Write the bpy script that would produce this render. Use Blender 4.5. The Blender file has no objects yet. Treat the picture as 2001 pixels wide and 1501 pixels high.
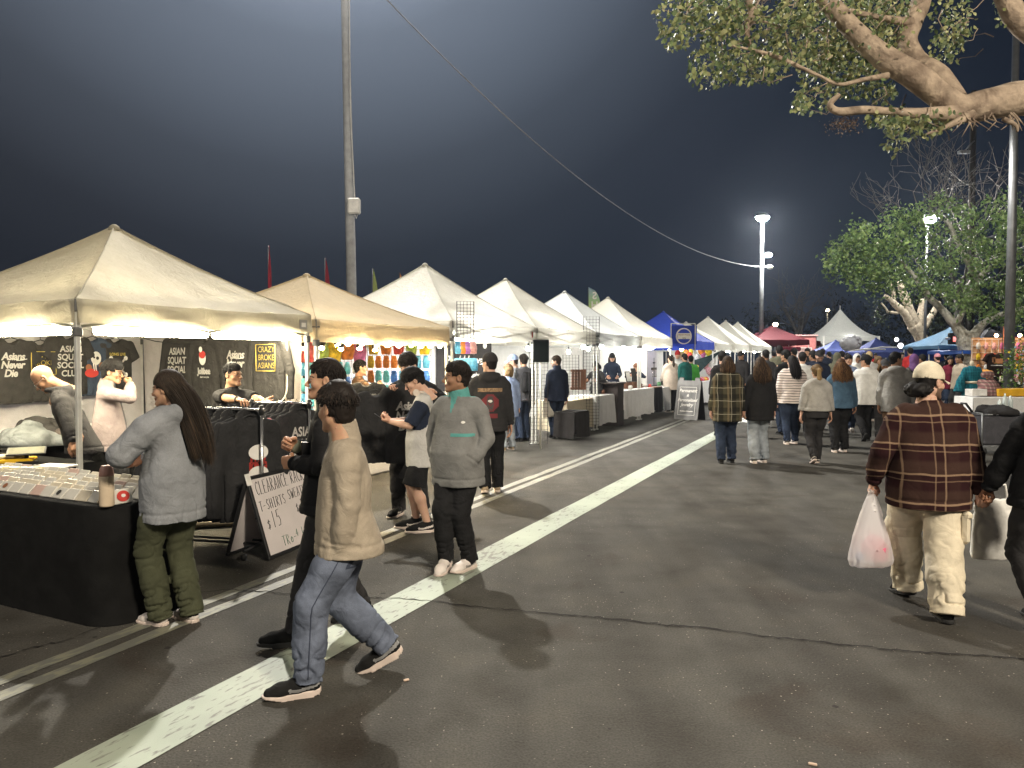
import bpy, math, random
import numpy as np
from mathutils import Vector, Matrix
sc = bpy.context.scene
COL = sc.collection
rnd = random.Random(7)
R = math.radians
pi = math.pi

# ---------------------------------------------------------------- camera
F = 1503.0; CX, CY = 1000.5, 750.5; HOR = 700.0; CH = 1.68
PITCH = math.atan((CY - HOR) / F)
cam_d = bpy.data.cameras.new('camera'); cam = bpy.data.objects.new('camera', cam_d); COL.objects.link(cam)
cam_d.sensor_width = 36; cam_d.lens = 36 * F / 2001; cam_d.clip_start = .05; cam_d.clip_end = 2000
cam.location = (0, 0, CH); cam.rotation_euler = (pi/2 - PITCH, 0, 0)
sc.camera = cam
sc.view_settings.view_transform = 'Standard'; sc.view_settings.look = 'None'
sc.view_settings.exposure = .15; sc.view_settings.gamma = 1; sc.view_settings.use_curve_mapping = False
sc.cycles.use_denoising = True
sc.cycles.max_bounces = 6; sc.cycles.diffuse_bounces = 3; sc.cycles.glossy_bounces = 2
sc.cycles.transmission_bounces = 4; sc.cycles.transparent_max_bounces = 8
sc.cycles.caustics_reflective = False; sc.cycles.caustics_refractive = False
sc.cycles.sample_clamp_indirect = 4; sc.cycles.use_light_tree = True

def ray(px, py):
    cx, cy = (px - CX) / F, -(py - CY) / F
    c, s = math.cos(PITCH), math.sin(PITCH)
    return Vector((cx, c + s*cy, -s + c*cy))
def G(px, py, z=0.0):          # pixel of the photograph -> point of the plane at height z
    r = ray(px, py); k = (z - CH) / r.z
    return Vector((r.x*k, r.y*k, z))
def P(px, py, y):              # pixel -> point at distance y in front of the camera
    r = ray(px, py); k = y / r.y
    return Vector((r.x*k, y, CH + r.z*k))

# ---------------------------------------------------------------- node helpers
def nd(nt, typ, loc=None, **kw):
    n = nt.nodes.new('ShaderNode' + typ)
    for k, v in kw.items():
        if k[0] == 'i' and k[1:].isdigit(): n.inputs[int(k[1:])].default_value = v
        else: setattr(n, k, v)
    return n
def ln(nt, a, ao, b, bi): nt.links.new(a.outputs[ao], b.inputs[bi])
def ramp(nt, pts, src=None, so=0):
    r = nd(nt, 'ValToRGB'); e = r.color_ramp.elements
    while len(e) > 1: e.remove(e[-1])
    e[0].position = pts[0][0]; e[0].color = tuple(pts[0][1]) + (1,) if len(pts[0][1]) == 3 else pts[0][1]
    for p, c in pts[1:]:
        x = e.new(p); x.color = tuple(c) + (1,) if len(c) == 3 else c
    if src is not None: ln(nt, src, so, r, 0)
    return r
def math_(nt, op, a, b=None, c=None):
    n = nd(nt, 'Math', operation=op)
    for i, v in enumerate((a, b, c)):
        if v is None: continue
        if isinstance(v, tuple): ln(nt, v[0], v[1], n, i)
        elif isinstance(v, (int, float)): n.inputs[i].default_value = v
        else: ln(nt, v, 0, n, i)
    return n
def mix(nt, fac, a, b, mode='MIX'):
    n = nd(nt, 'Mix', data_type='RGBA', blend_type=mode)
    for idx, v in ((0, fac), (6, a), (7, b)):
        if isinstance(v, (int, float)): n.inputs[idx].default_value = v
        elif isinstance(v, tuple) and len(v) in (3, 4) and not hasattr(v[0], 'outputs'): n.inputs[idx].default_value = tuple(v[:3]) + (1,)
        elif isinstance(v, tuple): ln(nt, v[0], v[1], n, idx)
        else: ln(nt, v, 0 if v.bl_idname != 'ShaderNodeMix' else 2, n, idx)
    return n
MATS = {}
def base(name):
    m = bpy.data.materials.new(name); m.use_nodes = True; nt = m.node_tree
    b = nt.nodes['Principled BSDF']; MATS[name] = m
    return m, nt, b
def setcol(nt, b, src):
    ln(nt, src, 2 if src.bl_idname == 'ShaderNodeMix' else 0, b, 'Base Color')
def mat(name, col, rough=.7, metal=0, var=.12, scale=6, bump=.0, bscale=80, spec=.3, sheen=0, coat=0):
    """plain surface with a little tone variation, grain and wear"""
    if name in MATS: return MATS[name]
    m, nt, b = base(name)
    tc = nd(nt, 'TexCoord')
    n1 = nd(nt, 'TexNoise'); n1.inputs['Scale'].default_value = scale; n1.inputs['Detail'].default_value = 4
    ln(nt, tc, 'Object', n1, 'Vector')
    lo = tuple(max(0, c*(1-var*1.6)) for c in col); hi = tuple(min(1, c*(1+var)) for c in col)
    r = ramp(nt, [(.3, lo), (.7, hi)], n1); setcol(nt, b, r)
    b.inputs['Roughness'].default_value = rough; b.inputs['Metallic'].default_value = metal
    b.inputs['Specular IOR Level'].default_value = spec
    if sheen: b.inputs['Sheen Weight'].default_value = sheen
    if coat: b.inputs['Coat Weight'].default_value = coat
    if bump:
        n2 = nd(nt, 'TexNoise'); n2.inputs['Scale'].default_value = bscale; n2.inputs['Detail'].default_value = 3
        ln(nt, tc, 'Object', n2, 'Vector')
        bp = nd(nt, 'Bump'); bp.inputs['Strength'].default_value = bump; bp.inputs['Distance'].default_value = .01
        ln(nt, n2, 0, bp, 'Height'); ln(nt, bp, 0, b, 'Normal')
    return m
def fabric(name, col, var=.15, weave=420, wr=.36, wscale=5, rough=.95, spec=.12, trans=0):
    """woven cloth: soft creases, weave grain, faint mottling"""
    if name in MATS: return MATS[name]
    m, nt, b = base(name)
    tc = nd(nt, 'TexCoord')
    n1 = nd(nt, 'TexNoise'); n1.inputs['Scale'].default_value = 9; n1.inputs['Detail'].default_value = 5
    ln(nt, tc, 'Object', n1, 'Vector')
    n3 = nd(nt, 'TexNoise'); n3.inputs['Scale'].default_value = weave; ln(nt, tc, 'Object', n3, 'Vector')
    r = ramp(nt, [(.3, tuple(c*(1-var) for c in col)), (.7, tuple(min(1, c*(1+var)) for c in col))], n1)
    mx = mix(nt, .35, (r, 0), (n3, 0), 'OVERLAY'); setcol(nt, b, mx)
    b.inputs['Roughness'].default_value = rough; b.inputs['Specular IOR Level'].default_value = spec
    w = nd(nt, 'TexNoise'); w.inputs['Scale'].default_value = wscale; w.inputs['Detail'].default_value = 2.5
    w.noise_type = 'RIDGED_MULTIFRACTAL'; w.inputs['Distortion'].default_value = .9; ln(nt, tc, 'Object', w, 'Vector')
    w2 = nd(nt, 'TexNoise'); w2.inputs['Scale'].default_value = wscale*2.3; w2.inputs['Detail'].default_value = 3; w2.inputs['Distortion'].default_value = 1.4; ln(nt, tc, 'Object', w2, 'Vector')
    ad = math_(nt, 'MULTIPLY_ADD', (n3, 0), .05, math_(nt, 'MULTIPLY_ADD', (w, 0), .17, (w2, 0)))
    bp = nd(nt, 'Bump'); bp.inputs['Strength'].default_value = wr; bp.inputs['Distance'].default_value = .03
    ln(nt, ad, 0, bp, 'Height'); ln(nt, bp, 0, b, 'Normal')
    if trans:
        out = nt.nodes['Material Output']
        t = nd(nt, 'BsdfTranslucent'); ln(nt, mx, 2, t, 'Color'); ln(nt, bp, 0, t, 'Normal')
        ms = nd(nt, 'MixShader'); ms.inputs[0].default_value = trans
        ln(nt, b, 0, ms, 1); ln(nt, t, 0, ms, 2); ln(nt, ms, 0, out, 'Surface')
    return m
def emit(name, col, strength):
    if name in MATS: return MATS[name]
    m, nt, b = base(name)
    b.inputs['Base Color'].default_value = (.8, .8, .8, 1)
    b.inputs['Emission Color'].default_value = tuple(col) + (1,); b.inputs['Emission Strength'].default_value = strength
    return m
def vcol(name, rough=.6, spec=.3, sss=0, bump=0, bscale=200):
    """colour carried by the mesh (skin with lips and brows, hair with lighter locks)"""
    if name in MATS: return MATS[name]
    m, nt, b = base(name)
    a = nd(nt, 'Attribute', attribute_name='Col')
    tc = nd(nt, 'TexCoord'); n = nd(nt, 'TexNoise'); n.inputs['Scale'].default_value = 60; ln(nt, tc, 'Object', n, 'Vector')
    mx = mix(nt, .12, (a, 0), (n, 1), 'OVERLAY'); setcol(nt, b, mx)
    b.inputs['Roughness'].default_value = rough; b.inputs['Specular IOR Level'].default_value = spec
    if sss:
        b.inputs['Subsurface Weight'].default_value = sss; b.inputs['Subsurface Scale'].default_value = .01
    if bump:
        n2 = nd(nt, 'TexNoise'); n2.inputs['Scale'].default_value = bscale; ln(nt, tc, 'Object', n2, 'Vector')
        bp = nd(nt, 'Bump'); bp.inputs['Strength'].default_value = bump; bp.inputs['Distance'].default_value = .005
        ln(nt, n2, 0, bp, 'Height'); ln(nt, bp, 0, b, 'Normal')
    return m

# ---------------------------------------------------------------- object helpers
def tag(o, label=None, cat=None, group=None, kind=None):
    if label: o['label'] = label
    if cat: o['category'] = cat
    if group: o['group'] = group
    if kind: o['kind'] = kind
    return o
def link(name, data, parent=None, loc=None, rot=None):
    o = bpy.data.objects.new(name, data); COL.objects.link(o)
    if parent is not None: o.parent = parent
    if loc is not None: o.location = loc
    if rot is not None: o.rotation_euler = rot
    return o
def empty(name, loc=(0,0,0), rz=0, label=None, cat=None, group=None):
    return tag(link(name, None, None, loc, (0, 0, rz)), label, cat, group)
class MB:
    """collects boxes, tubes, sheets; becomes ONE mesh object"""
    def __init__(s): s.v = []; s.f = []; s.mi = []; s.m = 0; s.sm = []
    def add(s, V, Fc, smooth=False):
        o = len(s.v); s.v.extend([tuple(p) for p in V])
        for f in Fc: s.f.append(tuple(i+o for i in f)); s.mi.append(s.m); s.sm.append(smooth)
        return s
    def use(s, m): s.m = m; return s
    def box(s, c, d, rz=0, M=None, bev=0):
        x, y, z = d[0]/2, d[1]/2, d[2]/2
        if bev:
            b = min(bev, x*.9, y*.9, z*.9); V = []; Fc = []
            # chamfered box: 24 verts
            for sx in (-1, 1):
                for sy in (-1, 1):
                    for sz in (-1, 1):
                        V += [(sx*x, sy*(y-b), sz*(z-b)), (sx*(x-b), sy*y, sz*(z-b)), (sx*(x-b), sy*(y-b), sz*z)]
            import itertools
            def ix(a, bb, cc, k): return ((a > 0)*4 + (bb > 0)*2 + (cc > 0))*3 + k
            for q in (-1, 1):
                Fc.append([ix(q, a, c_, 0) for a, c_ in ((-1,-1),(1,-1),(1,1),(-1,1))][::q])
                Fc.append([ix(a, q, c_, 1) for a, c_ in ((-1,-1),(1,-1),(1,1),(-1,1))][::-q])
                Fc.append([ix(a, c_, q, 2) for a, c_ in ((-1,-1),(1,-1),(1,1),(-1,1))][::q])
            for a in (-1, 1):
                for c_ in (-1, 1):
                    Fc.append([ix(a, c_, -1, 0), ix(a, c_, 1, 0), ix(a, c_, 1, 1), ix(a, c_, -1, 1)][::a*c_])
                    Fc.append([ix(a, -1, c_, 0), ix(a, -1, c_, 2), ix(a, 1, c_, 2), ix(a, 1, c_, 0)][::a*c_])
                    Fc.append([ix(-1, a, c_, 1), ix(1, a, c_, 1), ix(1, a, c_, 2), ix(-1, a, c_, 2)][::a*c_])
            for a, bb, c_ in itertools.product((-1, 1), repeat=3):
                Fc.append([ix(a, bb, c_, 0), ix(a, bb, c_, 1), ix(a, bb, c_, 2)][::a*bb*c_])
        else:
            V = [(sx*x, sy*y, sz*z) for sx in (-1, 1) for sy in (-1, 1) for sz in (-1, 1)]
            Fc = [(0,1,3,2), (4,6,7,5), (0,4,5,1), (2,3,7,6), (0,2,6,4), (1,5,7,3)]
        T = Matrix.Translation(c) @ (M.to_4x4() if M else Matrix.Rotation(rz, 4, 'Z'))
        return s.add([T @ Vector(p) for p in V], Fc)
    def tube(s, pts, r, n=8, cap=True, smooth=True):
        pts = [Vector(p) for p in pts]; k = len(pts)
        rr = [r]*k if isinstance(r, (int, float)) else r
        V = []; Fc = []; up = None
        for i, p in enumerate(pts):
            t = (pts[min(i+1, k-1)] - pts[max(i-1, 0)])
            if t.length < 1e-9: t = Vector((0,0,1))
            t.normalize()
            if up is None: up = t.orthogonal().normalized()
            else:
                up = up - t*up.dot(t)
                up = up.normalized() if up.length > 1e-6 else t.orthogonal().normalized()
            w = t.cross(up)
            for j in range(n):
                a = 2*pi*j/n; V.append(p + (up*math.cos(a) + w*math.sin(a))*rr[i])
        for i in range(k-1):
            for j in range(n):
                Fc.append((i*n+j, i*n+(j+1) % n, (i+1)*n+(j+1) % n, (i+1)*n+j))
        s.add(V, Fc, smooth)
        if cap:
            o = len(s.v) - k*n
            s.f += [tuple(o+j for j in range(n))[::-1], tuple(o+(k-1)*n+j for j in range(n))]; s.mi += [s.m]*2; s.sm += [False]*2
        return s
    def lathe(s, c, prof, n=16, M=None, smooth=True):
        V = []; Fc = []; k = len(prof)
        for r, z in prof:
            for j in range(n):
                a = 2*pi*j/n; p = Vector((r*math.cos(a), r*math.sin(a), z))
                V.append((M @ p if M else p) + Vector(c))
        for i in range(k-1):
            for j in range(n): Fc.append((i*n+j, i*n+(j+1) % n, (i+1)*n+(j+1) % n, (i+1)*n+j))
        s.add(V, Fc, smooth); o = len(s.v) - k*n
        s.f += [tuple(o+j for j in range(n))[::-1], tuple(o+(k-1)*n+j for j in range(n))]; s.mi += [s.m]*2; s.sm += [False]*2
        return s
    def sheet(s, fn, nu, nv, smooth=True, flip=False):
        """fn(u,v) -> point, u,v in 0..1"""
        V = [fn(i/nu, j/nv) for j in range(nv+1) for i in range(nu+1)]; Fc = []
        for j in range(nv):
            for i in range(nu):
                a = j*(nu+1)+i; q = (a, a+1, a+nu+2, a+nu+1); Fc.append(q[::-1] if flip else q)
        return s.add(V, Fc, smooth)
    def prism(s, poly, z0, z1, M=None):
        n = len(poly); V = [(x, y, z0) for x, y in poly] + [(x, y, z1) for x, y in poly]
        if M: V = [M @ Vector(p) for p in V]
        return s.add(V, [tuple(range(n))[::-1], tuple(range(n, 2*n))] + [(i, (i+1) % n, n+(i+1) % n, n+i) for i in range(n)])
    def mesh(s, name, mats):
        me = bpy.data.meshes.new(name); me.from_pydata(s.v, [], s.f)
        for m in (mats if isinstance(mats, (list, tuple)) else [mats]): me.materials.append(m)
        me.polygons.foreach_set('material_index', s.mi); me.polygons.foreach_set('use_smooth', s.sm); me.update()
        return me
    def obj(s, name, mats, parent=None, loc=None, rot=None, label=None, cat=None, group=None, kind=None):
        return tag(link(name, s.mesh(name, mats), parent, loc, rot), label, cat, group, kind)
def np_mesh(name, V, Fq, mats, smooth=True, col=None):
    me = bpy.data.meshes.new(name); V = np.asarray(V, np.float32); Fq = np.asarray(Fq, np.int32)
    n, k = Fq.shape
    me.vertices.add(len(V)); me.vertices.foreach_set('co', V.ravel())
    me.loops.add(n*k); me.loops.foreach_set('vertex_index', Fq.ravel())
    me.polygons.add(n); me.polygons.foreach_set('loop_start', np.arange(0, n*k, k, dtype=np.int32))
    me.polygons.foreach_set('use_smooth', np.full(n, smooth))
    for m in (mats if isinstance(mats, (list, tuple)) else [mats]): me.materials.append(m)
    if col is not None:
        ca = me.color_attributes.new('Col', 'FLOAT_COLOR', 'POINT')
        c4 = np.ones((len(V), 4), np.float32); c4[:, :3] = col; ca.data.foreach_set('color', c4.ravel())
    me.update(calc_edges=True); me.validate()
    return me
def copy_tree(o, parent=None):
    c = o.copy(); COL.objects.link(c)
    if parent is not None: c.parent = parent
    for ch in list(o.children): copy_tree(ch, c)
    return c
def text(s, size, m, parent, loc, rot, name='lettering', shear=0, bold=0, align='CENTER', ext=.0008, space=1, lsp=1):
    cu = bpy.data.curves.new(name, 'FONT'); cu.body = s; cu.size = size; cu.shear = shear; cu.offset = bold
    cu.align_x = align; cu.align_y = 'CENTER'; cu.extrude = ext; cu.space_character = space; cu.space_line = lsp
    cu.resolution_u = 3; cu.materials.append(m)
    return link(name, cu, parent, loc, rot)
def strokes(mb, lines, r, M, n=4):
    """handwriting: polylines in the plane, drawn as thin marker strokes"""
    for L in lines: mb.tube([M @ Vector((x, y, 0)) for x, y in L], r, n)
    return mb
# ---------------------------------------------------------------- implicit surfaces -> one continuous mesh
class SDF:
    def __init__(s, lo, hi, h):
        s.lo = np.array(lo, np.float32); s.h = h
        s.n = np.maximum(4, np.ceil((np.array(hi) - s.lo)/h).astype(int) + 1)
        s.F = np.full(s.n, 1.0, np.float32)
    def win(s, lo, hi, pad):
        a = np.maximum(0, np.floor((np.array(lo) - pad - s.lo)/s.h).astype(int))
        b = np.minimum(s.n, np.ceil((np.array(hi) + pad - s.lo)/s.h).astype(int) + 1)
        if np.any(b <= a): return None
        g = [s.lo[i] + s.h*np.arange(a[i], b[i], dtype=np.float32) for i in range(3)]
        return (slice(a[0], b[0]), slice(a[1], b[1]), slice(a[2], b[2])), g[0][:, None, None], g[1][None, :, None], g[2][None, None, :]
    def put(s, sl, d, k, op):
        f = s.F[sl]
        if op == 'add':
            if k > 0:
                hh = np.maximum(k - np.abs(f - d), 0)/k; s.F[sl] = np.minimum(f, d) - hh*hh*k*.25
            else: s.F[sl] = np.minimum(f, d)
        else:
            d = -d
            if k > 0:
                hh = np.maximum(k - np.abs(f - d), 0)/k; s.F[sl] = np.maximum(f, d) + hh*hh*k*.25
            else: s.F[sl] = np.maximum(f, d)
    def cone(s, a, b, ra, rb=None, k=.02, op='add', flat=None, clip=0):
        a = np.array(a, np.float32); b = np.array(b, np.float32); rb = ra if rb is None else rb
        R_ = max(ra, rb)*1.35; w = s.win(np.minimum(a, b) - R_, np.maximum(a, b) + R_, k + 2.5*s.h)
        if w is None: return s
        sl, X, Y, Z = w; ba = b - a; L = float(ba @ ba) + 1e-12
        px, py, pz = X - a[0], Y - a[1], Z - a[2]
        t = np.clip((px*ba[0] + py*ba[1] + pz*ba[2])/L, 0, 1)
        dx, dy, dz = px - t*ba[0], py - t*ba[1], pz - t*ba[2]
        if flat is not None:
            fv, fk = flat; q = (dx*fv[0] + dy*fv[1] + dz*fv[2])*(1/fk - 1)
            dx, dy, dz = dx + q*fv[0], dy + q*fv[1], dz + q*fv[2]
        d = np.sqrt(dx*dx + dy*dy + dz*dz) - (ra + (rb - ra)*t)
        if clip: d = np.maximum(d, ((px-ba[0])*ba[0] + (py-ba[1])*ba[1] + (pz-ba[2])*ba[2])/math.sqrt(L))
        s.put(sl, d, k, op); return s
    def ell(s, c, r, k=.02, op='add', M=None):
        c = np.array(c, np.float32); r = np.array(r, np.float32); m = float(r.max()) if M is not None else r
        w = s.win(c - m, c + m, k + 2.5*s.h)
        if w is None: return s
        sl, X, Y, Z = w; x, y, z = X - c[0], Y - c[1], Z - c[2]
        if M is not None:   # rows of M = local axes
            x, y, z = (M[0][0]*x + M[0][1]*y + M[0][2]*z, M[1][0]*x + M[1][1]*y + M[1][2]*z, M[2][0]*x + M[2][1]*y + M[2][2]*z)
        k0 = np.sqrt((x/r[0])**2 + (y/r[1])**2 + (z/r[2])**2) + 1e-6
        k1 = np.sqrt((x/r[0]**2)**2 + (y/r[1]**2)**2 + (z/r[2]**2)**2) + 1e-6
        s.put(sl, k0*(k0 - 1)/k1, k, op); return s
    def rings(s, prof, k=.03, pw=2.4):
        """stack of super-ellipses: (z, cx, cy, rx, ry) from the bottom up, cut flat at both ends"""
        p = np.array(prof, np.float32); zs = p[:, 0]
        lo = (float((p[:,1]-p[:,3]).min()), float((p[:,2]-p[:,4]).min()), zs[0]); hi = (float((p[:,1]+p[:,3]).max()), float((p[:,2]+p[:,4]).max()), zs[-1])
        w = s.win(lo, hi, k + 2.5*s.h)
        if w is None: return s
        sl, X, Y, Z = w; zz = Z.ravel(); cx, cy, rx, ry = [np.interp(zz, zs, p[:, i])[None, None, :].astype(np.float32) for i in (1, 2, 3, 4)]
        e = (np.abs((X - cx)/rx)**pw + np.abs((Y - cy)/ry)**pw)**(1/pw)
        d = (e - 1)*np.minimum(rx, ry)*.92
        zd = np.maximum(zs[0] - Z, Z - zs[-1])
        s.put(sl, np.maximum(d, zd), k, 'add'); return s
    def cutz(s, z, below=True):
        Z = s.lo[2] + s.h*np.arange(s.n[2], dtype=np.float32)[None, None, :]
        s.F = np.maximum(s.F, (z - Z) if below else (Z - z)); return s
    def plane(s, p, nrm):      # keep the side nrm points away from
        nrm = np.array(nrm, np.float32); nrm /= np.linalg.norm(nrm)
        g = [s.lo[i] + s.h*np.arange(s.n[i], dtype=np.float32) for i in range(3)]
        d = (g[0][:, None, None]-p[0])*nrm[0] + (g[1][None, :, None]-p[1])*nrm[1] + (g[2][None, None, :]-p[2])*nrm[2]
        s.F = np.maximum(s.F, d); return s
    def mesh(s):
        Fd = s.F; S = Fd < 0
        for ax in range(3):                       # never open at the border
            for e in (0, -1):
                i = [slice(None)]*3; i[ax] = e; S[tuple(i)] = False
        c = [S[i:S.shape[0]-1+i, j:S.shape[1]-1+j, k:S.shape[2]-1+k] for i in (0,1) for j in (0,1) for k in (0,1)]
        cnt = sum(x.astype(np.int8) for x in c); act = (cnt > 0) & (cnt < 8)
        I = np.argwhere(act); idx = np.full(act.shape, -1, np.int32); idx[act] = np.arange(len(I))
        if len(I) == 0: return np.zeros((0, 3)), np.zeros((0, 4), int)
        co = np.array([(i, j, k) for i in (0,1) for j in (0,1) for k in (0,1)])
        val = np.stack([Fd[I[:,0]+a, I[:,1]+b, I[:,2]+d] for a, b, d in co], 1)
        val = np.where(np.abs(val) < 1e-7, 1e-7, val)
        acc = np.zeros((len(I), 3), np.float32); m = np.zeros(len(I), np.float32)
        for a in range(8):
            for b in range(a+1, 8):
                if np.abs(co[a]-co[b]).sum() != 1: continue
                cr = (val[:, a] < 0) != (val[:, b] < 0); t = val[:, a]/(val[:, a]-val[:, b] + 1e-12)
                t = np.clip(np.where(cr, t, 0), 0, 1)
                p = co[a][None, :] + (co[b]-co[a])[None, :]*t[:, None]
                acc += p*cr[:, None]; m += cr
        V = s.lo + s.h*(I + acc/np.maximum(m, 1)[:, None]); Q = []
        for ax in range(3):
            u, v = (ax+1) % 3, (ax+2) % 3
            sa = [slice(0, S.shape[i]) for i in range(3)]; sa[ax] = slice(0, S.shape[ax]-1); sb = list(sa); sb[ax] = slice(1, S.shape[ax])
            E = np.argwhere(S[tuple(sa)] != S[tuple(sb)])
            ok = (E[:, u] > 0) & (E[:, v] > 0) & (E[:, u] < act.shape[u]) & (E[:, v] < act.shape[v]); E = E[ok]
            if len(E) == 0: continue
            def at(du, dv):
                e = E.copy(); e[:, u] -= du; e[:, v] -= dv; return idx[e[:, 0], e[:, 1], e[:, 2]]
            q = np.stack([at(0,0), at(1,0), at(1,1), at(0,1)], 1); ins = S[E[:,0], E[:,1], E[:,2]]
            q[~ins] = q[~ins][:, ::-1]; Q.append(q)
        Q = np.concatenate(Q); return V, Q[(Q >= 0).all(1)]
def vnormals(V, Q):
    n = np.cross(V[Q[:, 2]] - V[Q[:, 0]], V[Q[:, 3]] - V[Q[:, 1]]); N = np.zeros_like(V, dtype=np.float64)
    for i in range(4): np.add.at(N, Q[:, i], n)
    return N/(np.linalg.norm(N, axis=1, keepdims=True) + 1e-12)
_ns = np.random.RandomState(5).rand(4096).astype(np.float32)
def vnoise(p, seed=0):
    """smooth value noise, -1..1"""
    q = np.floor(p).astype(np.int64); f = (p - q); f = f*f*(3-2*f); out = 0
    for i in (0, 1):
        for j in (0, 1):
            for k in (0, 1):
                hsh = ((q[:,0]+i)*73856093 ^ (q[:,1]+j)*19349663 ^ (q[:,2]+k)*83492791 ^ seed*2654435) % 4096
                out = out + _ns[hsh]*np.where(i, f[:,0], 1-f[:,0])*np.where(j, f[:,1], 1-f[:,1])*np.where(k, f[:,2], 1-f[:,2])
    return out*2 - 1
def folds(V, Q, amp, sc_, seed=0, ridge=.5, mask=None):
    N = vnormals(V, Q); p = V*np.array(sc_)
    p = p + .6*np.stack([vnoise(p*.7, seed+1), vnoise(p*.7, seed+2), vnoise(p*.7, seed+3)], 1)
    n = vnoise(p*.8, seed); c = vnoise(p*1.15, seed+9); g = np.clip(.5 + 1.1*vnoise(p*.5, seed+13), 0, 1)
    d = amp*(n*(1-ridge)*.9 - 1.5*ridge*g*np.exp(-(c/.16)**2) + .35*ridge)
    if mask is not None: d = d*mask
    return V + N*d[:, None]

# ---------------------------------------------------------------- heads, hands, shoes: made once, reused
def rotz(a): c, s = math.cos(a), math.sin(a); return np.array([[c, -s, 0], [s, c, 0], [0, 0, 1.]])
def rotx(a): c, s = math.cos(a), math.sin(a); return np.array([[1., 0, 0], [0, c, -s], [0, s, c]])
def roty(a): c, s = math.cos(a), math.sin(a); return np.array([[c, 0, s], [0, 1., 0], [-s, 0, c]])
CACHE = {}
def head_geo(fem=False, beard=False, h=.0038):
    key = ('head', fem, h)
    if key in CACHE: return CACHE[key]
    s = SDF((-.11, -.14, -.14), (.11, .15, .26), h); w = .94 if fem else 1.0
    s.ell((0, -.014, .150), (.074*w, .094, .088), .01)
    s.ell((0, .020, .088), (.060*w, .064, .086), .03)
    for q in (-1, 1):
        s.cone((q*.047*w, -.004, .060), (q*.018, .070, .020), .021, .017, .03)
        s.ell((q*.043*w, .052, .090), (.024, .026, .024), .02)
    s.ell((0, .077, .021), (.020, .016, .017), .02)
    s.cone((-.030, .078, .131), (.030, .078, .131), .014 if not fem else .011, None, .016)
    for q in (-1, 1): s.ell((q*.032, .101, .117), (.017, .016, .011), .012, 'sub')
    for q in (-1, 1): s.ell((q*.031, .0775, .117), (.0125, .0125, .0115), .003)
    s.cone((0, .086, .124), (0, .109, .086), .0075, .0115, .010)
    for q in (-1, 1): s.ell((q*.011, .099, .081), (.0095, .011, .008), .006)
    s.ell((0, .089, .058), (.021, .0105, .0065), .008); s.ell((0, .087, .047), (.018, .011, .007), .008)
    s.cone((-.020, .099, .0525), (.020, .099, .0525), .0035, None, .004, 'sub')
    for q in (-1, 1):
        s.ell((q*.077*w, -.010, .112), (.009, .019, .031), .006)
        s.ell((q*.085*w, -.004, .114), (.006, .009, .018), .004, 'sub')
    s.cone((0, -.022, .045), (0, -.040, -.075), .052 if not fem else .044, .056 if not fem else .047, .03)
    s.cone((0, -.040, -.075), (0, -.045, -.13), .056 if not fem else .047, .075, .02)
    V, Q = s.mesh(); CACHE[key] = (V, Q); return V, Q
def head_col(V, skin, brow=(.02,.014,.01), lip=None, beard=0, stubble=.0, fem=False):
    C = np.tile(np.array(skin, np.float32), (len(V), 1)); x, y, z = V[:,0], V[:,1], V[:,2]
    def paint(m, c, a=1.0):
        m = np.clip(m, 0, 1)[:, None]*a; C[:] = C*(1-m) + np.array(c, np.float32)*m
    blush = np.exp(-(((np.abs(x)-.04)/.02)**2 + ((z-.085)/.02)**2))*(y > .03)
    paint(blush*.25, (skin[0]*1.05, skin[1]*.75, skin[2]*.72))
    paint(np.exp(-((x/.018)**2 + ((z-.083)/.012)**2))*(y > .085)*.3, (skin[0]*1.05, skin[1]*.78, skin[2]*.75))
    if beard:
        m = ((z < .078) & (y > -.01) & (z > -.01)) & (np.abs(x) > .0) & ~((z > .062) & (np.abs(x) < .04) & (y > .07) & (z < .07) & False)
        m = m & ~((np.abs(x) < .026) & (z > .038) & (z < .066) & (y > .06)); paint(m*beard, brow)
    m = np.exp(-((x/.020)**2*1.0)) * (np.abs(z-.0525) < .0125)*(y > .083)*(np.abs(x) < .024)
    paint(m, lip or (skin[0]*.80, skin[1]*.50, skin[2]*.48), .8)
    paint((np.abs(z-.0525) < .0028)*(np.abs(x) < .021)*(y > .08), (.10, .03, .025), .85)
    for q in (-1, 1):
        ex = (x-q*.031)/.0130; ez = (z-.1165)/.0045
        paint((ex**2 + ez**2 < 1)*(y > .07), (.36, .33, .31))
        paint(((x-q*.031)**2 + (z-.117)**2 < .0056**2)*(y > .075)*(np.abs(z-.1165) < .0048), (.015, .008, .006))
        paint(np.exp(-(((z-.1222)/.0026)**2))*(np.abs(ex) < 1.15)*(y > .07), (.03, .018, .014), .9)
        bz = .1385 - .45*np.maximum(0, np.abs(x-q*.030)-.008)
        paint((np.abs(z-bz) < (.0036 if not fem else .0026))*(np.abs(x-q*.031) < .020)*(y > .06), brow, .9)
        paint(((x-q*.008)**2 + ((z-.0765)*1.4)**2 < .0045**2)*(y > .09), (.06, .025, .02), .8)
    return C
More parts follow.
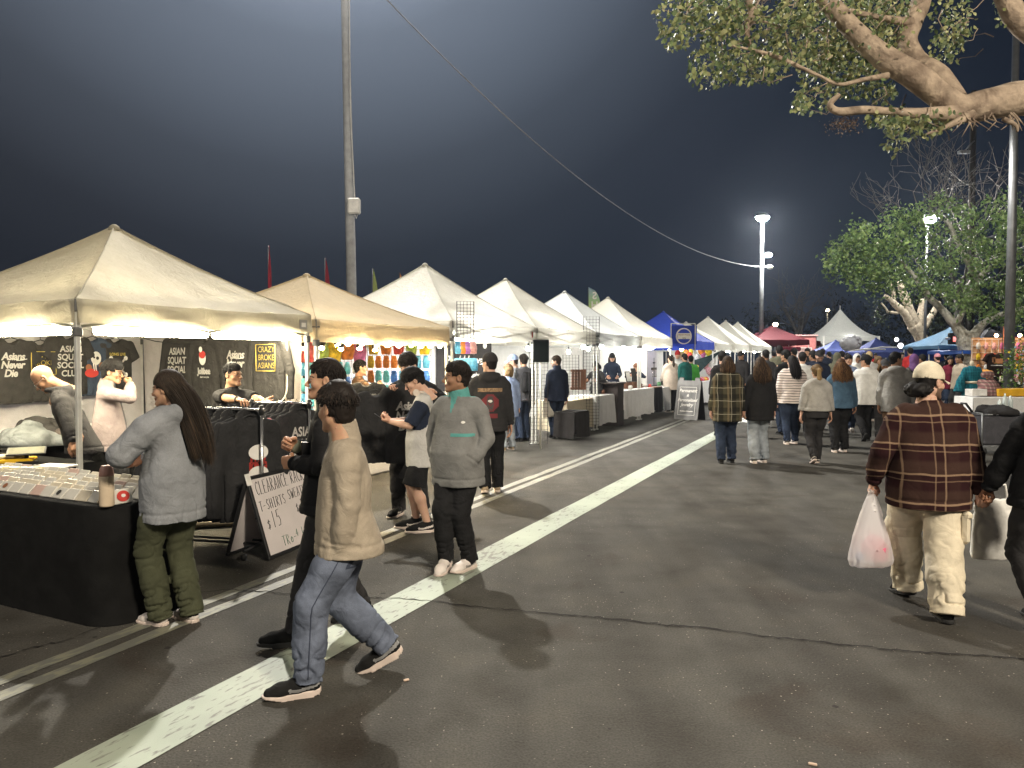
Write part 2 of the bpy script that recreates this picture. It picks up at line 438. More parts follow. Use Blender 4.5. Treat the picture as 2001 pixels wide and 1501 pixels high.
def hand_geo(pose='relax', h=.0032):
    """right hand: wrist at origin, fingers along +y, palm faces -z, thumb on the -x side"""
    key = ('hand', pose)
    if key in CACHE: return CACHE[key]
    s = SDF((-.085, -.05, -.11), (.075, .22, .06), h)
    s.cone((0, -.03, 0), (0, .01, 0), .026, .025, .01, flat=((0, 0, 1), .72))
    s.cone((-.016, .02, 0), (-.022, .082, .001), .021, .017, .012, flat=((0, 0, 1), .7))
    s.cone((.014, .02, 0), (.024, .074, -.001), .021, .016, .012, flat=((0, 0, 1), .68))
    s.cone((0, .02, 0), (0, .082, .001), .022, .018, .012, flat=((0, 0, 1), .66))
    s.ell((-.024, .030, -.010), (.017, .028, .014), .012)
    curl = {'relax': (22, 32, 18), 'fist': (72, 95, 55), 'hold': (48, 52, 30), 'open': (4, 8, 5), 'point': (60, 85, 45), 'pinch': (50, 45, 25)}[pose]
    fin = [(-.029, .083, .046, .026, .021, .0088), (-.010, .088, .050, .030, .022, .0092), (.010, .085, .046, .028, .021, .0088), (.028, .076, .036, .022, .019, .0078)]
    for i, (x, y, l1, l2, l3, r) in enumerate(fin):
        a = 0; p = np.array([x, y-.006, .002]); sp = (x+.001)*(1.6 if pose == 'open' else .35)
        for j, l in enumerate((l1, l2, l3)):
            cu = curl[j]*(1 + .10*(i-1.5)) if not (pose == 'point' and i == 0) else (6, 6, 4)[j]
            a += R(cu); q = p + l*np.array([math.sin(sp*3)*math.cos(a), math.cos(a), -math.sin(a)])
            s.cone(p, q, r*(1-.07*j), r*(.93-.07*j), .004); p = q
    th = {'relax': ((-.028,.022,-.010), (-.050,.048,-.020), (-.052,.078,-.030), (-.046,.100,-.036)),
          'fist': ((-.026,.020,-.012), (-.044,.050,-.034), (-.022,.072,-.052), (.000,.078,-.055)),
          'hold': ((-.026,.020,-.012), (-.046,.050,-.032), (-.044,.080,-.046), (-.036,.102,-.054)),
          'open': ((-.028,.020,-.008), (-.060,.042,-.012), (-.078,.062,-.016), (-.090,.082,-.018)),
          'point': ((-.026,.020,-.012), (-.044,.050,-.034), (-.024,.072,-.050), (-.004,.080,-.054)),
          'pinch': ((-.026,.020,-.012), (-.044,.052,-.032), (-.036,.084,-.050), (-.024,.104,-.060))}[pose]
    for j in range(3): s.cone(th[j], th[j+1], (.0145, .0115, .0100)[j], (.0115, .0100, .0085)[j], .006)
    CACHE[key] = s.mesh(); return CACHE[key]
def shoe_geo(kind='sneaker', h=.005):
    """toes along +y, sole at z=0, heel near y=-0.07"""
    key = ('shoe', kind)
    if key in CACHE: return CACHE[key]
    def outline(y, g=0): # half widths in x of the sole by y
        return np.interp(y, [-.106, -.098, -.085, -.05, .02, .09, .145, .17, .184, .192, .22], [-.03, .012, .026, .034, .034, .043, .040, .032, .020, -.004, -.06]) + g
    def sole():
        s = SDF((-.07, -.13, -.01), (.07, .23, .07), h); X, Y, Z = [s.lo[i]+s.h*np.arange(s.n[i]) for i in range(3)]
        hw = outline(Y)[None, :, None]; top = np.interp(Y, [-.1, 0, .1, .2], [.040, .030, .024, .026])[None, :, None] if kind == 'runner' else np.interp(Y, [-.1, .2], [.028, .022])[None, :, None]
        bot = np.interp(Y, [-.11, -.06, .10, .21], [.014 if kind == 'runner' else .003, 0, 0, .022 if kind == 'runner' else .008])[None, :, None]
        d = np.maximum(np.abs(X[:, None, None]) - hw - .004, np.maximum(Z[None, None, :]-top, bot-Z[None, None, :]))
        s.F = d.astype(np.float32); return s.mesh()
    s = SDF((-.07, -.13, .0), (.07, .23, .16), h)
    s.cone((0, -.055, .05), (0, .02, .055), .036, .037, .02, flat=((1,0,0), .95)); s.cone((0, .02, .055), (.003, .10, .040), .038, .034, .03, flat=((1,0,0), 1.1))
    s.cone((.003, .10, .038), (.004, .155, .030), .034, .026, .03, flat=((1,0,0), 1.2))
    s.cone((0, -.062, .05), (0, -.055, .095), .034, .034, .02); s.cone((0, -.03, .07), (0, -.02, .10), .036, .035, .02)
    s.cutz(.016); s.cone((0, -.028, .10), (0, -.03, .16), .026, .03, .004, 'sub')
    s.cutz(.105, False)
    CACHE[key] = (s.mesh(), sole()); return CACHE[key]

# ---------------------------------------------------------------- hair, in head space
def strands(roots, dirs, n, segs, w, fn, seed=0):
    pass
def hair_short(h=.0045, top=.016, side=.008, fringe=.150, kind='short'):
    key = ('hair', kind, top, side, fringe)
    if key in CACHE: return CACHE[key]
    s = SDF((-.12, -.15, .0), (.12, .14, .30), h)
    s.ell((0, -.014, .152), (.074+side, .094+side+.003, .088+top), .01)
    s.ell((0, -.046, .088), (.060+side*.4, .046+side, .062), .02)
    if top > .02: s.ell((0, .03, .20), (.062, .075, .05+top*.5), .03)
    V0 = s.F
    X, Y, Z = [s.lo[i]+s.h*np.arange(s.n[i], dtype=np.float32) for i in range(3)]
    X, Y, Z = X[:, None, None], Y[None, :, None], Z[None, None, :]
    lowz = np.where(Y > .045, fringe + .12*np.maximum(0, np.abs(X)-.052)*0, np.where(Y > -.012, .128 - np.clip((np.abs(Y-.02)-.02)*.6, 0, .03), np.where(Y > -.05, .075, .045)))
    lowz = lowz - .10*np.clip(-Y-.05, 0, .04)
    s.F = np.maximum(V0, lowz - Z)
    s.F = np.maximum(s.F, -( ((X**2)/(.064**2) + (Y+.012)**2/(.083**2) + (Z-.145)**2/(.082**2))**.5 - 1)*.064)
    V, Q = s.mesh(); V = folds(V, Q, .006, (45, 45, 22), 3, .6); CACHE[key] = (V, Q); return V, Q
def hair_strands(style, n, L, seed=1, spread=.10, wave=0, segs=10, w=.0022, part=0.0, back_y=-.10, col=(.02,.014,.01), hi=(.10,.06,.035), hif=.25, tuck=.0, front=.3):
    """strips of hair: rooted on the scalp, laid over the skull, falling with gravity. Returns V, quads, colours"""
    rs = np.random.RandomState(seed); Vs = []; Qs = []; Cs = []; o = 0
    for i in range(n):
        th = rs.uniform(0, 2*pi); u = rs.uniform(.0, 1)**.6
        if style == 'short':
            az = rs.uniform(-pi, pi); el = rs.uniform(-.15, pi/2)
            d = np.array([math.sin(az)*math.cos(el), -math.cos(az)*math.cos(el), math.sin(el)])
            if d[1] > .45 and d[2] < .45: continue
            if d[2] < .05 and d[1] > -.25: continue
            c = np.array([0, -.014, .15]); rad = np.array([.078, .099, .096])
            p0 = c + d*rad; fl = np.array([d[0]*.5, d[1]*.35 + .6*max(0, d[2]-.3), -.9*(1-d[2]) - .08]); fl /= np.linalg.norm(fl)
            ln_ = L*rs.uniform(.6, 1.2)*(.4 + .6*np.clip(d[2]*2, 0, 1)); pts = []
            for t in np.linspace(0, 1, 5):
                q = p0 + fl*ln_*t + d*(.006*math.sin(t*pi*.8)) + np.array([rs.normal(0, .0015), rs.normal(0, .0015), 0])
                e = (q-c)/rad; k = np.linalg.norm(e)
                if k < 1.02: q = c + (q-c)*(1.02/k)
                pts.append(q)
        else:
            # side of head and back
            x = rs.uniform(-1, 1); yb = rs.uniform(-1, front)
            c = np.array([0, -.014, .15]); rad = np.array([.080, .100, .097]); pts = []
            az = rs.uniform(-2.2, 2.2)  # 0 = back
            side = math.sin(az); bk = -math.cos(az)
            top = c + rad*np.array([part/.08 + .12*np.sign(side+1e-6), rs.uniform(-.5, .6), .96])
            rim = c + rad*np.array([side*1.04, bk*1.03 if bk < 0 else bk*.62, rs.uniform(-.35, .05)])
            ln_ = L*rs.uniform(.72, 1.05)*(1 - .12*abs(side)); ph = rs.uniform(0, 6.28); kx = rs.uniform(.5, 1)
            endx = side*(.075 + spread*kx); endy = rim[1]*.55 + back_y*(.75+.25*kx) + rs.normal(0, .012)
            for t in np.linspace(0, 1, segs):
                if t < .35:
                    a = t/.35; e = (1-a)*(top-c)/rad + a*(rim-c)/rad; e = e/np.linalg.norm(e)*(1.0 + .05*rs.uniform(0, 1) + .04*a); q = c + e*rad
                else:
                    b = (t-.35)/.65; bo = b**.55; q = np.array([rim[0]*(1-bo)+bo*endx, rim[1]*(1-bo)+bo*endy, rim[2]-ln_*b]); bs = math.sin(b*pi)
                    q = q + np.array([side*.018*bs, -.012*bs, 0])
                    if wave: q = q + wave*np.array([math.sin(b*14+ph), math.cos(b*12+ph*1.7)*.7, 0])*min(1, b*3)
                pts.append(q)
        pts = np.array(pts); m = len(pts); tn = np.gradient(pts, axis=0); tn /= np.linalg.norm(tn, axis=1, keepdims=True)+1e-9
        out = pts - np.array([0, -.02, .12]); out[:, 2] *= .2; out /= np.linalg.norm(out, axis=1, keepdims=True)+1e-9
        sd = np.cross(tn, out); sd /= np.linalg.norm(sd, axis=1, keepdims=True)+1e-9
        wd = (w*rs.uniform(.7, 1.5))*np.interp(np.linspace(0, 1, m), [0, .15, .8, 1], [.7, 1, .9, .15])[:, None]
        nn = np.cross(sd, tn)
        ring = [pts + sd*wd, pts + nn*wd*.6, pts - sd*wd]
        V = np.stack(ring, 1).reshape(-1, 3)
        for j in range(m-1):
            for a in range(3):
                b = (a+1) % 3; Qs.append((o+j*3+a, o+j*3+b, o+j*3+3+b, o+j*3+3+a))
        Vs.append(V); o += len(V)
        tt = np.repeat(np.linspace(0, 1, m), 3)[:, None]; k = (1 if rs.rand() < hif else 0)*rs.uniform(.4, 1)
        cc = np.array(col)*rs.uniform(.7, 1.4); Cs.append(cc*(1-k*tt**.7) + np.array(hi)*k*tt**.7)
    return np.concatenate(Vs), np.array(Qs), np.concatenate(Cs)

# ---------------------------------------------------------------- people
def ik(a, c, l1, l2, hint):
    a, c, hint = np.array(a, float), np.array(c, float), np.array(hint, float)
    v = c - a; d = np.linalg.norm(v); d2 = min(d, (l1+l2)*.999); u = v/(d+1e-9); c = a + u*d2
    x = (l1*l1 - l2*l2 + d2*d2)/(2*d2); hh = math.sqrt(max(0, l1*l1 - x*x))
    w = hint - u*(hint @ u); w /= np.linalg.norm(w)+1e-9
    return a + u*x + w*hh, c
def frame(f, pn):
    f = np.array(f, float); f /= np.linalg.norm(f); pn = np.array(pn, float); pn = pn - f*(pn @ f); pn /= np.linalg.norm(pn)+1e-9
    return f, pn
SKIN = (.46, .265, .17)
def person(loc, yaw, S=1.70, label='', group=None, fem=False, skin=SKIN, wid=1.0, head=(0, 0, 0), lean=(0, 0), drop=0,
           feet=(((.09, .02, 0), 8, 0), ((-.09, -.02, 0), -8, 0)), hands=None, hpose=('relax', 'relax'), palm=None, elbow=None,
           top=None, bot=None, shoes=None, hair=None, lod=0, beard=0, extra=None, lip=None, scale_head=1.0, seed=0, hips=None, sit=0):
    """feet: ((x,y,z), toe yaw, heel lift deg) right then left; hands: wrist points right then left in body space (+y ahead, +x right)"""
    top = top or {}; bot = bot or {}; k = S/1.70; h = (.0078, .013, .022)[lod]
    hz = .885*k - drop; sh_z = 1.372*k - drop; nz = 1.432*k - drop
    sl = np.array([lean[0], lean[1], 0.]); hip = np.array([0, 0, hz]) if hips is None else np.array(hips)
    shx = (.168 if not fem else .146)*k*(1 + .35*(wid-1)); fat = wid
    cs = np.array([hip[0], hip[1], 0]) + sl; shc = cs + np.array([0, -.01, sh_z]); nb = cs*1.0 + np.array([0, -.005 + lean[1]*.08, nz])
    A = []; hands = hands or ((.235*k*(1+.5*(wid-1)), .03, .80*k), (-.235*k*(1+.5*(wid-1)), .03, .80*k))
    elbow = elbow or ((.4, -1, 0), (-.4, -1, 0))
    for i, q in enumerate((1, -1)):
        s0 = shc + np.array([q*shx, 0, -.028*k]); e, w = ik(s0, hands[i], .275*k, .245*k, elbow[i]); A.append((s0, e, w))
    Lg = []
    for i, q in enumerate((1, -1)):
        (fx, fy, fz), ty, lift = feet[i]; an = np.array([fx, fy, fz + .085*k])
        if lift: an = an + np.array([0, 0, 0.]) + rotz(R(ty)) @ np.array([0, .06*(1-math.cos(R(lift))) + .02*math.sin(R(lift)), .13*math.sin(R(lift))])
        kn, an = ik(hip + np.array([q*.092*k, 0, -.0]), an, .415*k, .415*k, rotz(R(ty)) @ np.array([0, 1, 0.])); Lg.append((hip + np.array([q*.092*k, 0, 0]), kn, an))
    # --- body: head, hands, limbs in one mesh
    parts = []; Hm = rotz(R(head[0])) @ rotx(R(head[1])) @ roty(R(head[2]))
    hp = nb + np.array([0, .026, .014*k]); hs = 1.0*(.93 if fem else 1.0)*(.55+.45*k)*scale_head
    hv, hq = head_geo(fem, h=(.0038, .006, .010)[lod]); hc = head_col(hv, skin, beard=beard, fem=fem, lip=lip)
    parts.append(((Hm @ (hv*hs).T).T + hp, hq, hc))
    b = SDF((-.7, -.7, -.02), (.7, .75, S+.05), .022 if lod < 2 else .03)
    pr = [(hz-.06*k, hip[0], hip[1], .13*k*fat, .095*k*fat), (hz+.15*k, hip[0]*.8+cs[0]*.2, hip[1]*.8+cs[1]*.2, .12*k*fat, .09*k*fat), (sh_z-.08*k, cs[0], cs[1], .14*k, .09*k), (sh_z, cs[0], cs[1], .11*k, .07*k), (nz-.005, nb[0], nb[1], .05*k, .05*k)]
    b.rings(pr, .03)
    for s0, e, w in A: b.cone(s0, e, .042*k, .036*k, .03); b.cone(e, w, .036*k, .026*k, .02)
    for p0, kn, an in Lg: b.cone(p0, kn, .07*k*fat, .05*k, .03); b.cone(kn, an, .05*k, .034*k, .02)
    b.cone(nb - np.array([0, 0, .03]), nb + np.array([0, .0, .03]), .045*k, .042*k, .02)
    bv, bq = b.mesh(); parts.append((bv, bq, np.tile(np.array(skin, np.float32), (len(bv), 1))))
    bare = top.get('sleeve', 1.0)
    if bare < .9 and lod < 2:      # bare forearms, fine
        for s0, e, w in A:
            m = s0 + (e-s0)*min(1, bare*2-.15) if bare <= .5 else e; bb = SDF(np.minimum.reduce([m, e, w])-.07, np.maximum.reduce([m, e, w])+.07, .007)
            bb.cone(m, e, .042*k, .038*k, .02); bb.cone(e, e+(w-e)*.35, .038*k, .041*k, .02); bb.cone(e+(w-e)*.35, w, .041*k, .026*k, .02)
            v, q = bb.mesh(); parts.append((v, q, np.tile(np.array(skin, np.float32), (len(v), 1))))
    if bot.get('short') and lod < 2:
        for p0, kn, an in Lg:
            bb = SDF(np.minimum(kn, an)-.1, np.maximum(kn, an)+.1, .008); bb.cone(p0, kn, .075*k, .052*k, .03); m = kn+(an-kn)*.33+np.array([0, -.012, 0]); bb.cone(kn, m, .05*k, .054*k, .03); bb.cone(m, an, .053*k, .034*k, .03)
            v, q = bb.mesh(); parts.append((v, q, np.tile(np.array(skin, np.float32), (len(v), 1))))
    wr = []
    for i, q in enumerate((1, -1)):
        s0, e, w = A[i]; f = (w-e); pn = (palm[i] if palm and palm[i] is not None else (-q*1.0, -.1, 0)); f, pn = frame(f, pn); xx = np.cross(f, -pn)
        hpz = hpose[i]
        if hpz == 'none': wr.append((w, f, pn)); continue
        hv2, hq2 = hand_geo(hpz); sc2 = (.92 if fem else 1.02)*(.4+.6*k); M = np.stack([xx*q*1.0, f, -pn], 1)
        if hv2 is None: continue
        vv = hv2*sc2; V2 = (M @ vv.T).T + w; parts.append((V2, hq2 if np.linalg.det(M) > 0 else hq2[:, ::-1], np.tile(np.array(skin, np.float32)*np.array([1.02, .93, .9]), (len(vv), 1)))); wr.append((w, f, pn))
    o = 0; VV = []; QQ = []; CC = []
    for v, q, c in parts: VV.append(v); QQ.append(q+o); CC.append(c); o += len(v)
    root = link('person', np_mesh('person', np.concatenate(VV), np.concatenate(QQ), vcol('skin_tone', .55, .35, .0), True, np.concatenate(CC)), None, loc, (0, 0, R(yaw)))
    tag(root, label, 'person', group)
    # --- top
    if top:
        t = dict(m=None, hem=.80, th=.02, loose=1.0, sleeve=1.0, fold=.009, cuff=1.0, hood=0, collar=0, name='jacket', arm=1.0, flare=1.0, belly=0); t.update(top)
        W = (.5+.5*fat) if fat < 1 else fat; lo = np.minimum.reduce([np.minimum.reduce(a) for a in A] + [cs+np.array([-.3, -.3, t['hem']*k])]) - .14
        hi = np.maximum.reduce([np.maximum.reduce(a) for a in A] + [nb+np.array([.3, .3, .06])]) + .14; lo[2] = min(lo[2], t['hem']*k - drop - .05)
        g = SDF(lo, hi, h); he = t['hem']*k - drop; L_ = t['loose']; fx = (.90 if fem else 1.0)
        def cen(z): u = min(1, max(0, (z-hz)/(sh_z-hz+1e-6))); return hip[0]*(1-u)+cs[0]*u, hip[1]*(1-u)+cs[1]*u
        pr = []
        for z, rx, ry, yo in ((he, .160*L_*t['flare'], .130*L_*t['flare'], .0), (he+.035, .166*L_*(.5+.5*t['flare']), .136*L_, 0), (he+(sh_z-he)*.40, .163*L_, .130*L_, .004+t['belly']*.6), (he+(sh_z-he)*.68, .172*L_*.99, .128*L_, 0), (sh_z-.06*k, .176, .112, -.006), (sh_z-.01*k, .150, .094, -.012), (sh_z+.028*k, .112, .080, -.014), (nz-.012*k, .072, .066, -.01), (nz+.010*k, .060, .058, -.004)):
            rx *= .95; ry *= .95
            if z < hz+.10*k and not t.get('tuck'):
                rx = max(rx, (.194*(.4+.6*fat)*bot.get('thigh', 1))/(W*fx)+.012); ry = max(ry, .156*(.4+.6*fat)*bot.get('thigh', 1)/W+.014)
            c0 = cen(z); ww = W if z < sh_z-.03*k else (.5+.5*W); pr.append((z, c0[0], c0[1]+yo*k, rx*k*ww*fx, ry*k*ww*(1 + t['belly']*1.0*(z < sh_z-.2))))
        g.rings(sorted(pr), .035)
        for i, (s0, e, w) in enumerate(A):
            ra = .0555*k*t['arm']*(.6+.4*W); m = s0+(e-s0)*.5
            g.cone(s0+np.array([(-.03, .03)[i], 0, 0]), s0+(e-s0)*.22, ra*1.05, ra*1.08, .05); g.cone(s0+(e-s0)*.22, m, ra*1.08, ra, .014)
            if t['sleeve'] > .5: g.cone(m, e, ra, ra*.93, .012)
            else:
                en = s0+(e-s0)*min(1, t['sleeve']*2); g.cone(m, en, ra*1.02, ra*1.05, .02, clip=1)
            if t['sleeve'] > .9:
                c1 = e+(w-e)*.55; c2 = e+(w-e)*.90; g.cone(e, c1, ra*.93, ra*.88, .012); g.cone(c1, c2, ra*.88, ra*.72*t['cuff'], .012); g.cone(c2, e+(w-e)*.985, ra*.60*t['cuff'], ra*.58*t['cuff'], .008, clip=1)
            elif t['sleeve'] > .5: g.cone(e, e+(w-e)*(t['sleeve']-.5)*2, ra*.93, ra*.85, .02, clip=1)
        if t['hood']:
            hb = nb + np.array([0, -.075*k, -.035*k]); g.ell(hb, (.125*k, .075*k, .075*k), .03); g.ell(hb+np.array([0, .03, .055*k]), (.075*k, .055*k, .05*k), .008, 'sub')
            for q in (-1, 1): g.cone(hb+np.array([q*.095*k, .03, .02]), nb+np.array([q*.045*k, .085*k, -.015*k]), .034*k, .024*k, .02)
        if t['collar']:
            g.cone(nb+np.array([0, -.012, -.03*k]), nb+np.array([0, .006, (.03+.02*t['collar'])*k]), .088*k, .078*k, .012, clip=1); g.cone(nb+np.array([0, -.012, .0]), nb+np.array([0, .012, .09]), .058*k, .056*k, .006, 'sub'); g.cone(nb+np.array([0, .10, -.02]), nb+np.array([0, .085, .07]), .004, .022, .01, 'sub')
        g.cutz(he)
        V, Q = g.mesh(); z = V[:, 2]
        if lod < 2:
            
            hl_ = np.minimum.reduce([np.linalg.norm(V-a[1], axis=1) for a in A]); wm = .45 + .75*np.exp(-(hl_/.16)**2) + .5*np.exp(-((z-he)/.12)**2)
            V = folds(V, Q, t['fold'], (8, 8, 4.2), seed+1, .6, wm); V = folds(V, Q, t['fold']*.35, (24, 24, 12), seed+21, .6, wm)
            if False: pass
        for i, (s0, e, w) in enumerate(A):   # bunched sleeves
                dl = np.linalg.norm(V-e, axis=1); u = (w-e)/(np.linalg.norm(w-e)+1e-9); al = (V-e) @ u
                mk = np.exp(-(dl/.13)**2)*.9; N = vnormals(V, Q); V = V + N*(np.sin(al*62 + 3.5*vnoise(V*8, 5))*(.5+.5*vnoise(V*7, 6))*mk*.0028*k)[:, None]
        if lod < 2 and t['name'] in ('hoodie', 'pullover', 'sweatshirt', 'jumper', 'sweater', 'overshirt', 'jacket'):
            N = vnormals(V, Q); V = V - N*(.006*np.exp(-((V[:, 2]-he-.058)/.010)**2))[:, None]   # stitched hem
            for s0, e, w in A:
                u = (w-e)/(np.linalg.norm(w-e)+1e-9); al = (V-e) @ u - np.linalg.norm(w-e)*.86; rd = np.linalg.norm((V-e) - ((V-e) @ u)[:, None]*u, axis=1)
                V = V - N*(.007*np.exp(-(al/.010)**2)*(rd < .10))[:, None]
        c = link(t['name'], np_mesh(t['name'], V, Q, t['m']), root)
        if t.get('m2') is not None:   # contrasting pieces: (material, test on local xyz)
            c.data.materials.append(t['m2'][0]); fc = V[Q].mean(1); c.data.polygons.foreach_set('material_index', t['m2'][1](fc, A, nb, k).astype(np.int32))
        if t.get('lab'): c['label'] = t['lab']
    # --- trousers
    if bot:
        t = dict(m=None, wide=1.0, hem=.045, fold=.008, name='trousers', thigh=1.0, short=0); t.update(bot)
        pts = [p for l in Lg for p in l]; lo = np.minimum.reduce(pts)-.2; hi = np.maximum.reduce(pts)+.2; lo[2] = 0; hi[2] = hz+.17*k
        g = SDF(lo, hi, h); wt = (.4+.6*fat)
        c1 = hip+np.array([0, .0, .12*k]); g.rings([(hz-.10*k, hip[0], hip[1]-.004, .155*k*wt, .128*k*wt*t['thigh']), (hz+.0*k, hip[0], hip[1]-.008, .164*k*wt, .130*k*wt*t['thigh']), (hz+.075*k, hip[0], hip[1], .145*k*wt, .108*k*wt)], .05)
        for p0, kn, an in Lg:
            r0, r1, r2 = .094*k*wt*t['thigh'], .072*k*(.5+.5*wt)*(.35+.65*t['wide']), .060*k*t['wide']
            m1 = p0+(kn-p0)*.5; m2 = kn+(an-kn)*.5; g.cone(p0-np.array([0, 0, .05*k]), m1, r0, (r0*.55+r1*.5), .035)
            if t['short']: g.cone(m1, p0+(kn-p0)*t['short'], (r0*.55+r1*.5), r1*1.35, .02, clip=1); continue
            g.cone(m1, kn, r0*.55+r1*.5, r1, .025); g.cone(kn, m2, r1, (r1+r2)*.51, .02)
            ax = (an-kn)/np.linalg.norm(an-kn); en = an - ax*(t['hem']-.045) + ax*.03*k; g.cone(m2, en, (r1+r2)*.51, r2, .02, clip=1)
        V, Q = g.mesh()
        if lod < 2:
            V = folds(V, Q, t['fold']*.7, (8, 8, 3.5), seed+5, .55)
            if not t['short']:
                for p0, kn, an in Lg:
                    u = (an-kn)/np.linalg.norm(an-kn); al = (V-an) @ u; rad = np.linalg.norm((V-an)-al[:, None]*u, axis=1)
                    mk = (rad < .16)*np.exp(-((al+.05)/.11)**2); N = vnormals(V, Q); ph = np.arctan2(V[:, 0]-an[0], V[:, 1]-an[1])
                    q_ = np.stack([np.cos(ph)*1.1, np.sin(ph)*1.1, al*22], 1); V = V - N*(np.exp(-(vnoise(q_+seed, 3)/.2)**2)*mk*.016*k*min(1.3, t['wide']))[:, None]
                    dk = np.linalg.norm(V-kn, axis=1); ak = (V-kn) @ u; V = V - N*(np.exp(-(vnoise(np.stack([np.cos(ph)*1.2, np.sin(ph)*1.2, ak*16], 1)+seed+7, 4)/.2)**2)*np.exp(-(dk/.15)**2)*.011)[:, None]
        c = link(t['name'], np_mesh(t['name'], V, Q, t['m']), root)
        if t.get('m2') is not None:
            c.data.materials.append(t['m2'][0]); fc = V[Q].mean(1); c.data.polygons.foreach_set('material_index', t['m2'][1](fc, Lg, k).astype(np.int32))
    # --- shoes
    if shoes:
        (uv, uq), (sv, sq) = shoe_geo(shoes.get('kind', 'sneaker')); kk = .78+.22*k if not fem else .86*k
        mk = shoes['kind'] if 'kind' in shoes else 's'
        ck = ('shoemesh', mk, shoes['m'].name, shoes['sole'].name)
        if ck not in CACHE:
            me = np_mesh('shoe', uv, uq, shoes['m'])
            if shoes.get('m2'):
                me.materials.append(shoes['m2']); fc = uv[uq].mean(1); me.polygons.foreach_set('material_index', ((np.abs(fc[:, 2] - (.045 - .25*np.minimum(0, fc[:, 1]))) < .010) & (fc[:, 1] < .06)).astype(np.int32))
            CACHE[ck] = (me, np_mesh('sole', sv, sq, shoes['sole']))
        me, ms = CACHE[ck]
        for i in (0, 1):
            (fx, fy, fz), ty, lift = feet[i]; an = Lg[i][2]
            o_ = link('shoe', me, root, None, None); o_.rotation_mode = 'XYZ'
            o_.matrix_local = Matrix.Translation(Vector((an[0], an[1], an[2]))) @ Matrix.Rotation(R(ty), 4, 'Z') @ Matrix.Rotation(R(-lift), 4, 'X') @ Matrix.Translation((0, .035*kk, -.085*k)) @ Matrix.Diagonal((kk, kk, kk, 1))
            link('sole', ms, o_)
    # --- hair and headwear
    def to_head(name, V, Q, m, col=None):
        return link(name, np_mesh(name, (Hm @ (np.asarray(V)*hs).T).T + hp, Q, m, True, col), root)
    info = dict(root=root, A=A, L=Lg, nb=nb, hp=hp, Hm=Hm, hs=hs, wr=wr, to_head=to_head, k=k, hip=hip, cs=cs, sh_z=sh_z)
    if hair:
        hr = dict(style='short', col=(.018, .013, .010), hi=(.07, .045, .03), n=900, L=.05, top=.016, side=.008, fringe=.150); hr.update(hair)
        mh = vcol('hair_strands', .65, .22)
        if lod == 2: hr['n'] = hr['n']//6
        elif lod == 1: hr['n'] = int(hr['n']*.6)
        if hr['style'] != 'bald':
            V, Q = hair_short(h=.0045 if lod < 2 else .008, top=hr['top'], side=hr['side'], fringe=hr['fringe'], kind='s%d' % (lod == 2))
            Vl, Ql, Cl = [V], [Q], [np.tile(np.array(hr['col'], np.float32), (len(V), 1))]; o = len(V)
            if hr['style'] == 'short' and hr['n']:
                v, q, c = hair_strands('short', hr['n'], hr['L'], seed, col=hr['col'], hi=hr['hi'], hif=hr.get('hif', .12), w=.0026 if lod == 0 else .004); Vl.append(v); Ql.append(q+o); Cl.append(c)
            elif hr['style'] == 'long':
                kw = {a: hr[a] for a in ('spread', 'wave', 'part', 'back_y', 'hif') if a in hr}
                wv = .0023 if lod == 0 else (.0045 if lod == 1 else .016)
                v, q, c = hair_strands('long', hr['n'], hr['L'], seed, col=hr['col'], hi=hr['hi'], w=wv, segs=12 if lod == 0 else 8, **kw)
                Vl.append(v); Ql.append(q+o); Cl.append(c); o += len(v)
                s = SDF((-.3, -.4, -.9), (.3, .15, .25), .012)   # the mass under the strands
                s.ell((0, -.03, .14), (.078, .088, .09), .01); sp = hr.get('spread', .1); by = hr.get('back_y', -.1)
                s.cone((0, -.065, .13), (0, -.075+by*.35, .13-hr['L']*.55), .052, .045+sp*.30, .05, flat=((0, 1, 0), .45)); s.cone((0, -.075+by*.35, .13-hr['L']*.55), (0, -.06+by*.5, .10-hr['L']*.8), .045+sp*.30, .035+sp*.30, .05, flat=((0, 1, 0), .3))
                v, q = s.mesh(); v = folds(v, q, .003, (30, 30, 5), seed, .3); Vl.append(v); Ql.append(q+o); Cl.append(np.tile(np.array(hr['col'], np.float32), (len(v), 1)))
            elif hr['style'] == 'pony':
                Lp = hr['L']; s = SDF((-.15, -.3, -.5), (.15, .1, .25), .008); s.cone((0, -.10, .17), (0, -.145, .15), .022, .028, .02); s.cone((0, -.145, .15), (0, -.150, .13-Lp*.5), .030, .036, .03); s.cone((0, -.150, .13-Lp*.5), (.01, -.13, .13-Lp), .036, .012, .03)
                v, q = s.mesh(); v = folds(v, q, .007, (50, 50, 8), seed, .7); Vl.append(v); Ql.append(q+o); Cl.append(np.tile(np.array(hr['hi'], np.float32)*.7, (len(v), 1)) * (0.7 + .5*vnoise(v*np.array([70, 70, 6]), 3)[:, None]*.6)); o += len(v)
                v, q, c = hair_strands('short', hr['n'], .06, seed, col=hr['col'], hi=hr['hi'], hif=.5, w=.003); Vl.append(v); Ql.append(q+o); Cl.append(c)
            to_head('hair', np.concatenate(Vl), np.concatenate(Ql), mh, np.concatenate(Cl))
    if extra: extra(info)
    return info
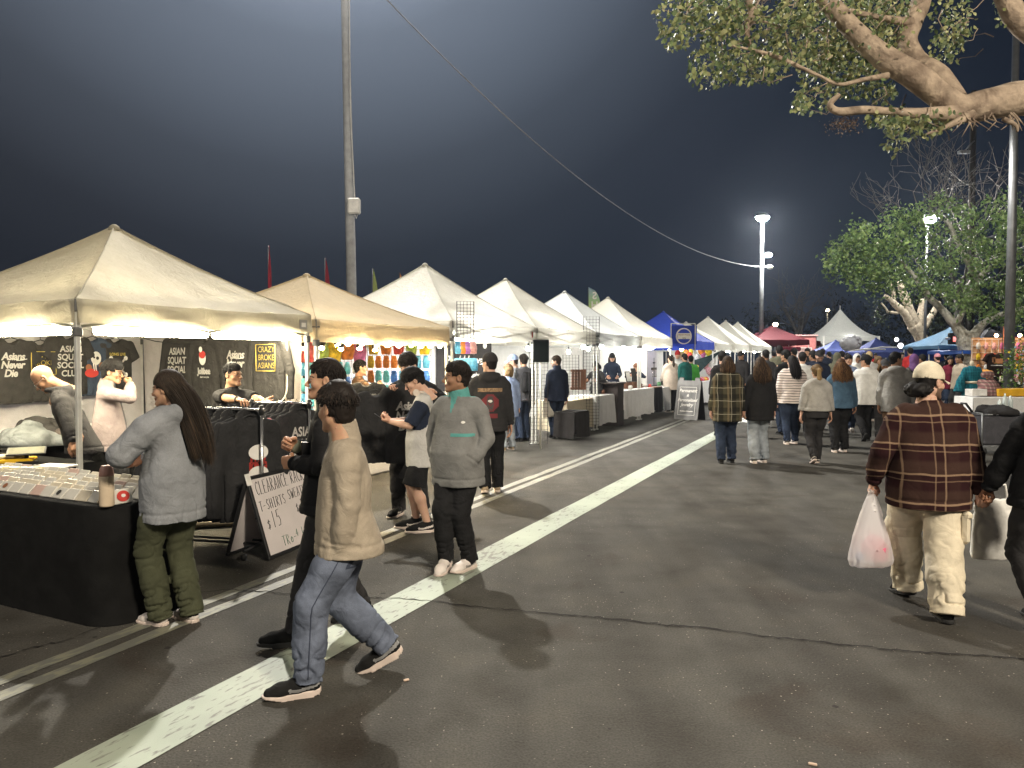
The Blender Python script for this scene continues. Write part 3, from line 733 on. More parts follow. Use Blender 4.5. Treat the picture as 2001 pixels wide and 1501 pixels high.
def cap(info, m, back=False, beanie=False, name='cap', brim_m=None, lod=0):
    s = SDF((-.13, -.16, .06), (.13, .26, .30), .005 if lod < 2 else .009)
    s.ell((0, -.010, .150), (.087, .110, .108 if not beanie else .116), .01); s.cutz(.135 if not beanie else .115)
    s.ell((0, -.012, .14), (.080, .102, .098), 0, 'sub')
    V, Q = s.mesh(); V = folds(V, Q, .002, (20, 20, 20), 4, .3); info['to_head'](name, V, Q, m)
    if not beanie:
        sg = -1 if back else 1; mb = MB()
        def br(u, v):
            a = (u-.5)*2.0; x = math.sin(a)*(.084+.0*v); y0 = math.cos(a)*.100-.01; ext = .080*math.cos(a*.9)*v
            return (x*(1-.05*v), sg*(y0+ext), .140-.012*v-.016*abs(a)*v)
        mb.sheet(br, 12, 4); mb.sheet(lambda u, v: tuple(np.array(br(u, v))-np.array([0, 0, .004])), 12, 4, flip=True)
        info['to_head']('brim', np.array(mb.v), np.array(mb.f), brim_m or m)
def glasses(info, m):
    mb = MB()
    for q in (-1, 1):
        mb.tube([(q*.031+.021*math.cos(a), .096, .115+.016*math.sin(a)) for a in np.linspace(0, 2*pi, 13)], .0013, 4)
        mb.tube([(q*.052, .095, .118), (q*.076, .04, .120), (q*.079, -.005, .118)], .0013, 4)
    mb.tube([(-.010, .098, .118), (.010, .098, .118)], .0013, 4)
    me = mb.mesh('glasses', m); me.transform(Matrix(((info['Hm']*info['hs']).tolist())).to_4x4()); o = link('glasses', me, info['root'], Vector(info['hp']))
# ---------------------------------------------------------------- night sky; the lamp glow round the tall pole is put into its colour
w = bpy.data.worlds.new('World'); sc.world = w; w.use_nodes = True; nt = w.node_tree; bg = nt.nodes['Background']
tc = nd(nt, 'TexCoord'); sx = nd(nt, 'SeparateXYZ'); ln(nt, tc, 'Generated', sx, 0)
az = math_(nt, 'ARCTAN2', (sx, 0), (sx, 1))                      # 0 ahead, + to the east
r1 = ramp(nt, [(.30, (.016, .018, .022)), (.42, (.015, .018, .025)), (.5, (.016, .022, .033)), (.535, (.014, .020, .032)), (.57, (.011, .017, .028)), (.61, (.004, .0065, .014)), (.75, (.004, .006, .013)), (1, (.02, .02, .024))], math_(nt, 'MULTIPLY_ADD', az, 1/(2*pi), .5))
gd = nd(nt, 'VectorMath', operation='DOT_PRODUCT'); ln(nt, tc, 'Generated', gd, 0); gv = Vector((-.20, .78, .64)).normalized(); gd.inputs[1].default_value = gv
gl = ramp(nt, [(0, (0, 0, 0)), (.25, (.008, .009, .011)), (.50, (.034, .040, .050)), (.78, (.105, .125, .158)), (1, (.28, .33, .42))], math_(nt, 'MULTIPLY_ADD', (gd, 1), 5.2, -4.2))
nz = nd(nt, 'TexNoise'); nz.inputs['Scale'].default_value = 1.6; nz.inputs['Detail'].default_value = 3; ln(nt, tc, 'Generated', nz, 'Vector')
hz_ = ramp(nt, [(.3, (.95, .95, .95)), (.7, (1.05, 1.05, 1.05))], nz)
mx = mix(nt, 1.0, (r1, 0), (gl, 0), 'ADD'); mx2 = mix(nt, 1.0, (mx, 2), (hz_, 0), 'MULTIPLY'); ln(nt, mx2, 2, bg, 0); bg.inputs[1].default_value = 1.0

# ---------------------------------------------------------------- ground
def asphalt():
    m, nt, b = base('asphalt'); tc = nd(nt, 'TexCoord')
    def noise(s, d=4, dist=0):
        n = nd(nt, 'TexNoise'); n.inputs['Scale'].default_value = s; n.inputs['Detail'].default_value = d; n.inputs['Distortion'].default_value = dist; ln(nt, tc, 'Object', n, 'Vector'); return n
    big, mid, fine = noise(.35, 5, .6), noise(2.2, 6), noise(90, 3)
    c1 = ramp(nt, [(.32, (.060, .056, .050)), (.5, (.074, .071, .064)), (.7, (.087, .084, .076))], big)
    c2 = ramp(nt, [(.3, (.66, .64, .61)), (.52, (.97, .97, .97)), (.75, (1.2, 1.18, 1.14))], mid)
    mx = mix(nt, 1, (c1, 0), (c2, 0), 'MULTIPLY')
    st = ramp(nt, [(.60, (0, 0, 0)), (.68, (1, 1, 1))], noise(.9, 4, 1.2)); mx = mix(nt, math_(nt, 'MULTIPLY', (st, 0), .35), (mx, 2), (.040, .028, .020))
    mp = nd(nt, 'Mapping'); mp.inputs['Rotation'].default_value = (0, 0, R(24.5)); mp.inputs['Scale'].default_value = (2.6, .16, 1); ln(nt, tc, 'Object', mp, 0); sn = nd(nt, 'TexNoise'); sn.inputs['Scale'].default_value = 1.0; sn.inputs['Detail'].default_value = 5; ln(nt, mp, 0, sn, 'Vector')
    sr = ramp(nt, [(.3, (.80, .79, .78)), (.7, (1.2, 1.2, 1.19))], sn); mx = mix(nt, 1, (mx, 2), (sr, 0), 'MULTIPLY')
    gr = ramp(nt, [(.3, (.75, .75, .75)), (.7, (1.25, 1.25, 1.25))], fine); mx = mix(nt, 1, (mx, 2), (gr, 0), 'MULTIPLY')
    gv_ = nd(nt, 'TexVoronoi'); gv_.inputs['Scale'].default_value = 1.7; ln(nt, tc, 'Object', gv_, 'Vector'); gw = math_(nt, 'LESS_THAN', math_(nt, 'MULTIPLY_ADD', (mid, 0), .03, (gv_, 'Distance')), .047); mx = mix(nt, math_(nt, 'MULTIPLY', gw, .7), (mx, 2), (.018, .017, .016))
    # pale stones worn bright, thicker in some patches
    v = nd(nt, 'TexVoronoi'); v.inputs['Scale'].default_value = 62; ln(nt, tc, 'Object', v, 'Vector')
    sp = nd(nt, 'SeparateColor'); ln(nt, v, 'Color', sp, 0)
    pt = ramp(nt, [(.46, (0, 0, 0)), (.68, (1, 1, 1))], noise(1.1, 5)); thr = math_(nt, 'MULTIPLY_ADD', (pt, 0), -.20, .978)
    on = math_(nt, 'GREATER_THAN', (sp, 0), thr); dot = math_(nt, 'LESS_THAN', (v, 'Distance'), math_(nt, 'MULTIPLY_ADD', (sp, 1), .20, .10))
    sz = math_(nt, 'MULTIPLY', on, dot); mx = mix(nt, math_(nt, 'MULTIPLY', sz, math_(nt, 'MULTIPLY_ADD', (sp, 2), .6, .35)), (mx, 2), (.34, .31, .26))
    setcol(nt, b, mx)
    rr = ramp(nt, [(.35, (.78,)*3), (.65, (.9,)*3)], mid); ln(nt, rr, 0, b, 'Roughness'); b.inputs['Specular IOR Level'].default_value = .10
    ad = math_(nt, 'MULTIPLY_ADD', (v, 'Distance'), .6, (fine, 0)); bp = nd(nt, 'Bump'); bp.inputs['Strength'].default_value = .8; bp.inputs['Distance'].default_value = .008
    ln(nt, ad, 0, bp, 'Height'); ln(nt, bp, 0, b, 'Normal'); return m
M_ASPH = asphalt()
def road_paint(name, col, wear, ws=5):
    m, nt, b = base(name); tc = nd(nt, 'TexCoord')
    mp = nd(nt, 'Mapping'); mp.inputs['Rotation'].default_value = (0, 0, R(24.3)); ln(nt, tc, 'Object', mp, 0)
    ms = nd(nt, 'VectorMath', operation='MULTIPLY'); ms.inputs[1].default_value = (1, .28, 1); ln(nt, mp, 0, ms, 0)
    a = nd(nt, 'TexNoise'); a.inputs['Scale'].default_value = 38; a.inputs['Detail'].default_value = 4; ln(nt, ms, 0, a, 'Vector')
    c = nd(nt, 'TexNoise'); c.inputs['Scale'].default_value = 1.3; c.inputs['Detail'].default_value = 3; ln(nt, tc, 'Object', c, 'Vector')
    f = math_(nt, 'MULTIPLY_ADD', (c, 0), .45, (a, 0)); rp = ramp(nt, [(wear, (0, 0, 0)), (wear+.10, (1, 1, 1))], f)
    v = ramp(nt, [(.35, tuple(x*.72 for x in col)), (.65, col)], c); mx = mix(nt, (rp, 0), (.13, .13, .11), (v, 0)); setcol(nt, b, mx)
    b.inputs['Roughness'].default_value = .6; bp = nd(nt, 'Bump'); bp.inputs['Strength'].default_value = .4; bp.inputs['Distance'].default_value = .004; ln(nt, a, 0, bp, 'Height'); ln(nt, bp, 0, b, 'Normal')
    return m
g = MB(); g.sheet(lambda u, v: ((u-.5)*700, -120 + v*600, 0), 14, 12, False); g.obj('ground', M_ASPH, kind='structure')
def stripe(p0, p1, wd, z, m, n=40, jit=.004):
    a, b = Vector(p0), Vector(p1); d = (b-a).normalized(); s = Vector((d.y, -d.x, 0)); rs = random.Random(3); mb = MB()
    V = []
    for i in range(n+1):
        c = a + (b-a)*i/n; V += [tuple(c + s*(wd/2 + rs.uniform(-jit, jit)) + Vector((0, 0, z))), tuple(c - s*(wd/2 + rs.uniform(-jit, jit)) + Vector((0, 0, z)))]
    mb.add(V, [(2*i, 2*i+2, 2*i+3, 2*i+1) for i in range(n)]); return mb.obj('painted_line', m, kind='structure')
sA, sB = G(188, 1501), G(1398, 850); sd_ = (sB-sA).normalized()
stripe(sA - sd_*2.2, sB + sd_*1.4, .31, .004, road_paint('line_paint', (.34, .39, .31), .545))
M_FADE = road_paint('faded_line_paint', (.22, .215, .155), .71)
fA, fB = G(0, 1347), G(960, 970); fd = (fB-fA).normalized(); fn = Vector((fd.y, -fd.x, 0))
for q in (-.10, .085): stripe(fA - fd*2 + fn*q, fB + fd*14 + fn*q, .10, .004, M_FADE, 60, .012)
cr = [(-120,1320),(0,1287),(65,1267),(130,1252),(230,1215),(330,1170),(395,1157),(450,1154),(500,1156),(555,1161),(600,1165),(690,1168),(780,1171),(860,1178),(930,1187),(1000,1193),(1090,1203),(1140,1205),(1180,1209),(1285,1220),(1292,1223),(1360,1226),(1480,1243),(1540,1250),(1600,1256),(1660,1262),(1730,1270),(1800,1276),(1870,1279),(1950,1284),(2040,1292)]
mb = MB(); V = []; rs = random.Random(11); pts = []
for i in range(len(cr)-1):
    for j in range(6): pts.append(tuple(cr[i][q] + (cr[i+1][q]-cr[i][q])*j/6 + (rs.uniform(-1.6, 1.6) if q else 0) for q in (0, 1)))
for p in pts:
    q = G(*p); wd = rs.uniform(.003, .011); V += [(q.x, q.y+wd, .0065), (q.x, q.y-wd, .0065)]
mb.add(V, [(2*i+1, 2*i+3, 2*i+2, 2*i) for i in range(len(pts)-1)]); mb.obj('asphalt_crack', mat('crack_dark', (.010, .008, .007), 1), kind='structure')  # crack laid on as a thin, nearly black ribbon

# ---------------------------------------------------------------- lamps on poles
M_POLE = mat('galvanised_steel', (.22, .23, .24), .5, .6, bump=.1); M_DPOLE = mat('grey_painted_pole', (.36, .36, .36), .6)
M_WPLAS = mat('white_plastic', (.72, .70, .66), .45)
M_LED = emit('lamp_lens', (1, .96, .88), 60)
def spot(name, loc, to, power, ang=150, col=(1, .95, .86), r=.25, parent=None):
    d = bpy.data.lights.new(name, 'SPOT'); d.energy = power; d.spot_size = R(ang); d.spot_blend = .6; d.shadow_soft_size = r; d.color = col
    o = link(name, d, None, loc); o.rotation_euler = (Vector(to)-Vector(loc)).to_track_quat('-Z', 'Y').to_euler(); return o
def flood_head(root, loc, yaw, tilt, s=1.0, n=2):
    for i in range(n):
        M = Matrix.Translation(loc) @ Matrix.Rotation(yaw, 4, 'Z') @ Matrix.Translation(((i-(n-1)/2)*.55*s, 0, 0)) @ Matrix.Rotation(tilt, 4, 'X')
        h = MB().box((0, .0, 0), (.46*s, .16*s, .34*s), bev=.03); h.box((0, -.12*s, 0), (.3*s, .1*s, .2*s)); a = h.obj('lamp_housing', M_POLE, root); a.matrix_local = M
        l = MB().box((0, .088*s, 0), (.40*s, .012, .28*s)).obj('lamp_lens', M_LED, a)
# the tall pole behind the second tent; its lamps are above the picture
yP = 23.0; pb = P(690, 690, yP); pole = empty('light_pole', (pb.x, yP, 0), 0, 'tall steel light pole rising behind the cream tents with a white box on it', 'light pole')
MB().tube([(0, 0, 0), (-.05, 0, 5), (-.22, 0, 15.2)], [.155, .145, .10], 20).obj('pole', M_DPOLE, pole)
q = P(692, 403, yP-.35) - Vector((pb.x, yP, 0))
bx = MB().box(q, (.36, .22, .46), bev=.04).obj('control_box', M_WPLAS, pole); MB().tube([q+Vector((.02, 0, -.23)), q+Vector((.06, 0, -.36)), q+Vector((.10, 0, -.25))], .012, 6).obj('box_cable', M_WPLAS, bx)
MB().tube([(.0, -.2, 15), (.01, -.2, 9), (.13, -.22, q.z+.22)], .016, 6).obj('pole_cable', M_WPLAS, pole)
flood_head(pole, (-.2, -.3, 15.3), R(200), R(-32), 1.3, 3); flood_head(pole, (.1, .3, 15.3), R(-20), R(-32), 1.3, 2)
spot('pole_flood_lamp', (pb.x-.1, yP-1.3, 15.1), (1.5, 4, 0), 22000, 125, (1, .95, .86))
spot('pole_flood_lamp', (pb.x+.3, yP+1.3, 15.1), (9, 40, 0), 5000, 125, (1, .95, .86))
# floodlight pole far down the aisle
yC = 46.0; cb = P(1487, 690, yC); ct = P(1487, 420, yC); p2 = empty('light_pole', (cb.x, yC, 0), 0, 'far floodlight pole with two bright lamps above the small white tents', 'light pole')
MB().tube([(0, 0, 0), (0, 0, ct.z)], [.15, .10], 12).obj('pole', M_POLE, p2)
hd = emit('floodlight_glass', (1, .97, .90), 2200)
for (dz, dx, s, nm) in ((0, -.04, .38, 'floodlight'), (P(1497, 495, yC).z-ct.z, .3, .24, 'lower_floodlight')):
    c = Vector((dx, -.15, ct.z+dz)); f = MB().lathe(c, [(.02, .2*s), (s*.7, .1*s), (s, -.25*s), (s*1.02, -.4*s)], 14, None).obj(nm, M_POLE, p2)
    MB().lathe(c, [(s*.55, -.95*s), (s*.95, -.6*s), (s*.98, -.38*s)], 14).obj('glass', hd, f)
ca = P(1492, 521, yC) - Vector((cb.x, yC, 0)); MB().box(ca, (1.1, .06, .06)).lathe(ca+Vector((.35, -.1, -.05)), [(.05, -.12), (.16, -.08), (.16, .06), (.05, .12)], 10).obj('cross_arm', M_WPLAS, p2)
spot('far_flood_lamp', (cb.x-.2, yC-.7, ct.z-.5), (6, 26, 0), 1200, 165, (1, .96, .9))
# overhead cable from the tall pole to the far one
a = P(725, 0, 22.2) + Vector((-.5, 0, 1.0)); b = Vector((cb.x-.3, yC, ca.z)); L = []
for i in range(41):
    t = i/40; L.append(a.lerp(b, t) - Vector((0, 0, 1.9*4*t*(1-t))))
tag(MB().tube(L, .021, 6).obj('power_cable', mat('cable_grey', (.32, .32, .35), .9)), 'thin pale overhead cable sagging across the night sky to the far pole', 'cable')
# steel pole by the white table
yR = 21.0; rb = P(1972, 690, yR); rt = P(1971, 236, yR); p3 = empty('light_pole', (rb.x, yR, 0), 0, 'slim steel street lamp pole on a concrete base behind the white table', 'light pole')
MB().tube([(0, 0, .6), (0, 0, rt.z+2.5)], [.135, .085], 16).obj('pole', M_POLE, p3)
MB().lathe((0, 0, 0), [(.30, 0), (.30, .62), (.27, .68), (.15, .70)], 18).obj('concrete_base', mat('concrete', (.33, .31, .28), .9, bump=.3), p3)
MB().tube([(0, 0, rt.z+.05), (-.6, 0, rt.z+.35), (-1.0, 0, rt.z+.5)], .035, 8).obj('lamp_arm', M_POLE, p3)
MB().tube([(-1.0, 0, rt.z+.5), (-2.0, 0, rt.z+.75)], .03, 8).box((-2.15, 0, rt.z+.72), (.6, .26, .12), bev=.03).obj('lamp_head', M_POLE, p3); MB().box((-2.15, 0, rt.z+.655), (.45, .2, .02)).obj('lens', M_LED, p3); spot('arm_street_lamp', (rb.x-2.15, yR, rt.z+.5), (rb.x+1, yR+6, 2), 2400, 112, (1, .96, .88), .2)
# wooden utility pole with a bracket lamp, dark, in front of the bare tree
uy = 33.0; ub = P(1893, 690, uy); p4 = empty('utility_pole', (ub.x, uy, 0), 0, 'dark wooden utility pole among the bare branches with a bracket lamp', 'utility pole')
MB().tube([(0, 0, 0), (0, 0, 13)], [.15, .12], 10).obj('pole', mat('dark_wood', (.018, .015, .012), .9), p4)
ua = P(1878, 300, uy) - Vector((ub.x, uy, 0)); MB().tube([(0, -.1, ua.z+.5), (-.25, -.2, ua.z+.3), (ua.x, -.2, ua.z)], .03, 6).box((ua.x, -.2, ua.z), (.45, .2, .12)).obj('bracket_lamp', M_POLE, p4)
# lamp seen through the tree crown, on its own thin post
ly = 34.0; lb = P(1807, 690, ly); lt = P(1814, 427, ly); p5 = empty('street_lamp', (lb.x, ly, 0), 0, 'bright white street lamp shining through the crown of the green tree', 'street lamp')
MB().tube([(0, 0, 0), (0, 0, lt.z)], [.07, .05], 8).obj('post', M_POLE, p5)
hl = MB().box((lt.x-lb.x, -.1, lt.z+.1), (.5, .3, .12), bev=.03).obj('lamp_head', M_POLE, p5); MB().lathe((lt.x-lb.x, -.15, lt.z-.02), [(.14, -.20), (.24, -.10), (.24, .05)], 12).obj('lens', emit('street_lens', (1, .98, .93), 650), hl)
spot('tree_street_lamp', (lb.x+.1, ly-.9, lt.z-.1), (14, 20, 0), 3500, 170, (1, .98, .92))
# two small lamps very far off
for (px, py, y, lab) in ((1515, 634, 70, 'tiny distant lamp glowing above the red canopy'), (1617, 606, 85, 'small distant lamp in front of the dark far trees')):
    c = P(px, py, y); t = empty('distant_lamp', (c.x, y, 0), 0, lab, 'lamp', 'small lamps far off')
    MB().tube([(0, 0, 0), (0, 0, c.z)], .06, 6).obj('post', M_DPOLE, t); MB().lathe((0, -.05, c.z), [(.05, -.2), (.20, -.1), (.20, .08), (.08, .14)], 10).obj('lamp', emit('warm_lamp', (1, .85, .55), 40), t)
# assumed floodlight poles behind the camera, unseen, added to light people's backs
for (x, y, z, pw, to, cl, lab) in ((7.5, -7, 9.5, 11500, (2, 7, 0), (1, .88, .70), 'assumed unseen floodlight pole behind the photographer by the big tree'), (-14, -6, 10, 3000, (-2, 6, 0), (1, .92, .8), 'assumed unseen floodlight pole behind the photographer by the stalls')):
    t = empty('light_pole', (x, y, 0), 0, lab, 'light pole'); MB().tube([(0, 0, 0), (0, 0, z)], [.14, .09], 12).obj('pole', M_POLE, t)
    flood_head(t, (0, .25, z), math.atan2(-(to[0]-x), to[1]-y), R(-30), 1.2, 2); spot('assumed_back_lamp', (x + .06*(to[0]-x), y + .06*(to[1]-y), z-.1), to, pw, 150, cl, 1.1)

# ---------------------------------------------------------------- the row of tents
TH = R(27); RZ = -TH
O0 = Vector((-3.78, 6.68, 0)); DV = Vector((math.sin(TH), math.cos(TH), 0)); NV = Vector((-math.cos(TH), math.sin(TH), 0))
def W(u, v, z=0): return O0 + DV*u + NV*v + Vector((0, 0, z))     # u along the row, v into the stall
M_FRAME = mat('tent_frame', (.62, .62, .58), .45, .3); M_BRK = mat('frame_bracket', (.12, .12, .12), .6)
def canopy_mat(name, col, trans=.45, wr=.4): return fabric(name, col, .04, 300, wr, 3.2, .7, .25, trans)
def tent(u0, wd, eave, peak, m, label, depth=3.05, val=.28, ox=None, rz=None, truss=True, vm=None, lod=0, legs=True, seed=1, D=None, group='pop-up tents of the market row'):
    loc = W(u0, 0) if ox is None else Vector(ox); t = empty('canopy_tent', loc, RZ if rz is None else rz, label, 'tent', group)
    D = depth; C = [(0, 0), (0, wd), (-D, wd), (-D, 0)]; pk = Vector((-D/2, wd/2, peak)); rs = np.random.RandomState(seed); nu = 22 if not lod else 6
    mb = MB()
    for i in range(4):
        a, b = Vector(C[i]+(eave,)), Vector(C[(i+1) % 4]+(eave,)); ph = rs.rand()*9
        def f(u, v, a=a, b=b, ph=ph):
            e = a.lerp(b, u) - Vector((0, 0, .02*math.sin(pi*u))); p = e.lerp(pk, v); dv = 4*v*(1-v)
            p.z -= (.05 + .045*math.sin(pi*u))*dv; 
            cd = min(math.hypot(u, v), math.hypot(1-u, v)); wr = .012*math.sin(u*22+ph+v*5)*(1-v)**3 + .007*math.sin((u-.5)*40*(1-v)+ph)*(1-v) + .014*math.sin(math.atan2(v, min(u, 1-u)+.02)*14+ph)*math.exp(-(cd/.35)**2)*min(1, cd*9)
            p.z += wr; return tuple(p)
        mb.sheet(f, nu, nu, True, True)
    mb.lathe(pk + Vector((0, 0, -.02)), [(.07, -.03), (.05, .02), (.02, .04)], 8)
    ca = mb.obj('canopy', m, t)
    if not lod:
        for i in range(4):
            a = Vector(C[i]+(eave,)); L = []
            for j in range(13):
                v = j/12; p = a.lerp(pk, v); p.z -= .05*4*v*(1-v) - .004; L.append(p)
            MB().tube(L, .007, 4).obj('seam', m, ca)
    for i in range(4):
        a, b = Vector(C[i]+(eave,)), Vector(C[(i+1) % 4]+(eave,)); mb = MB(); ph = rs.rand()*9; nrm = Vector((b.y-a.y, -(b.x-a.x), 0)).normalized()*(1)
        def f(u, v, a=a, b=b, ph=ph, nrm=nrm):
            p = a.lerp(b, u) - Vector((0, 0, .02*math.sin(pi*u) + v*val)); p += nrm*(.012 + .012*math.sin(u*31+ph)*v + .010*v*math.sin(u*13+ph)); return tuple(p)
        mb.sheet(f, 24 if not lod else 8, 3, True, True); mb.obj('valance', vm or m, t)
    for i, (x, y) in enumerate(C):
        l = MB(); xx = x - .03*(1 if x == 0 else -1); yy = y + .03*(1 if y == 0 else -1)
        l.box((xx, yy, (eave-.03)/2), (.042, .042, eave-.03), bev=.006); l.box((xx, yy, .01), (.09, .09, .02)); lg = l.obj('leg', M_FRAME, t)
        if not lod: MB().box((xx, yy, eave-.06), (.075, .075, .11), bev=.01).obj('corner_bracket', M_BRK, lg); MB().box((xx, yy, eave-.29), (.07, .07, .08), bev=.01).obj('slider_bracket', M_BRK, lg)
    if truss and not lod:
        for i in range(4):
            a, b = Vector(C[i]+(0,)), Vector(C[(i+1) % 4]+(0,)); inn = (Vector((-D/2, wd/2, 0))-(a+b)/2).normalized()*.045; n2 = 2
            for j in range(n2):
                p, q = a.lerp(b, j/n2)+inn, a.lerp(b, (j+1)/n2)+inn
                for (z0, z1, o) in ((eave-.07, eave-.25, 0), (eave-.25, eave-.07, .02)):
                    mb = MB(); A_, B_ = p+Vector((0, 0, z0))+inn*o*20, q+Vector((0, 0, z1))+inn*o*20; mb.tube([A_, B_], .013, 5); mb.obj('truss_bar', M_FRAME, t)
        mb = MB(); mb.tube([(-D/2, wd/2, eave-.3), (-D/2, wd/2, peak-.03)], .02, 6).obj('centre_pole', M_FRAME, t)
    return t
M_C1 = canopy_mat('cream_canopy', (.45, .415, .32), .40); M_C2 = canopy_mat('yellowed_canopy', (.64, .54, .37), .45); M_C3 = canopy_mat('white_canopy', (.60, .59, .53), .38)
M_CG = canopy_mat('grey_white_canopy', (.50, .52, .52), .3); M_BLUE = canopy_mat('blue_canopy', (.035, .07, .42), .3); M_RED = canopy_mat('red_canopy', (.075, .005, .011), .3)
T1 = tent(0, 2.96, 2.20, 3.16, M_C1, 'large cream pop-up tent over the hoodie and T-shirt stall', seed=1, val=.21)
T2 = tent(3.06, 3.08, 2.16, 2.92, M_C2, 'low yellowish pop-up tent with a row of spotlights under its eave', seed=2)
T3 = tent(6.25, 3.05, 2.28, 3.42, M_C3, 'white pop-up tent behind the yellowish one, with two fluorescent lamps', seed=3)
T4 = tent(9.40, 3.2, 2.28, 3.44, M_C3, 'white pop-up tent over the stall with the black name banner', seed=4)
T5 = tent(12.75, 3.2, 2.28, 3.42, M_CG, 'grey-white pop-up tent over the near half of the jewellery stall', seed=5)
T6 = tent(16.1, 3.1, 2.28, 3.50, M_C3, 'white pop-up tent over the far half of the jewellery stall', seed=6)
T7 = tent(22.1, 3.0, 2.28, 3.40, M_BLUE, 'blue pop-up tent with balloons and plush toys hanging under it', seed=7)
T8 = tent(25.4, 3.0, 2.25, 3.15, M_C3, 'small white tent peeping over the blue tent', seed=8)
T9 = tent(29.3, 3.1, 2.3, 3.55, M_C3, 'first of the three white tents beyond the blue tent', seed=9, lod=1)
TA = tent(33.2, 3.0, 2.3, 3.55, M_C3, 'middle one of the three white tents beyond the blue tent', seed=10, lod=1)
TB = tent(36.3, 3.0, 2.3, 3.6, M_C3, 'last white tent of the row, next to the red canopy', seed=11, lod=1)
# side and back cloths of the stalls
M_SHEET = fabric('grey_sheet', (.56, .53, .52), .06, 300, .5, 2.5, .85, .2, .25); M_WSHEET = fabric('white_sheet', (.74, .74, .72), .05, 300, .4, 2.5, .8, .2, .25)
def cloth(p0, p1, z0, z1, m, label, cat='cloth wall', wav=.03, n=26, seed=0, name='cloth_wall', group=None):
    a, b = Vector(p0), Vector(p1); d = (b-a); nr = Vector((d.y, -d.x, 0)).normalized(); rs = random.Random(seed); ph = [rs.uniform(0, 6) for _ in range(4)]; L = d.length
    def f(u, v):
        z = z0+(z1-z0)*v; k = wav*(1-.6*v)
        return tuple(a + d*u + nr*(k*(math.sin(u*L*5.1+ph[0]+v*.8) + .5*math.sin(u*L*11.7+ph[1]-v*1.5))) + Vector((0, 0, z - .02*math.sin(u*L*2+ph[2])*v)))
    return MB().sheet(f, n*2, 8).obj(name, m, None, label=label, cat=cat, group=group)
cloth(W(.02, 2.98), W(2.9, 2.98), .03, 2.15, M_SHEET, 'pale grey sheet hung along the back of the hoodie stall', seed=1)
cloth(W(2.93, .12), W(2.93, 2.98), .03, 2.12, M_SHEET, 'pale grey sheet between the hoodie stall and the toy stall', seed=2)
cloth(W(6.3, 2.98), W(9.25, 2.98), .03, 2.2, M_SHEET, 'grey back sheet of the stall under the third tent', seed=3)
cloth(W(9.45, 2.98), W(12.6, 2.98), .03, 2.2, M_WSHEET, 'white back sheet behind the black name banner', seed=4)
cloth(W(12.8, 2.98), W(15.9, 2.98), .03, 2.25, M_WSHEET, 'white back sheet behind the capped jewellery seller', seed=5)
cloth(W(16.1, 2.98), W(19.2, 2.98), .03, 2.25, M_WSHEET, 'white back sheet at the far half of the jewellery stall', seed=6)
cloth(W(19.22, .8), W(19.22, 2.98), .03, 2.2, M_WSHEET, 'white side sheet at the end of the jewellery stall', seed=7)
cloth(W(3.1, 2.98), W(6.1, 2.98), .03, 2.1, M_SHEET, 'grey back sheet behind the toy panels', seed=8)
for i, u in enumerate((25.4, 29.3, 33.2, 36.3)): cloth(W(u, 2.9), W(u+3, 2.9), .03, 2.2, M_WSHEET, ('white back sheet of the stall after the blue tent', 'white back sheet of the first far white tent', 'white back sheet of the middle far white tent', 'white back sheet of the last far white tent')[i], seed=20+i, n=8)

# ---------------------------------------------------------------- lamps in the stalls
def fluo(p0, p1, st, col, label, r=.044, w=.18, group='fluorescent lamps under the tents'):
    a, b = Vector(p0), Vector(p1); d = b-a; L = d.length; t = empty('fluorescent_lamp', (a+b)/2, math.atan2(d.y, d.x), label, 'lamp', group)
    MB().box((0, 0, .045), (L, w, .04), bev=.01).obj('fixture', M_WPLAS, t); m = emit('tube_%d_%d' % (st, int(col[2]*100)), col, st)
    for q in (-1, 1): MB().tube([(-L/2+.03, q*w*.28, 0), (L/2-.03, q*w*.28, 0)], r, 8).obj('tube', m, t)
    return t
WARM = (1, .88, .62); COOL = (1, .96, .88)
fluo(W(.30, .16, 1.935), W(1.52, .16, 1.935), 95, WARM, 'long fluorescent lamp glowing under the front eave of the hoodie stall, by the corner leg')
fluo(W(1.66, .16, 1.935), W(2.82, .16, 1.935), 95, WARM, 'long fluorescent lamp under the front eave of the hoodie stall, next to the toy stall')
fluo(W(.14, .35, 1.935), W(.14, 2.2, 1.935), 95, WARM, 'long fluorescent lamp along the side eave of the hoodie stall')
fluo(W(6.7, .5, 2.03), W(7.9, .5, 2.03), 170, COOL, 'lower fluorescent lamp under the third tent')
fluo(W(8.0, 1.2, 2.14), W(9.1, 1.2, 2.14), 170, COOL, 'upper fluorescent lamp under the third tent')
fluo(W(10.1, .9, 2.12), W(11.4, .9, 2.12), 170, COOL, 'fluorescent lamp above the black name banner')
M_BULB = emit('bulb_glass', (1, .95, .85), 320); M_CORD = mat('black_cord', (.02, .02, .02), .6)
def bulb(p, label, r=.05, drop=.25, group='bare bulbs over the jewellery stall', m=None):
    t = empty('hanging_bulb', p, 0, label, 'light bulb', group)
    MB().tube([(0, 0, r), (0, 0, r+drop)], .006, 4).lathe((0, 0, r*.9), [(.02, 0), (.022, .06), (.012, .08)], 8).obj('socket', M_CORD, t)
    MB().lathe((0, 0, 0), [(r*.3, -r*.95), (r*.8, -r*.6), (r, 0), (r*.8, r*.6), (r*.45, r*1.0)], 10).obj('glass', m or M_BULB, t); return t
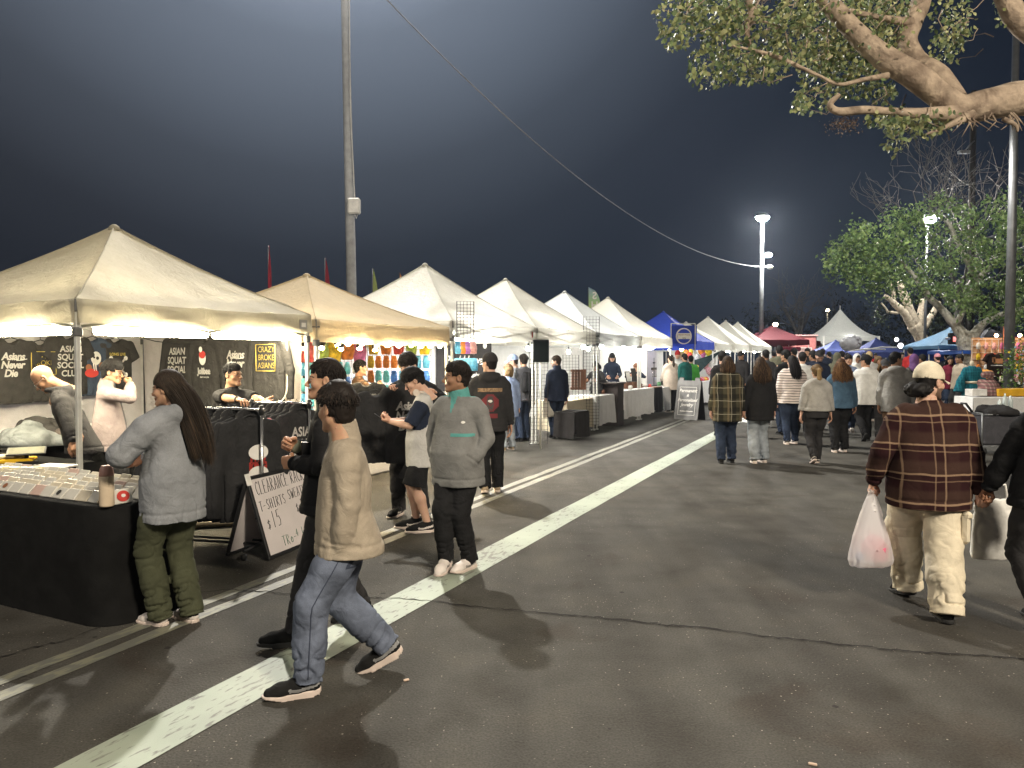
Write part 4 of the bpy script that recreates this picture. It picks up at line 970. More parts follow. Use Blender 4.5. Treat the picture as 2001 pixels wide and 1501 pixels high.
for i, (u, v, z) in enumerate(((13.1, .5, 1.95), (13.9, .35, 1.97), (14.8, 1.6, 1.85), (15.2, 1.2, 1.92), (15.5, .3, 2.0), (16.4, .3, 1.98), (17.0, .5, 2.0), (17.5, .9, 1.95), (18.2, .4, 1.98), (18.8, .5, 2.0), (18.9, 1.6, 1.95), (11.9, 1.4, 1.9))):
    bulb(W(u, v, z), 'bare white bulb hanging in front of the white sheet of the jewellery stall' if i < 11 else 'single bare bulb hanging beside the black name banner', group='bare bulbs over the jewellery stall' if i < 11 else None)
for i, (u, v) in enumerate(((22.6, 1.0), (24.2, 1.0), (26.5, 1.2), (28.0, 1.0), (30.2, 1.2), (31.5, .8), (34.1, 1.2), (35.5, .8), (37.2, 1.2), (38.7, .8))):
    bulb(W(u, v, 2.02), 'white bulb hanging under the blue tent' if i < 2 else 'white bulb glowing under the small white tents down the row', .07, group='bulbs under the blue tent' if i < 2 else 'bulbs in the far white tents', m=emit('far_bulb', (1, .97, .92), 260))

def patch(t, x, y, z, w, h, m, rz=90, nm='maker_label'):
    return MB().box((0, 0, 0), (w, .004, h)).obj(nm, m, t, (x, y, z), (0, 0, R(rz)))
patch(T1, .034, 2.80, 2.08, .13, .11, mat('label_grey', (.30, .29, .27), .7)); patch(T1, .037, 2.80, 2.075, .07, .05, mat('label_white', (.7, .68, .62), .7), nm='label_mark')
patch(T3, .036, 2.86, 2.12, .11, .17, mat('label_white', (.7, .68, .62), .7)); patch(T3, .040, 2.86, 2.13, .05, .11, mat('label_red', (.5, .08, .07), .7), nm='label_mark')
# ---------------------------------------------------------------- trees
def bark(name, c1, c2):
    m, nt, b = base(name); tc = nd(nt, 'TexCoord')
    n = nd(nt, 'TexNoise'); n.inputs['Scale'].default_value = 3.5; n.inputs['Detail'].default_value = 7; n.inputs['Distortion'].default_value = 1.5; ln(nt, tc, 'Object', n, 'Vector')
    n2 = nd(nt, 'TexNoise'); n2.inputs['Scale'].default_value = 22; n2.inputs['Detail'].default_value = 5; ln(nt, tc, 'Object', n2, 'Vector')
    r = ramp(nt, [(.32, c1), (.55, c2), (.72, tuple(x*1.25 for x in c2))], n); mx = mix(nt, .4, (r, 0), (n2, 0), 'OVERLAY'); setcol(nt, b, mx)
    b.inputs['Roughness'].default_value = .85; bp = nd(nt, 'Bump'); bp.inputs['Strength'].default_value = .7; bp.inputs['Distance'].default_value = .04
    ad = math_(nt, 'MULTIPLY_ADD', (n2, 0), .5, (n, 0)); ln(nt, ad, 0, bp, 'Height'); ln(nt, bp, 0, b, 'Normal'); return m
def leafmat(name, cols, rough=.45, trans=.25):
    m, nt, b = base(name); a = nd(nt, 'Attribute', attribute_name='Col'); ln(nt, a, 0, b, 'Base Color'); b.inputs['Roughness'].default_value = rough; b.inputs['Specular IOR Level'].default_value = .35
    t = nd(nt, 'BsdfTranslucent'); ln(nt, a, 0, t, 'Color'); ms = nd(nt, 'MixShader'); ms.inputs[0].default_value = trans; out = nt.nodes['Material Output']
    ln(nt, b, 0, ms, 1); ln(nt, t, 0, ms, 2); ln(nt, ms, 0, out, 'Surface'); return m
LEAF = np.array([(0, 0, 0), (.30, .28, .03), (.36, .55, .05), (.22, .82, .02), (0, 1, -.04), (-.22, .82, .02), (-.36, .55, .05), (-.30, .28, .03)])
def leaf_cloud(pts, size, cols, seed=0, droop=.6, narrow=1.0, tris=False):
    """each leaf a small bent blade; returns V, faces, colours"""
    rs = np.random.RandomState(seed); n = len(pts); L = size*rs.uniform(.6, 1.25, n)
    d = rs.normal(0, 1, (n, 3)); d[:, 2] -= droop; d /= np.linalg.norm(d, axis=1, keepdims=True); q = rs.normal(0, 1, (n, 3)); s = np.cross(d, q); s /= np.linalg.norm(s, axis=1, keepdims=True)+1e-9; nn = np.cross(s, d)
    B = LEAF if not tris else np.array([(0, 0, 0), (.36, .5, .05), (0, 1, -.03), (-.36, .5, .05)])
    V = pts[:, None, :] + L[:, None, None]*(B[None, :, 0:1]*narrow*s[:, None, :] + B[None, :, 1:2]*d[:, None, :] + B[None, :, 2:3]*2*nn[:, None, :]); k = len(B)
    if tris: Fq = np.arange(n)[:, None]*4 + np.array([0, 1, 2, 3])[None]
    else:
        o = np.arange(n)[:, None, None]*8; Fq = (o + np.array([(0, 1, 6, 7), (1, 2, 5, 6), (2, 3, 4, 5)])[None]); Fq[:, 0] = (np.arange(n)*8)[:, None] + np.array([7, 0, 1, 6]); 
        Fq[:, 1] = (np.arange(n)*8)[:, None] + np.array([6, 1, 2, 5]); Fq[:, 2] = (np.arange(n)*8)[:, None] + np.array([5, 2, 3, 4]); Fq = Fq.reshape(-1, 4)
    ci = rs.randint(0, len(cols), n); C = np.array(cols)[ci]*rs.uniform(.7, 1.3, (n, 1))
    return V.reshape(-1, 3), Fq, np.repeat(C, k, 0)
def branch_tree(rs, p, d, L, r, depth, out, spread=.6, up=.1, shrink=.72, tips=None, gn=0):
    """recursive limbs: list of (points, radii)"""
    pts = [Vector(p)]; dd = Vector(d).normalized(); n = 5
    for i in range(n):
        dd = (dd + Vector((rs.uniform(-1, 1), rs.uniform(-1, 1), rs.uniform(-.6, 1)))*.16 + Vector((0, 0, up*.3))).normalized(); pts.append(pts[-1] + dd*L/n)
    out.append((pts, [r*(1-.45*i/n) for i in range(n+1)], gn))
    if depth == 0:
        if tips is not None: tips.append(pts[-1])
        return
    for k in range(rs.choice((2, 3, 3))):
        i = rs.randint(2, n); a = Vector((rs.uniform(-1, 1), rs.uniform(-1, 1), rs.uniform(-.3, 1))).normalized()
        branch_tree(rs, pts[i] if k else pts[-1], dd*(1-spread)+a*spread, L*shrink*rs.uniform(.8, 1.15), r*.55*(1-.3*i/n)+.002, depth-1, out, spread, up, shrink, tips, gn+1)
M_GUM = bark('smooth_gum_bark', (.15, .108, .078), (.32, .25, .185)); M_PALEB = bark('pale_peeling_bark', (.26, .21, .15), (.55, .47, .35)); M_GREYB = bark('grey_bark', (.16, .16, .135), (.36, .345, .29)); M_DARKB = bark('dark_bark', (.02, .018, .016), (.05, .045, .04))
M_LEAF = leafmat('leaf_green', None)
# --- the great limb reaching in over the aisle
yb = 7.4; gt = empty('gum_tree', (6.9, 8.0, 0), 0, 'big smooth-barked tree reaching a thick forked limb over the aisle', 'tree')
o_ = Vector((6.9, 8.0, 0)); rs = random.Random(21)
def limb(name, pl, m=M_GUM, par=gt, n=14, y=yb, rk=1.0):
    """pl: (px, py, dy, width in px)"""
    P0 = [(P(a, b, y+c)-o_, wpx*(y+c)/F/2*rk) for a, b, c, wpx in pl]; pts = []; rr = []
    for i in range(len(P0)-1):
        p0 = P0[max(i-1, 0)]; p1, p2 = P0[i], P0[i+1]; p3 = P0[min(i+2, len(P0)-1)]
        for j in range(6):
            t = j/6; q = .5*((2*p1[0]) + (p2[0]-p0[0])*t + (2*p0[0]-5*p1[0]+4*p2[0]-p3[0])*t*t + (3*p1[0]-p0[0]-3*p2[0]+p3[0])*t**3)
            pts.append(q); rr.append((p1[1]*(1-t)+p2[1]*t)*(1+.02*math.sin(len(pts)*.9)))
    pts.append(P0[-1][0]); rr.append(P0[-1][1]); return MB().tube(pts, rr, n).obj(name, m, par), pts
MB().tube([(0, 0, -.1), (0, 0, .15), (0, .02, 1.2), (.02, 0, 2.6), (-.1, -.1, 3.5), (-.5, -.3, 4.0)], [.62, .5, .4, .37, .33, .26], 18).obj('trunk', M_GUM, gt)
big, bp_ = limb('limb', [(2110, 190, .2, 80), (2001, 192, 0, 66), (1935, 203, 0, 60), (1880, 212, 0, 52), (1840, 190, 0, 48), (1790, 150, 0, 50), (1735, 118, .1, 46), (1690, 82, .2, 40), (1650, 40, .3, 36), (1605, -10, .4, 34), (1540, -80, .5, 26)])
up_, bp2 = limb('limb', [(1868, 200, .1, 44), (1835, 155, .25, 48), (1790, 120, .4, 42), (1772, 80, .5, 38), (1785, 40, .6, 36), (1800, 0, .7, 36), (1805, -70, .8, 30)])
br = []
for pl in ([(1880, 222, -.05, 40), (1800, 222, -.1, 22), (1740, 218, -.15, 15), (1690, 215, -.2, 17), (1640, 218, -.2, 16), (1622, 205, -.2, 13), (1640, 185, -.2, 8)],
           [(1735, 148, .05, 14), (1690, 155, 0, 9), (1640, 165, -.1, 7), (1600, 148, -.15, 6), (1560, 130, -.2, 8), (1520, 112, -.2, 10), (1480, 100, -.3, 6), (1430, 90, -.3, 4)],
           [(1462, 0, .1, 20), (1470, 20, .1, 18), (1460, 50, .1, 12), (1462, 75, .1, 9), (1468, 100, 0, 6)],
           [(1780, 45, .5, 22), (1740, 38, .45, 14), (1700, 30, .4, 10), (1660, 22, .4, 12)],
           [(1960, -20, .1, 40), (1975, 15, .1, 42), (1995, 45, .1, 44), (2040, 80, .1, 46)],
           [(1900, 225, -.2, 22), (1870, 238, -.25, 14), (1840, 252, -.3, 8), (1810, 262, -.3, 4)],
           [(1462, 45, .1, 5), (1490, 42, 0, 4), (1520, 50, 0, 3), (1540, 48, 0, 2)], [(1466, 80, .1, 4), (1490, 62, .1, 3), (1530, 52, .1, 2)],
           [(1960, 232, -.3, 10), (1985, 245, -.3, 8), (1988, 258, -.3, 4)]):
    limb('branch', pl, par=big, n=8); br.append(pl)
# loose strips of bark under the limb
mb = MB()
for i in range(14):
    a = P(1880+rs.uniform(0, 120), 222+rs.uniform(-4, 10), yb-.25)-o_; mb.tube([a, a+Vector((rs.uniform(-.05, .05), -.02, -.06)), a+Vector((rs.uniform(-.12, .12), -.03, -rs.uniform(.08, .2)))], [.012, .008, .003], 4)
mb.obj('bark_strips', M_GUM, big, kind='stuff')
# foliage: lobes seen in the photograph (px, py, half-width, half-height, count)
lobes = [(1330, 30, 45, 45, 170), (1320, 70, 28, 25, 70), (1390, 25, 60, 40, 240), (1420, 70, 50, 40, 200), (1385, 130, 38, 42, 150), (1450, 125, 40, 35, 150), (1505, 80, 35, 50, 150), (1500, 130, 35, 30, 110), (1545, 60, 40, 60, 230), (1560, 20, 40, 40, 190), (1620, 70, 45, 70, 320), (1590, 110, 40, 40, 160), (1650, 120, 40, 45, 210), (1590, 180, 35, 40, 130), (1560, 200, 14, 22, 36), (1660, 170, 40, 22, 110), (1700, 90, 45, 55, 240), (1740, 60, 40, 50, 190), (1720, 175, 30, 20, 80), (1670, 20, 60, 30, 240), (1860, 40, 40, 50, 170), (1850, 90, 30, 30, 80), (1740, 230, 45, 22, 110), (1790, 245, 50, 22, 120), (1750, 270, 20, 30, 50), (1840, 230, 40, 20, 70), (1960, 20, 15, 30, 30), (1450, 15, 40, 20, 100), (1730, 15, 60, 25, 150), (1680, 250, 10, 6, 0)]
pp = []; rn = np.random.RandomState(4)
for (px, py, hw, hh, c) in lobes:
    for _ in range(int(c*1.75)):
        a = rn.uniform(0, 2*pi); r = rn.uniform(0, 1)**.55; dep = yb + (rn.normal(.75, .35) if px > 1585 and py < 200 else rn.normal(.15, .38))
        q = P(px+hw*1.12*r*math.cos(a), py+hh*1.12*r*math.sin(a), dep)-o_; pp.append(q)
pp = np.array([tuple(p) for p in pp]); GC = [(.19, .22, .09), (.26, .28, .12), (.12, .16, .07), (.33, .33, .16), (.08, .12, .055), (.16, .20, .11)]
near = np.argsort(pp[:, 1])[:270]; far_ = np.setdiff1d(np.arange(len(pp)), near)
V, Q, C = leaf_cloud(pp[far_], .053, GC, 3, .8, .85)
me = np_mesh('foliage', V, Q, M_LEAF, False, C); tag(link('foliage', me, gt), kind='stuff')
lm = []
for i in range(6):
    V, Q, C = leaf_cloud(np.zeros((1, 3)), .056, [GC[i]], 50+i, .5, .95); lm.append(np_mesh('leaf', V, Q, M_LEAF, False, C))
for j, i in enumerate(near): link('leaf', lm[j % 6], gt, Vector(pp[i]), (rn.uniform(-.6, .6), rn.uniform(-.6, .6), rn.uniform(0, 6.28)))
db = np.array([tuple(P(1650+rn.normal(0, 17), 243+rn.normal(0, 9), yb-.1+rn.normal(0, .1))-o_) for _ in range(260)])
V, Q, C = leaf_cloud(db, .022, [(.14, .09, .06), (.10, .07, .05)], 9, .8, .8); tag(link('dry_sprig', np_mesh('dry_sprig', V, Q, M_LEAF, False, C), gt), kind='stuff')
# twigs carrying the leaves
mb = MB()
for _ in range(150):
    a = Vector(pp[rn.randint(len(pp))]); L = [a]
    for k in range(3): L.append(L[-1] + Vector((rn.normal(.05, .05), rn.normal(0, .05), rn.normal(.04, .05))))
    mb.tube(L, [.002, .003, .005, .006], 4)
mb.obj('twigs', M_GUM, gt, kind='stuff')

# --- green tree on the east side
def crown_tree(base_, limbs, lobes, y, name, label, mbark, cols, size, seed, density=1.0, oy=.0, depth=.9, narrow=.75, group=None, twig=True):
    o = Vector((base_[0], base_[1], 0)); t = empty(name, o, 0, label, 'tree', group); first = True; par = t
    for pl in limbs:
        P0 = [(P(a, b, y+c)-o, wpx*(y+c)/F/2) for a, b, c, wpx in pl]; pts = [p for p, _ in P0]; rr = [r for _, r in P0]
        if first: pts = [Vector((pts[0].x, pts[0].y, -.1))] + pts; rr = [rr[0]*1.25] + rr
        L = []; R2 = []
        for i in range(len(pts)-1):
            for j in range(4):
                u = j/4; L.append(pts[i].lerp(pts[i+1], u) + Vector((rnd.uniform(-1, 1), 0, rnd.uniform(-1, 1)))*.02); R2.append(rr[i]*(1-u)+rr[i+1]*u)
        L.append(pts[-1]); R2.append(rr[-1]); ob = MB().tube(L, R2, 12).obj('trunk' if first else 'limb', mbark, par)
        if first: par = ob
        first = False
    rn = np.random.RandomState(seed); pp = []
    for (px, py, hw, hh, c) in lobes:
        n = int(c*density); nc = max(3, int(n/22))
        for _ in range(nc):   # clumps inside each lobe leave gaps between
            a = rn.uniform(0, 2*pi); r = rn.uniform(0, 1)**.5; dz = rn.normal(0, depth); c0 = (px+hw*r*math.cos(a), py+hh*r*math.sin(a), y+oy+dz)
            for _ in range(22): pp.append(tuple(P(c0[0]+rn.normal(0, 9), c0[1]+rn.normal(0, 7), c0[2]+rn.normal(0, .16))-o))
    V, Q, C = leaf_cloud(np.array(pp), size, cols, seed, .3, narrow, tris=True); tag(link('crown', np_mesh('crown', V, Q, M_LEAF, False, C), t), kind='stuff'); return t
yt = 27.0; tb = P(1893, 690, yt)
crown_tree((tb.x, yt), [[(1893, 715, 0, 42), (1892, 690, 0, 36), (1888, 668, 0, 36), (1895, 650, 0, 40)], [(1888, 664, 0, 28), (1868, 638, 0, 18), (1845, 610, 0, 14), (1815, 580, .2, 12), (1790, 545, .3, 9), (1760, 510, .3, 5)], [(1898, 660, 0, 24), (1925, 630, -.2, 13), (1965, 612, -.4, 9), (2010, 600, -.6, 7)], [(1910, 545, .5, 13), (1890, 510, .5, 11), (1868, 465, .6, 9), (1850, 430, .7, 6)], [(1868, 640, 0, 12), (1890, 590, .3, 10), (1912, 545, .5, 12), (1935, 520, .5, 8)]],
   [(1665, 500, 45, 35, 1100), (1640, 520, 25, 22, 500), (1700, 460, 50, 35, 1000), (1740, 510, 60, 50, 1500), (1700, 545, 45, 22, 700), (1760, 430, 45, 30, 600), (1800, 480, 60, 60, 1400), (1780, 560, 50, 30, 800), (1850, 430, 60, 40, 800), (1870, 540, 50, 60, 1400), (1930, 470, 55, 50, 1300), (1960, 420, 45, 40, 700), (1900, 600, 40, 25, 600), (1945, 585, 50, 40, 1200), (1990, 540, 40, 60, 1300), (1990, 620, 25, 40, 500), (1980, 460, 30, 50, 700), (1830, 400, 30, 20, 200)],
   yt, 'green_tree', 'broad green leafy tree with a grey forked trunk beside the white table', M_GREYB, [(.12, .185, .06), (.09, .145, .05), (.16, .22, .075), (.06, .105, .036)], .145, 5, .68)
# --- pale many-stemmed tree
y2 = 36.0; b2 = P(1812, 690, y2)
crown_tree((b2.x, y2), [[(1815, 720, 0, 26), (1812, 690, 0, 24), (1800, 660, 0, 24), (1785, 635, 0, 26)], [(1790, 645, 0, 20), (1770, 615, 0, 16), (1745, 590, 0, 11), (1728, 578, 0, 7)], [(1790, 640, 0, 22), (1775, 600, 0, 17), (1762, 565, .2, 14), (1757, 550, .2, 8)], [(1748, 592, 0, 8), (1745, 570, 0, 8), (1742, 555, 0, 5)], [(1795, 640, .1, 16), (1800, 610, .2, 14), (1805, 585, .2, 12)], [(1800, 650, .1, 14), (1825, 610, .2, 12), (1835, 590, .3, 8)], [(1755, 612, 0, 6), (1735, 610, 0, 5), (1722, 592, 0, 3)]],
   [(1780, 545, 40, 18, 300), (1825, 560, 25, 20, 200), (1830, 640, 22, 30, 150), (1720, 622, 8, 8, 25), (1715, 590, 10, 10, 30), (1700, 560, 18, 10, 50)], y2, 'pale_tree', 'pale-barked tree of several bare stems behind the crowd', M_PALEB, [(.04, .06, .025), (.03, .045, .02)], .15, 6, .6)
# --- leafless tree rising behind them
def bare_tree(px, y, h, label, m, seed, n0=5, spread=.75, r0=.16, lean=(0, 0, 1), depth=4, L0=None, group=None):
    b = P(px, 690, y); t = empty('bare_tree', (b.x, y, 0), 0, label, 'tree', group); rs = random.Random(seed); out = []
    MB().tube([(0, 0, -.1), (.1, 0, h*.22), (0, .1, h*.42)], [r0*1.3, r0, r0*.8], 9).obj('trunk', m, t)
    for i in range(n0):
        a = 2*pi*i/n0 + rs.uniform(-.4, .4); branch_tree(rs, (0, .1, h*rs.uniform(.28, .42)), (math.cos(a)*spread+lean[0], math.sin(a)*spread*.5, lean[2]*.8), (L0 or h*.24)*rs.uniform(.8, 1.2), r0*.45, depth, out, .62, .05, .78)
    mb = MB()
    for pts, rr, g in out:
        if g == 0: MB().tube(pts, rr, 7).obj('limb', m, t)
        else: mb.tube(pts, [max(q, .010) for q in rr], 4, cap=False)
    mb.obj('branches', m, t, kind='stuff'); return t
bare_tree(1870, 31.5, 11.5, 'leafless tree whose fine branches spread above the green crown', bark('brown_bark', (.035, .03, .026), (.08, .07, .062)), 8, 6, .9, .17)
bare_tree(1560, 62, 9.5, 'dark leafless tree far off behind the red canopy', M_DARKB, 12, 6, .6, .3, depth=3, group='dark trees far off')
bare_tree(1650, 66, 8, 'dark leafless tree far off behind the high-peaked tent', M_DARKB, 15, 5, .6, .3, depth=3, group='dark trees far off')
# dark trees closing the view
for i, (px, y, h, wd, lab) in enumerate(((1500, 95, 8, 7, 'dark far tree mass behind the small white tents'), (1700, 100, 10, 9, 'dark far tree behind the peaked tent'), (1840, 60, 8, 6, 'dark tree far behind the pale stems'), (1960, 58, 9, 7, 'dark tree far behind the orange display'), (1600, 105, 9, 8, 'dark far tree behind the pink trailer'), (2080, 45, 9, 6, 'dark tree at the edge of the car park'))):
    b = P(px, 690, y); t = empty('dark_tree', (b.x, y, 0), 0, lab, 'tree', 'dark trees far off'); MB().tube([(0, 0, -.1), (0, 0, h*.5)], [.35, .2], 8).obj('trunk', M_DARKB, t)
    rn = np.random.RandomState(40+i); c = rn.normal(0, 1, (60, 3))*np.array([wd*.42, wd*.25, h*.2]) + np.array([0, 0, h*.6]); pts = (c[:, None, :] + rn.normal(0, .45, (60, 22, 3))).reshape(-1, 3); pts[:, 2] = np.maximum(pts[:, 2], .4)
    V, Q, C = leaf_cloud(pts, .42, [(.012, .016, .010), (.02, .024, .014)], 60+i, .3, .8, tris=True); tag(link('crown', np_mesh('crown', V, Q, M_LEAF, False, C), t), kind='stuff')
# ---------------------------------------------------------------- goods and fittings of the stalls
def Uat(px, v, dv=0):     # position along the row that shows at picture column px, v metres inside the front line
    k = (px - CX)/F; return (k*(O0.y + NV.y*v) - (O0.x + NV.x*v))/(DV.x - k*DV.y)
M_CHAR = fabric('charcoal_jersey', (.038, .036, .034), .2, 300, .45, 6); M_BLK = fabric('black_fleece', (.026, .026, .027), .2, 300, .5, 6); M_NAVY = fabric('slate_blue_jersey', (.045, .06, .09), .15, 300, .4, 6)
M_INKW = mat('white_print', (.72, .70, .66), .8, var=.05); M_INKY = mat('yellow_print', (.62, .48, .10), .8, var=.05); M_INKR = mat('red_print', (.50, .05, .04), .8, var=.05); M_INKB = mat('blue_print', (.05, .10, .30), .8); M_INKO = mat('brown_print', (.28, .12, .06), .8)
M_BLACKP = mat('black_plastic', (.015, .015, .016), .45); M_CHROME = mat('chrome_tube', (.55, .55, .55), .25, .9); M_BLKM = mat('black_metal', (.02, .02, .022), .5, .3)
FR = 1  # text faces -y when rotated by 90 deg about x
def garment_geo(kind):
    if ('g', kind) in CACHE: return CACHE[('g', kind)]
    s = SDF((-.48, -.16, -1.0), (.48, .16, .12), .011); hd = kind == 'hoodie'; L = .74
    s.rings([(-L, 0, 0, .245, .030), (-L+.04, 0, 0, .255, .042), (-.40, 0, 0, .255, .048), (-.16, 0, 0, .25, .046), (-.07, 0, 0, .19, .040), (-.02, 0, 0, .10, .035)], .03)
    for q in (-1, 1):
        s.cone((q*.11, 0, -.035), (q*.235, 0, -.085), .042, .055, .03, flat=((0, 1, 0), .8))
        if kind == 'tee': s.cone((q*.235, 0, -.085), (q*.325, .0, -.27), .068, .075, .02, flat=((0, 1, 0), .5), clip=1)
        else:
            s.cone((q*.245, 0, -.09), (q*.335, .01, -.40), .066, .060, .02, flat=((0, 1, 0), .65)); s.cone((q*.335, .01, -.40), (q*.325, .015, -.70), .060, .045, .02, flat=((0, 1, 0), .65), clip=1)
    if hd:
        s.ell((0, .045, -.015), (.13, .06, .085), .03); s.ell((0, -.03, .02), (.07, .05, .06), .01, 'sub')
        s.ell((0, -.045, -.52), (.15, .018, .08), .02)
    else: s.ell((0, -.02, .0), (.075, .07, .055), .006, 'sub')
    s.plane((0, -.050, 0), (0, -1, 0)); V, Q = s.mesh()
    m = np.clip((-.12-V[:, 2])/.3, .15, 1); V = folds(V, Q, .007, (14, 9, 3.2), len(kind), .6, m)
    CACHE[('g', kind)] = (V, Q); return V, Q
GM = {}
def garment(kind, m, loc, rz, label, group=None, hang=True, sc=(1, 1, 1), cat=None, tilt=0):
    k = (kind, m.name)
    if k not in GM: GM[k] = np_mesh(kind, *garment_geo(kind), m)
    nm = {'tee': 'tee_shirt', 'hoodie': 'hoodie', 'sweater': 'sweatshirt'}[kind]; o = link(nm, GM[k], None, loc, (0, tilt, rz)); o.scale = sc
    tag(o, label, cat or {'tee': 'T-shirt', 'hoodie': 'hoodie', 'sweater': 'sweatshirt'}[kind], group)
    if hang:
        if 'hg' not in GM:
            GM['hg'] = MB().tube([(-.19, 0, -.055), (-.02, 0, -.005), (0, 0, .0), (.02, 0, -.005), (.19, 0, -.055)], .006, 5).tube([(0, 0, 0), (0, 0, .05), (.015, 0, .075), (.025, 0, .06)], .0035, 4).mesh('hanger', M_BLACKP)
        h = link('hanger', GM['hg'], o, (0, 0, .02))
    return o
PT = (R(90), 0, 0); PY = -.060
def tx(o, s, x, z, size, m, y=PY, **kw): return text(s, size, m, o, (x, y, z), PT, **kw)
def disc(o, c, r, m, name='print', rx=None, n=20, y0=.0, y1=.002):
    rx = rx or r; return MB().prism([(c[0]+rx*math.cos(2*pi*i/n), c[1]+r*math.sin(2*pi*i/n)) for i in range(n)], 0, .0016, Matrix(((1, 0, 0, 0), (0, 0, -1, PY+y0), (0, 1, 0, 0), (0, 0, 0, 1)))).obj(name, m, o)
def never_die(o, k=1.0, y=PY):
    for s, z, x in (('Asians', -.20, .0), ('Never', -.295, -.01), ('Die', -.39, -.04)): tx(o, s, x*k, z, .125*k, M_INKW, y, shear=.22, bold=.004, space=.92)
    MB().tube([(.03, y, -.243), (.10, y-.001, -.238), (.155, y, -.225)], .006, 4).obj('print', M_INKW, o)
def broke(o, y=PY):
    for s, z in (('CRAZY', -.18), ('BROKE', -.265), ('ASIANS', -.35)): tx(o, s, 0, z, .088, M_INKY, y, bold=-.0005, space=.95)
    mb = MB(); w, t, b = .155, -.125, -.405
    for a, c in (((-w, t), (w, t)), ((w, t), (w, b)), ((w, b), (-w, b)), ((-w, b), (-w, t))): mb.tube([(a[0], y, a[1]), (c[0], y, c[1])], .005, 4)
    mb.obj('print_frame', M_INKY, o, kind='stuff')
def squat(o, y=PY):
    for s, z, x in (('ASIAN', -.17, .01), ('SQUAT', -.27, 0), ('SOCIAL', -.37, 0), ('CLUB', -.47, .0)): tx(o, s, x, z, .105, M_INKW, y, bold=.003, shear=.05)
RT = R(63)
v0 = 2.86
def wallp(px, v, z): return W(Uat(px, v), v, z)
g1 = 'T-shirts hung on the back sheet of the hoodie stall'
o = garment('tee', M_CHAR, wallp(22, v0-.03, 1.90), RT, 'charcoal T-shirt with white Asians Never Die lettering on the back sheet', g1, sc=(.95, 1, 1.02)); never_die(o, .92)
o = garment('tee', M_CHAR, wallp(80, v0, 1.88), RT, 'charcoal T-shirt with yellow boxed Crazy Broke Asians lettering on the back sheet', g1, sc=(.95, 1, .98)); broke(o)
o = garment('tee', M_CHAR, wallp(134, v0-.03, 1.96), RT, 'charcoal T-shirt with white Asian Squat Social Club lettering behind the tent leg', g1, sc=(.95, 1, 1)); squat(o)
o = garment('tee', M_NAVY, wallp(181, v0, 1.94), RT, 'slate blue T-shirt with a round white and red noodle bowl print', g1, sc=(.92, 1, 1))
disc(o, (.01, -.26), .085, M_INKW, 'print_head', .075); disc(o, (.03, -.26), .022, M_CHAR, 'print_eye', y0=-.002); disc(o, (-.02, -.25), .015, M_CHAR, 'print_eye', y0=-.002); disc(o, (-.10, -.38), .045, M_INKO, 'print_patch'); disc(o, (.10, -.36), .05, M_INKO, 'print_patch'); disc(o, (-.06, -.45), .055, M_INKR, 'print_bowl', .10, y0=-.002); disc(o, (.08, -.43), .03, M_INKB, 'print_patch', y0=-.002)
MB().tube([(-.03, PY, -.32), (-.02, PY, -.42)], .008, 4).tube([(.0, PY, -.32), (.01, PY, -.42)], .008, 4).obj('print_noodles', M_INKW, o)
o = garment('tee', M_CHAR, wallp(226, v0, 1.93), RT, 'black T-shirt with a round emblem over crossed white spoons', g1, sc=(.92, 1, 1))
for a in (40, 140): MB().tube([(-.14*math.cos(R(a)), PY, -.36-.16*math.sin(R(a))), (.14*math.cos(R(a)), PY, -.36+.16*math.sin(R(a)))], .012, 5).obj('print_spoon', M_INKW, o)
for a in (40, 140, 220, 320): disc(o, (.15*math.cos(R(a)), -.36+.17*math.sin(R(a))), .03, M_INKW, 'print_spoon')
disc(o, (0, -.36), .095, M_CHAR, 'print_disc', y0=-.004); disc(o, (0, -.36), .080, M_INKW, 'print_disc', y0=-.006); disc(o, (0, -.375), .055, M_INKR, 'print_disc', y0=-.008); disc(o, (0, -.315), .03, M_INKY, 'print_disc', .04, y0=-.008); tx(o, 'LONG LIVE', 0, -.20, .05, M_INKY, bold=.002); tx(o, 'RICE', 0, -.52, .05, M_INKY, bold=.002)
g2 = 'hoodies hung on the sheet beside the toy stall'; vv = .06
o = garment('hoodie', M_CHAR, W(2.82, 2.12, 1.97), RZ, 'charcoal hoodie with white Asian Squat Social Club letters, nearest the stall corner', g2, sc=(1, 1, 1.2)); squat(o)
o = garment('sweater', M_CHAR, W(2.80, 1.60, 1.95), RZ, 'charcoal sweatshirt with a round red and white badge above white lettering', g2, sc=(.98, 1, 1.22))
disc(o, (0, -.22), .075, M_INKW, 'print_badge', .062); disc(o, (0, -.185), .04, M_INKR, 'print_badge', .06, y0=-.002); disc(o, (-.03, -.13), .03, M_INKW, 'print_badge', y0=-.003); tx(o, 'Jolibee', .01, -.36, .085, M_INKW, bold=.006); tx(o, "don't worry be", .02, -.42, .026, M_INKW, bold=.001, shear=.2)
o = garment('hoodie', M_CHAR, W(2.82, 1.06, 1.95), RZ, 'charcoal hoodie with white Asians Never lettering behind the seller', g2, sc=(1, 1, 1.15)); never_die(o, 1.0)
o = garment('sweater', M_CHAR, W(2.80, .52, 1.99), RZ, 'charcoal sweatshirt with yellow boxed Crazy Broke Asians print by the cable', g2, sc=(1, 1, 1.15)); broke(o)
L = []
for i in range(25):
    a = pi + pi*i/24; L.append(W(2.78, .27+.11*math.cos(a)*(1 if i < 99 else 1), 1.30+.16*math.sin(a)))
L = [W(2.8, .38, 2.0)] + [W(2.78, .325-.115*math.cos(pi*i/20), 1.45-.23*math.sin(pi*i/20)) for i in range(21)][::-1][::-1] + [W(2.8, .45, 2.0)]
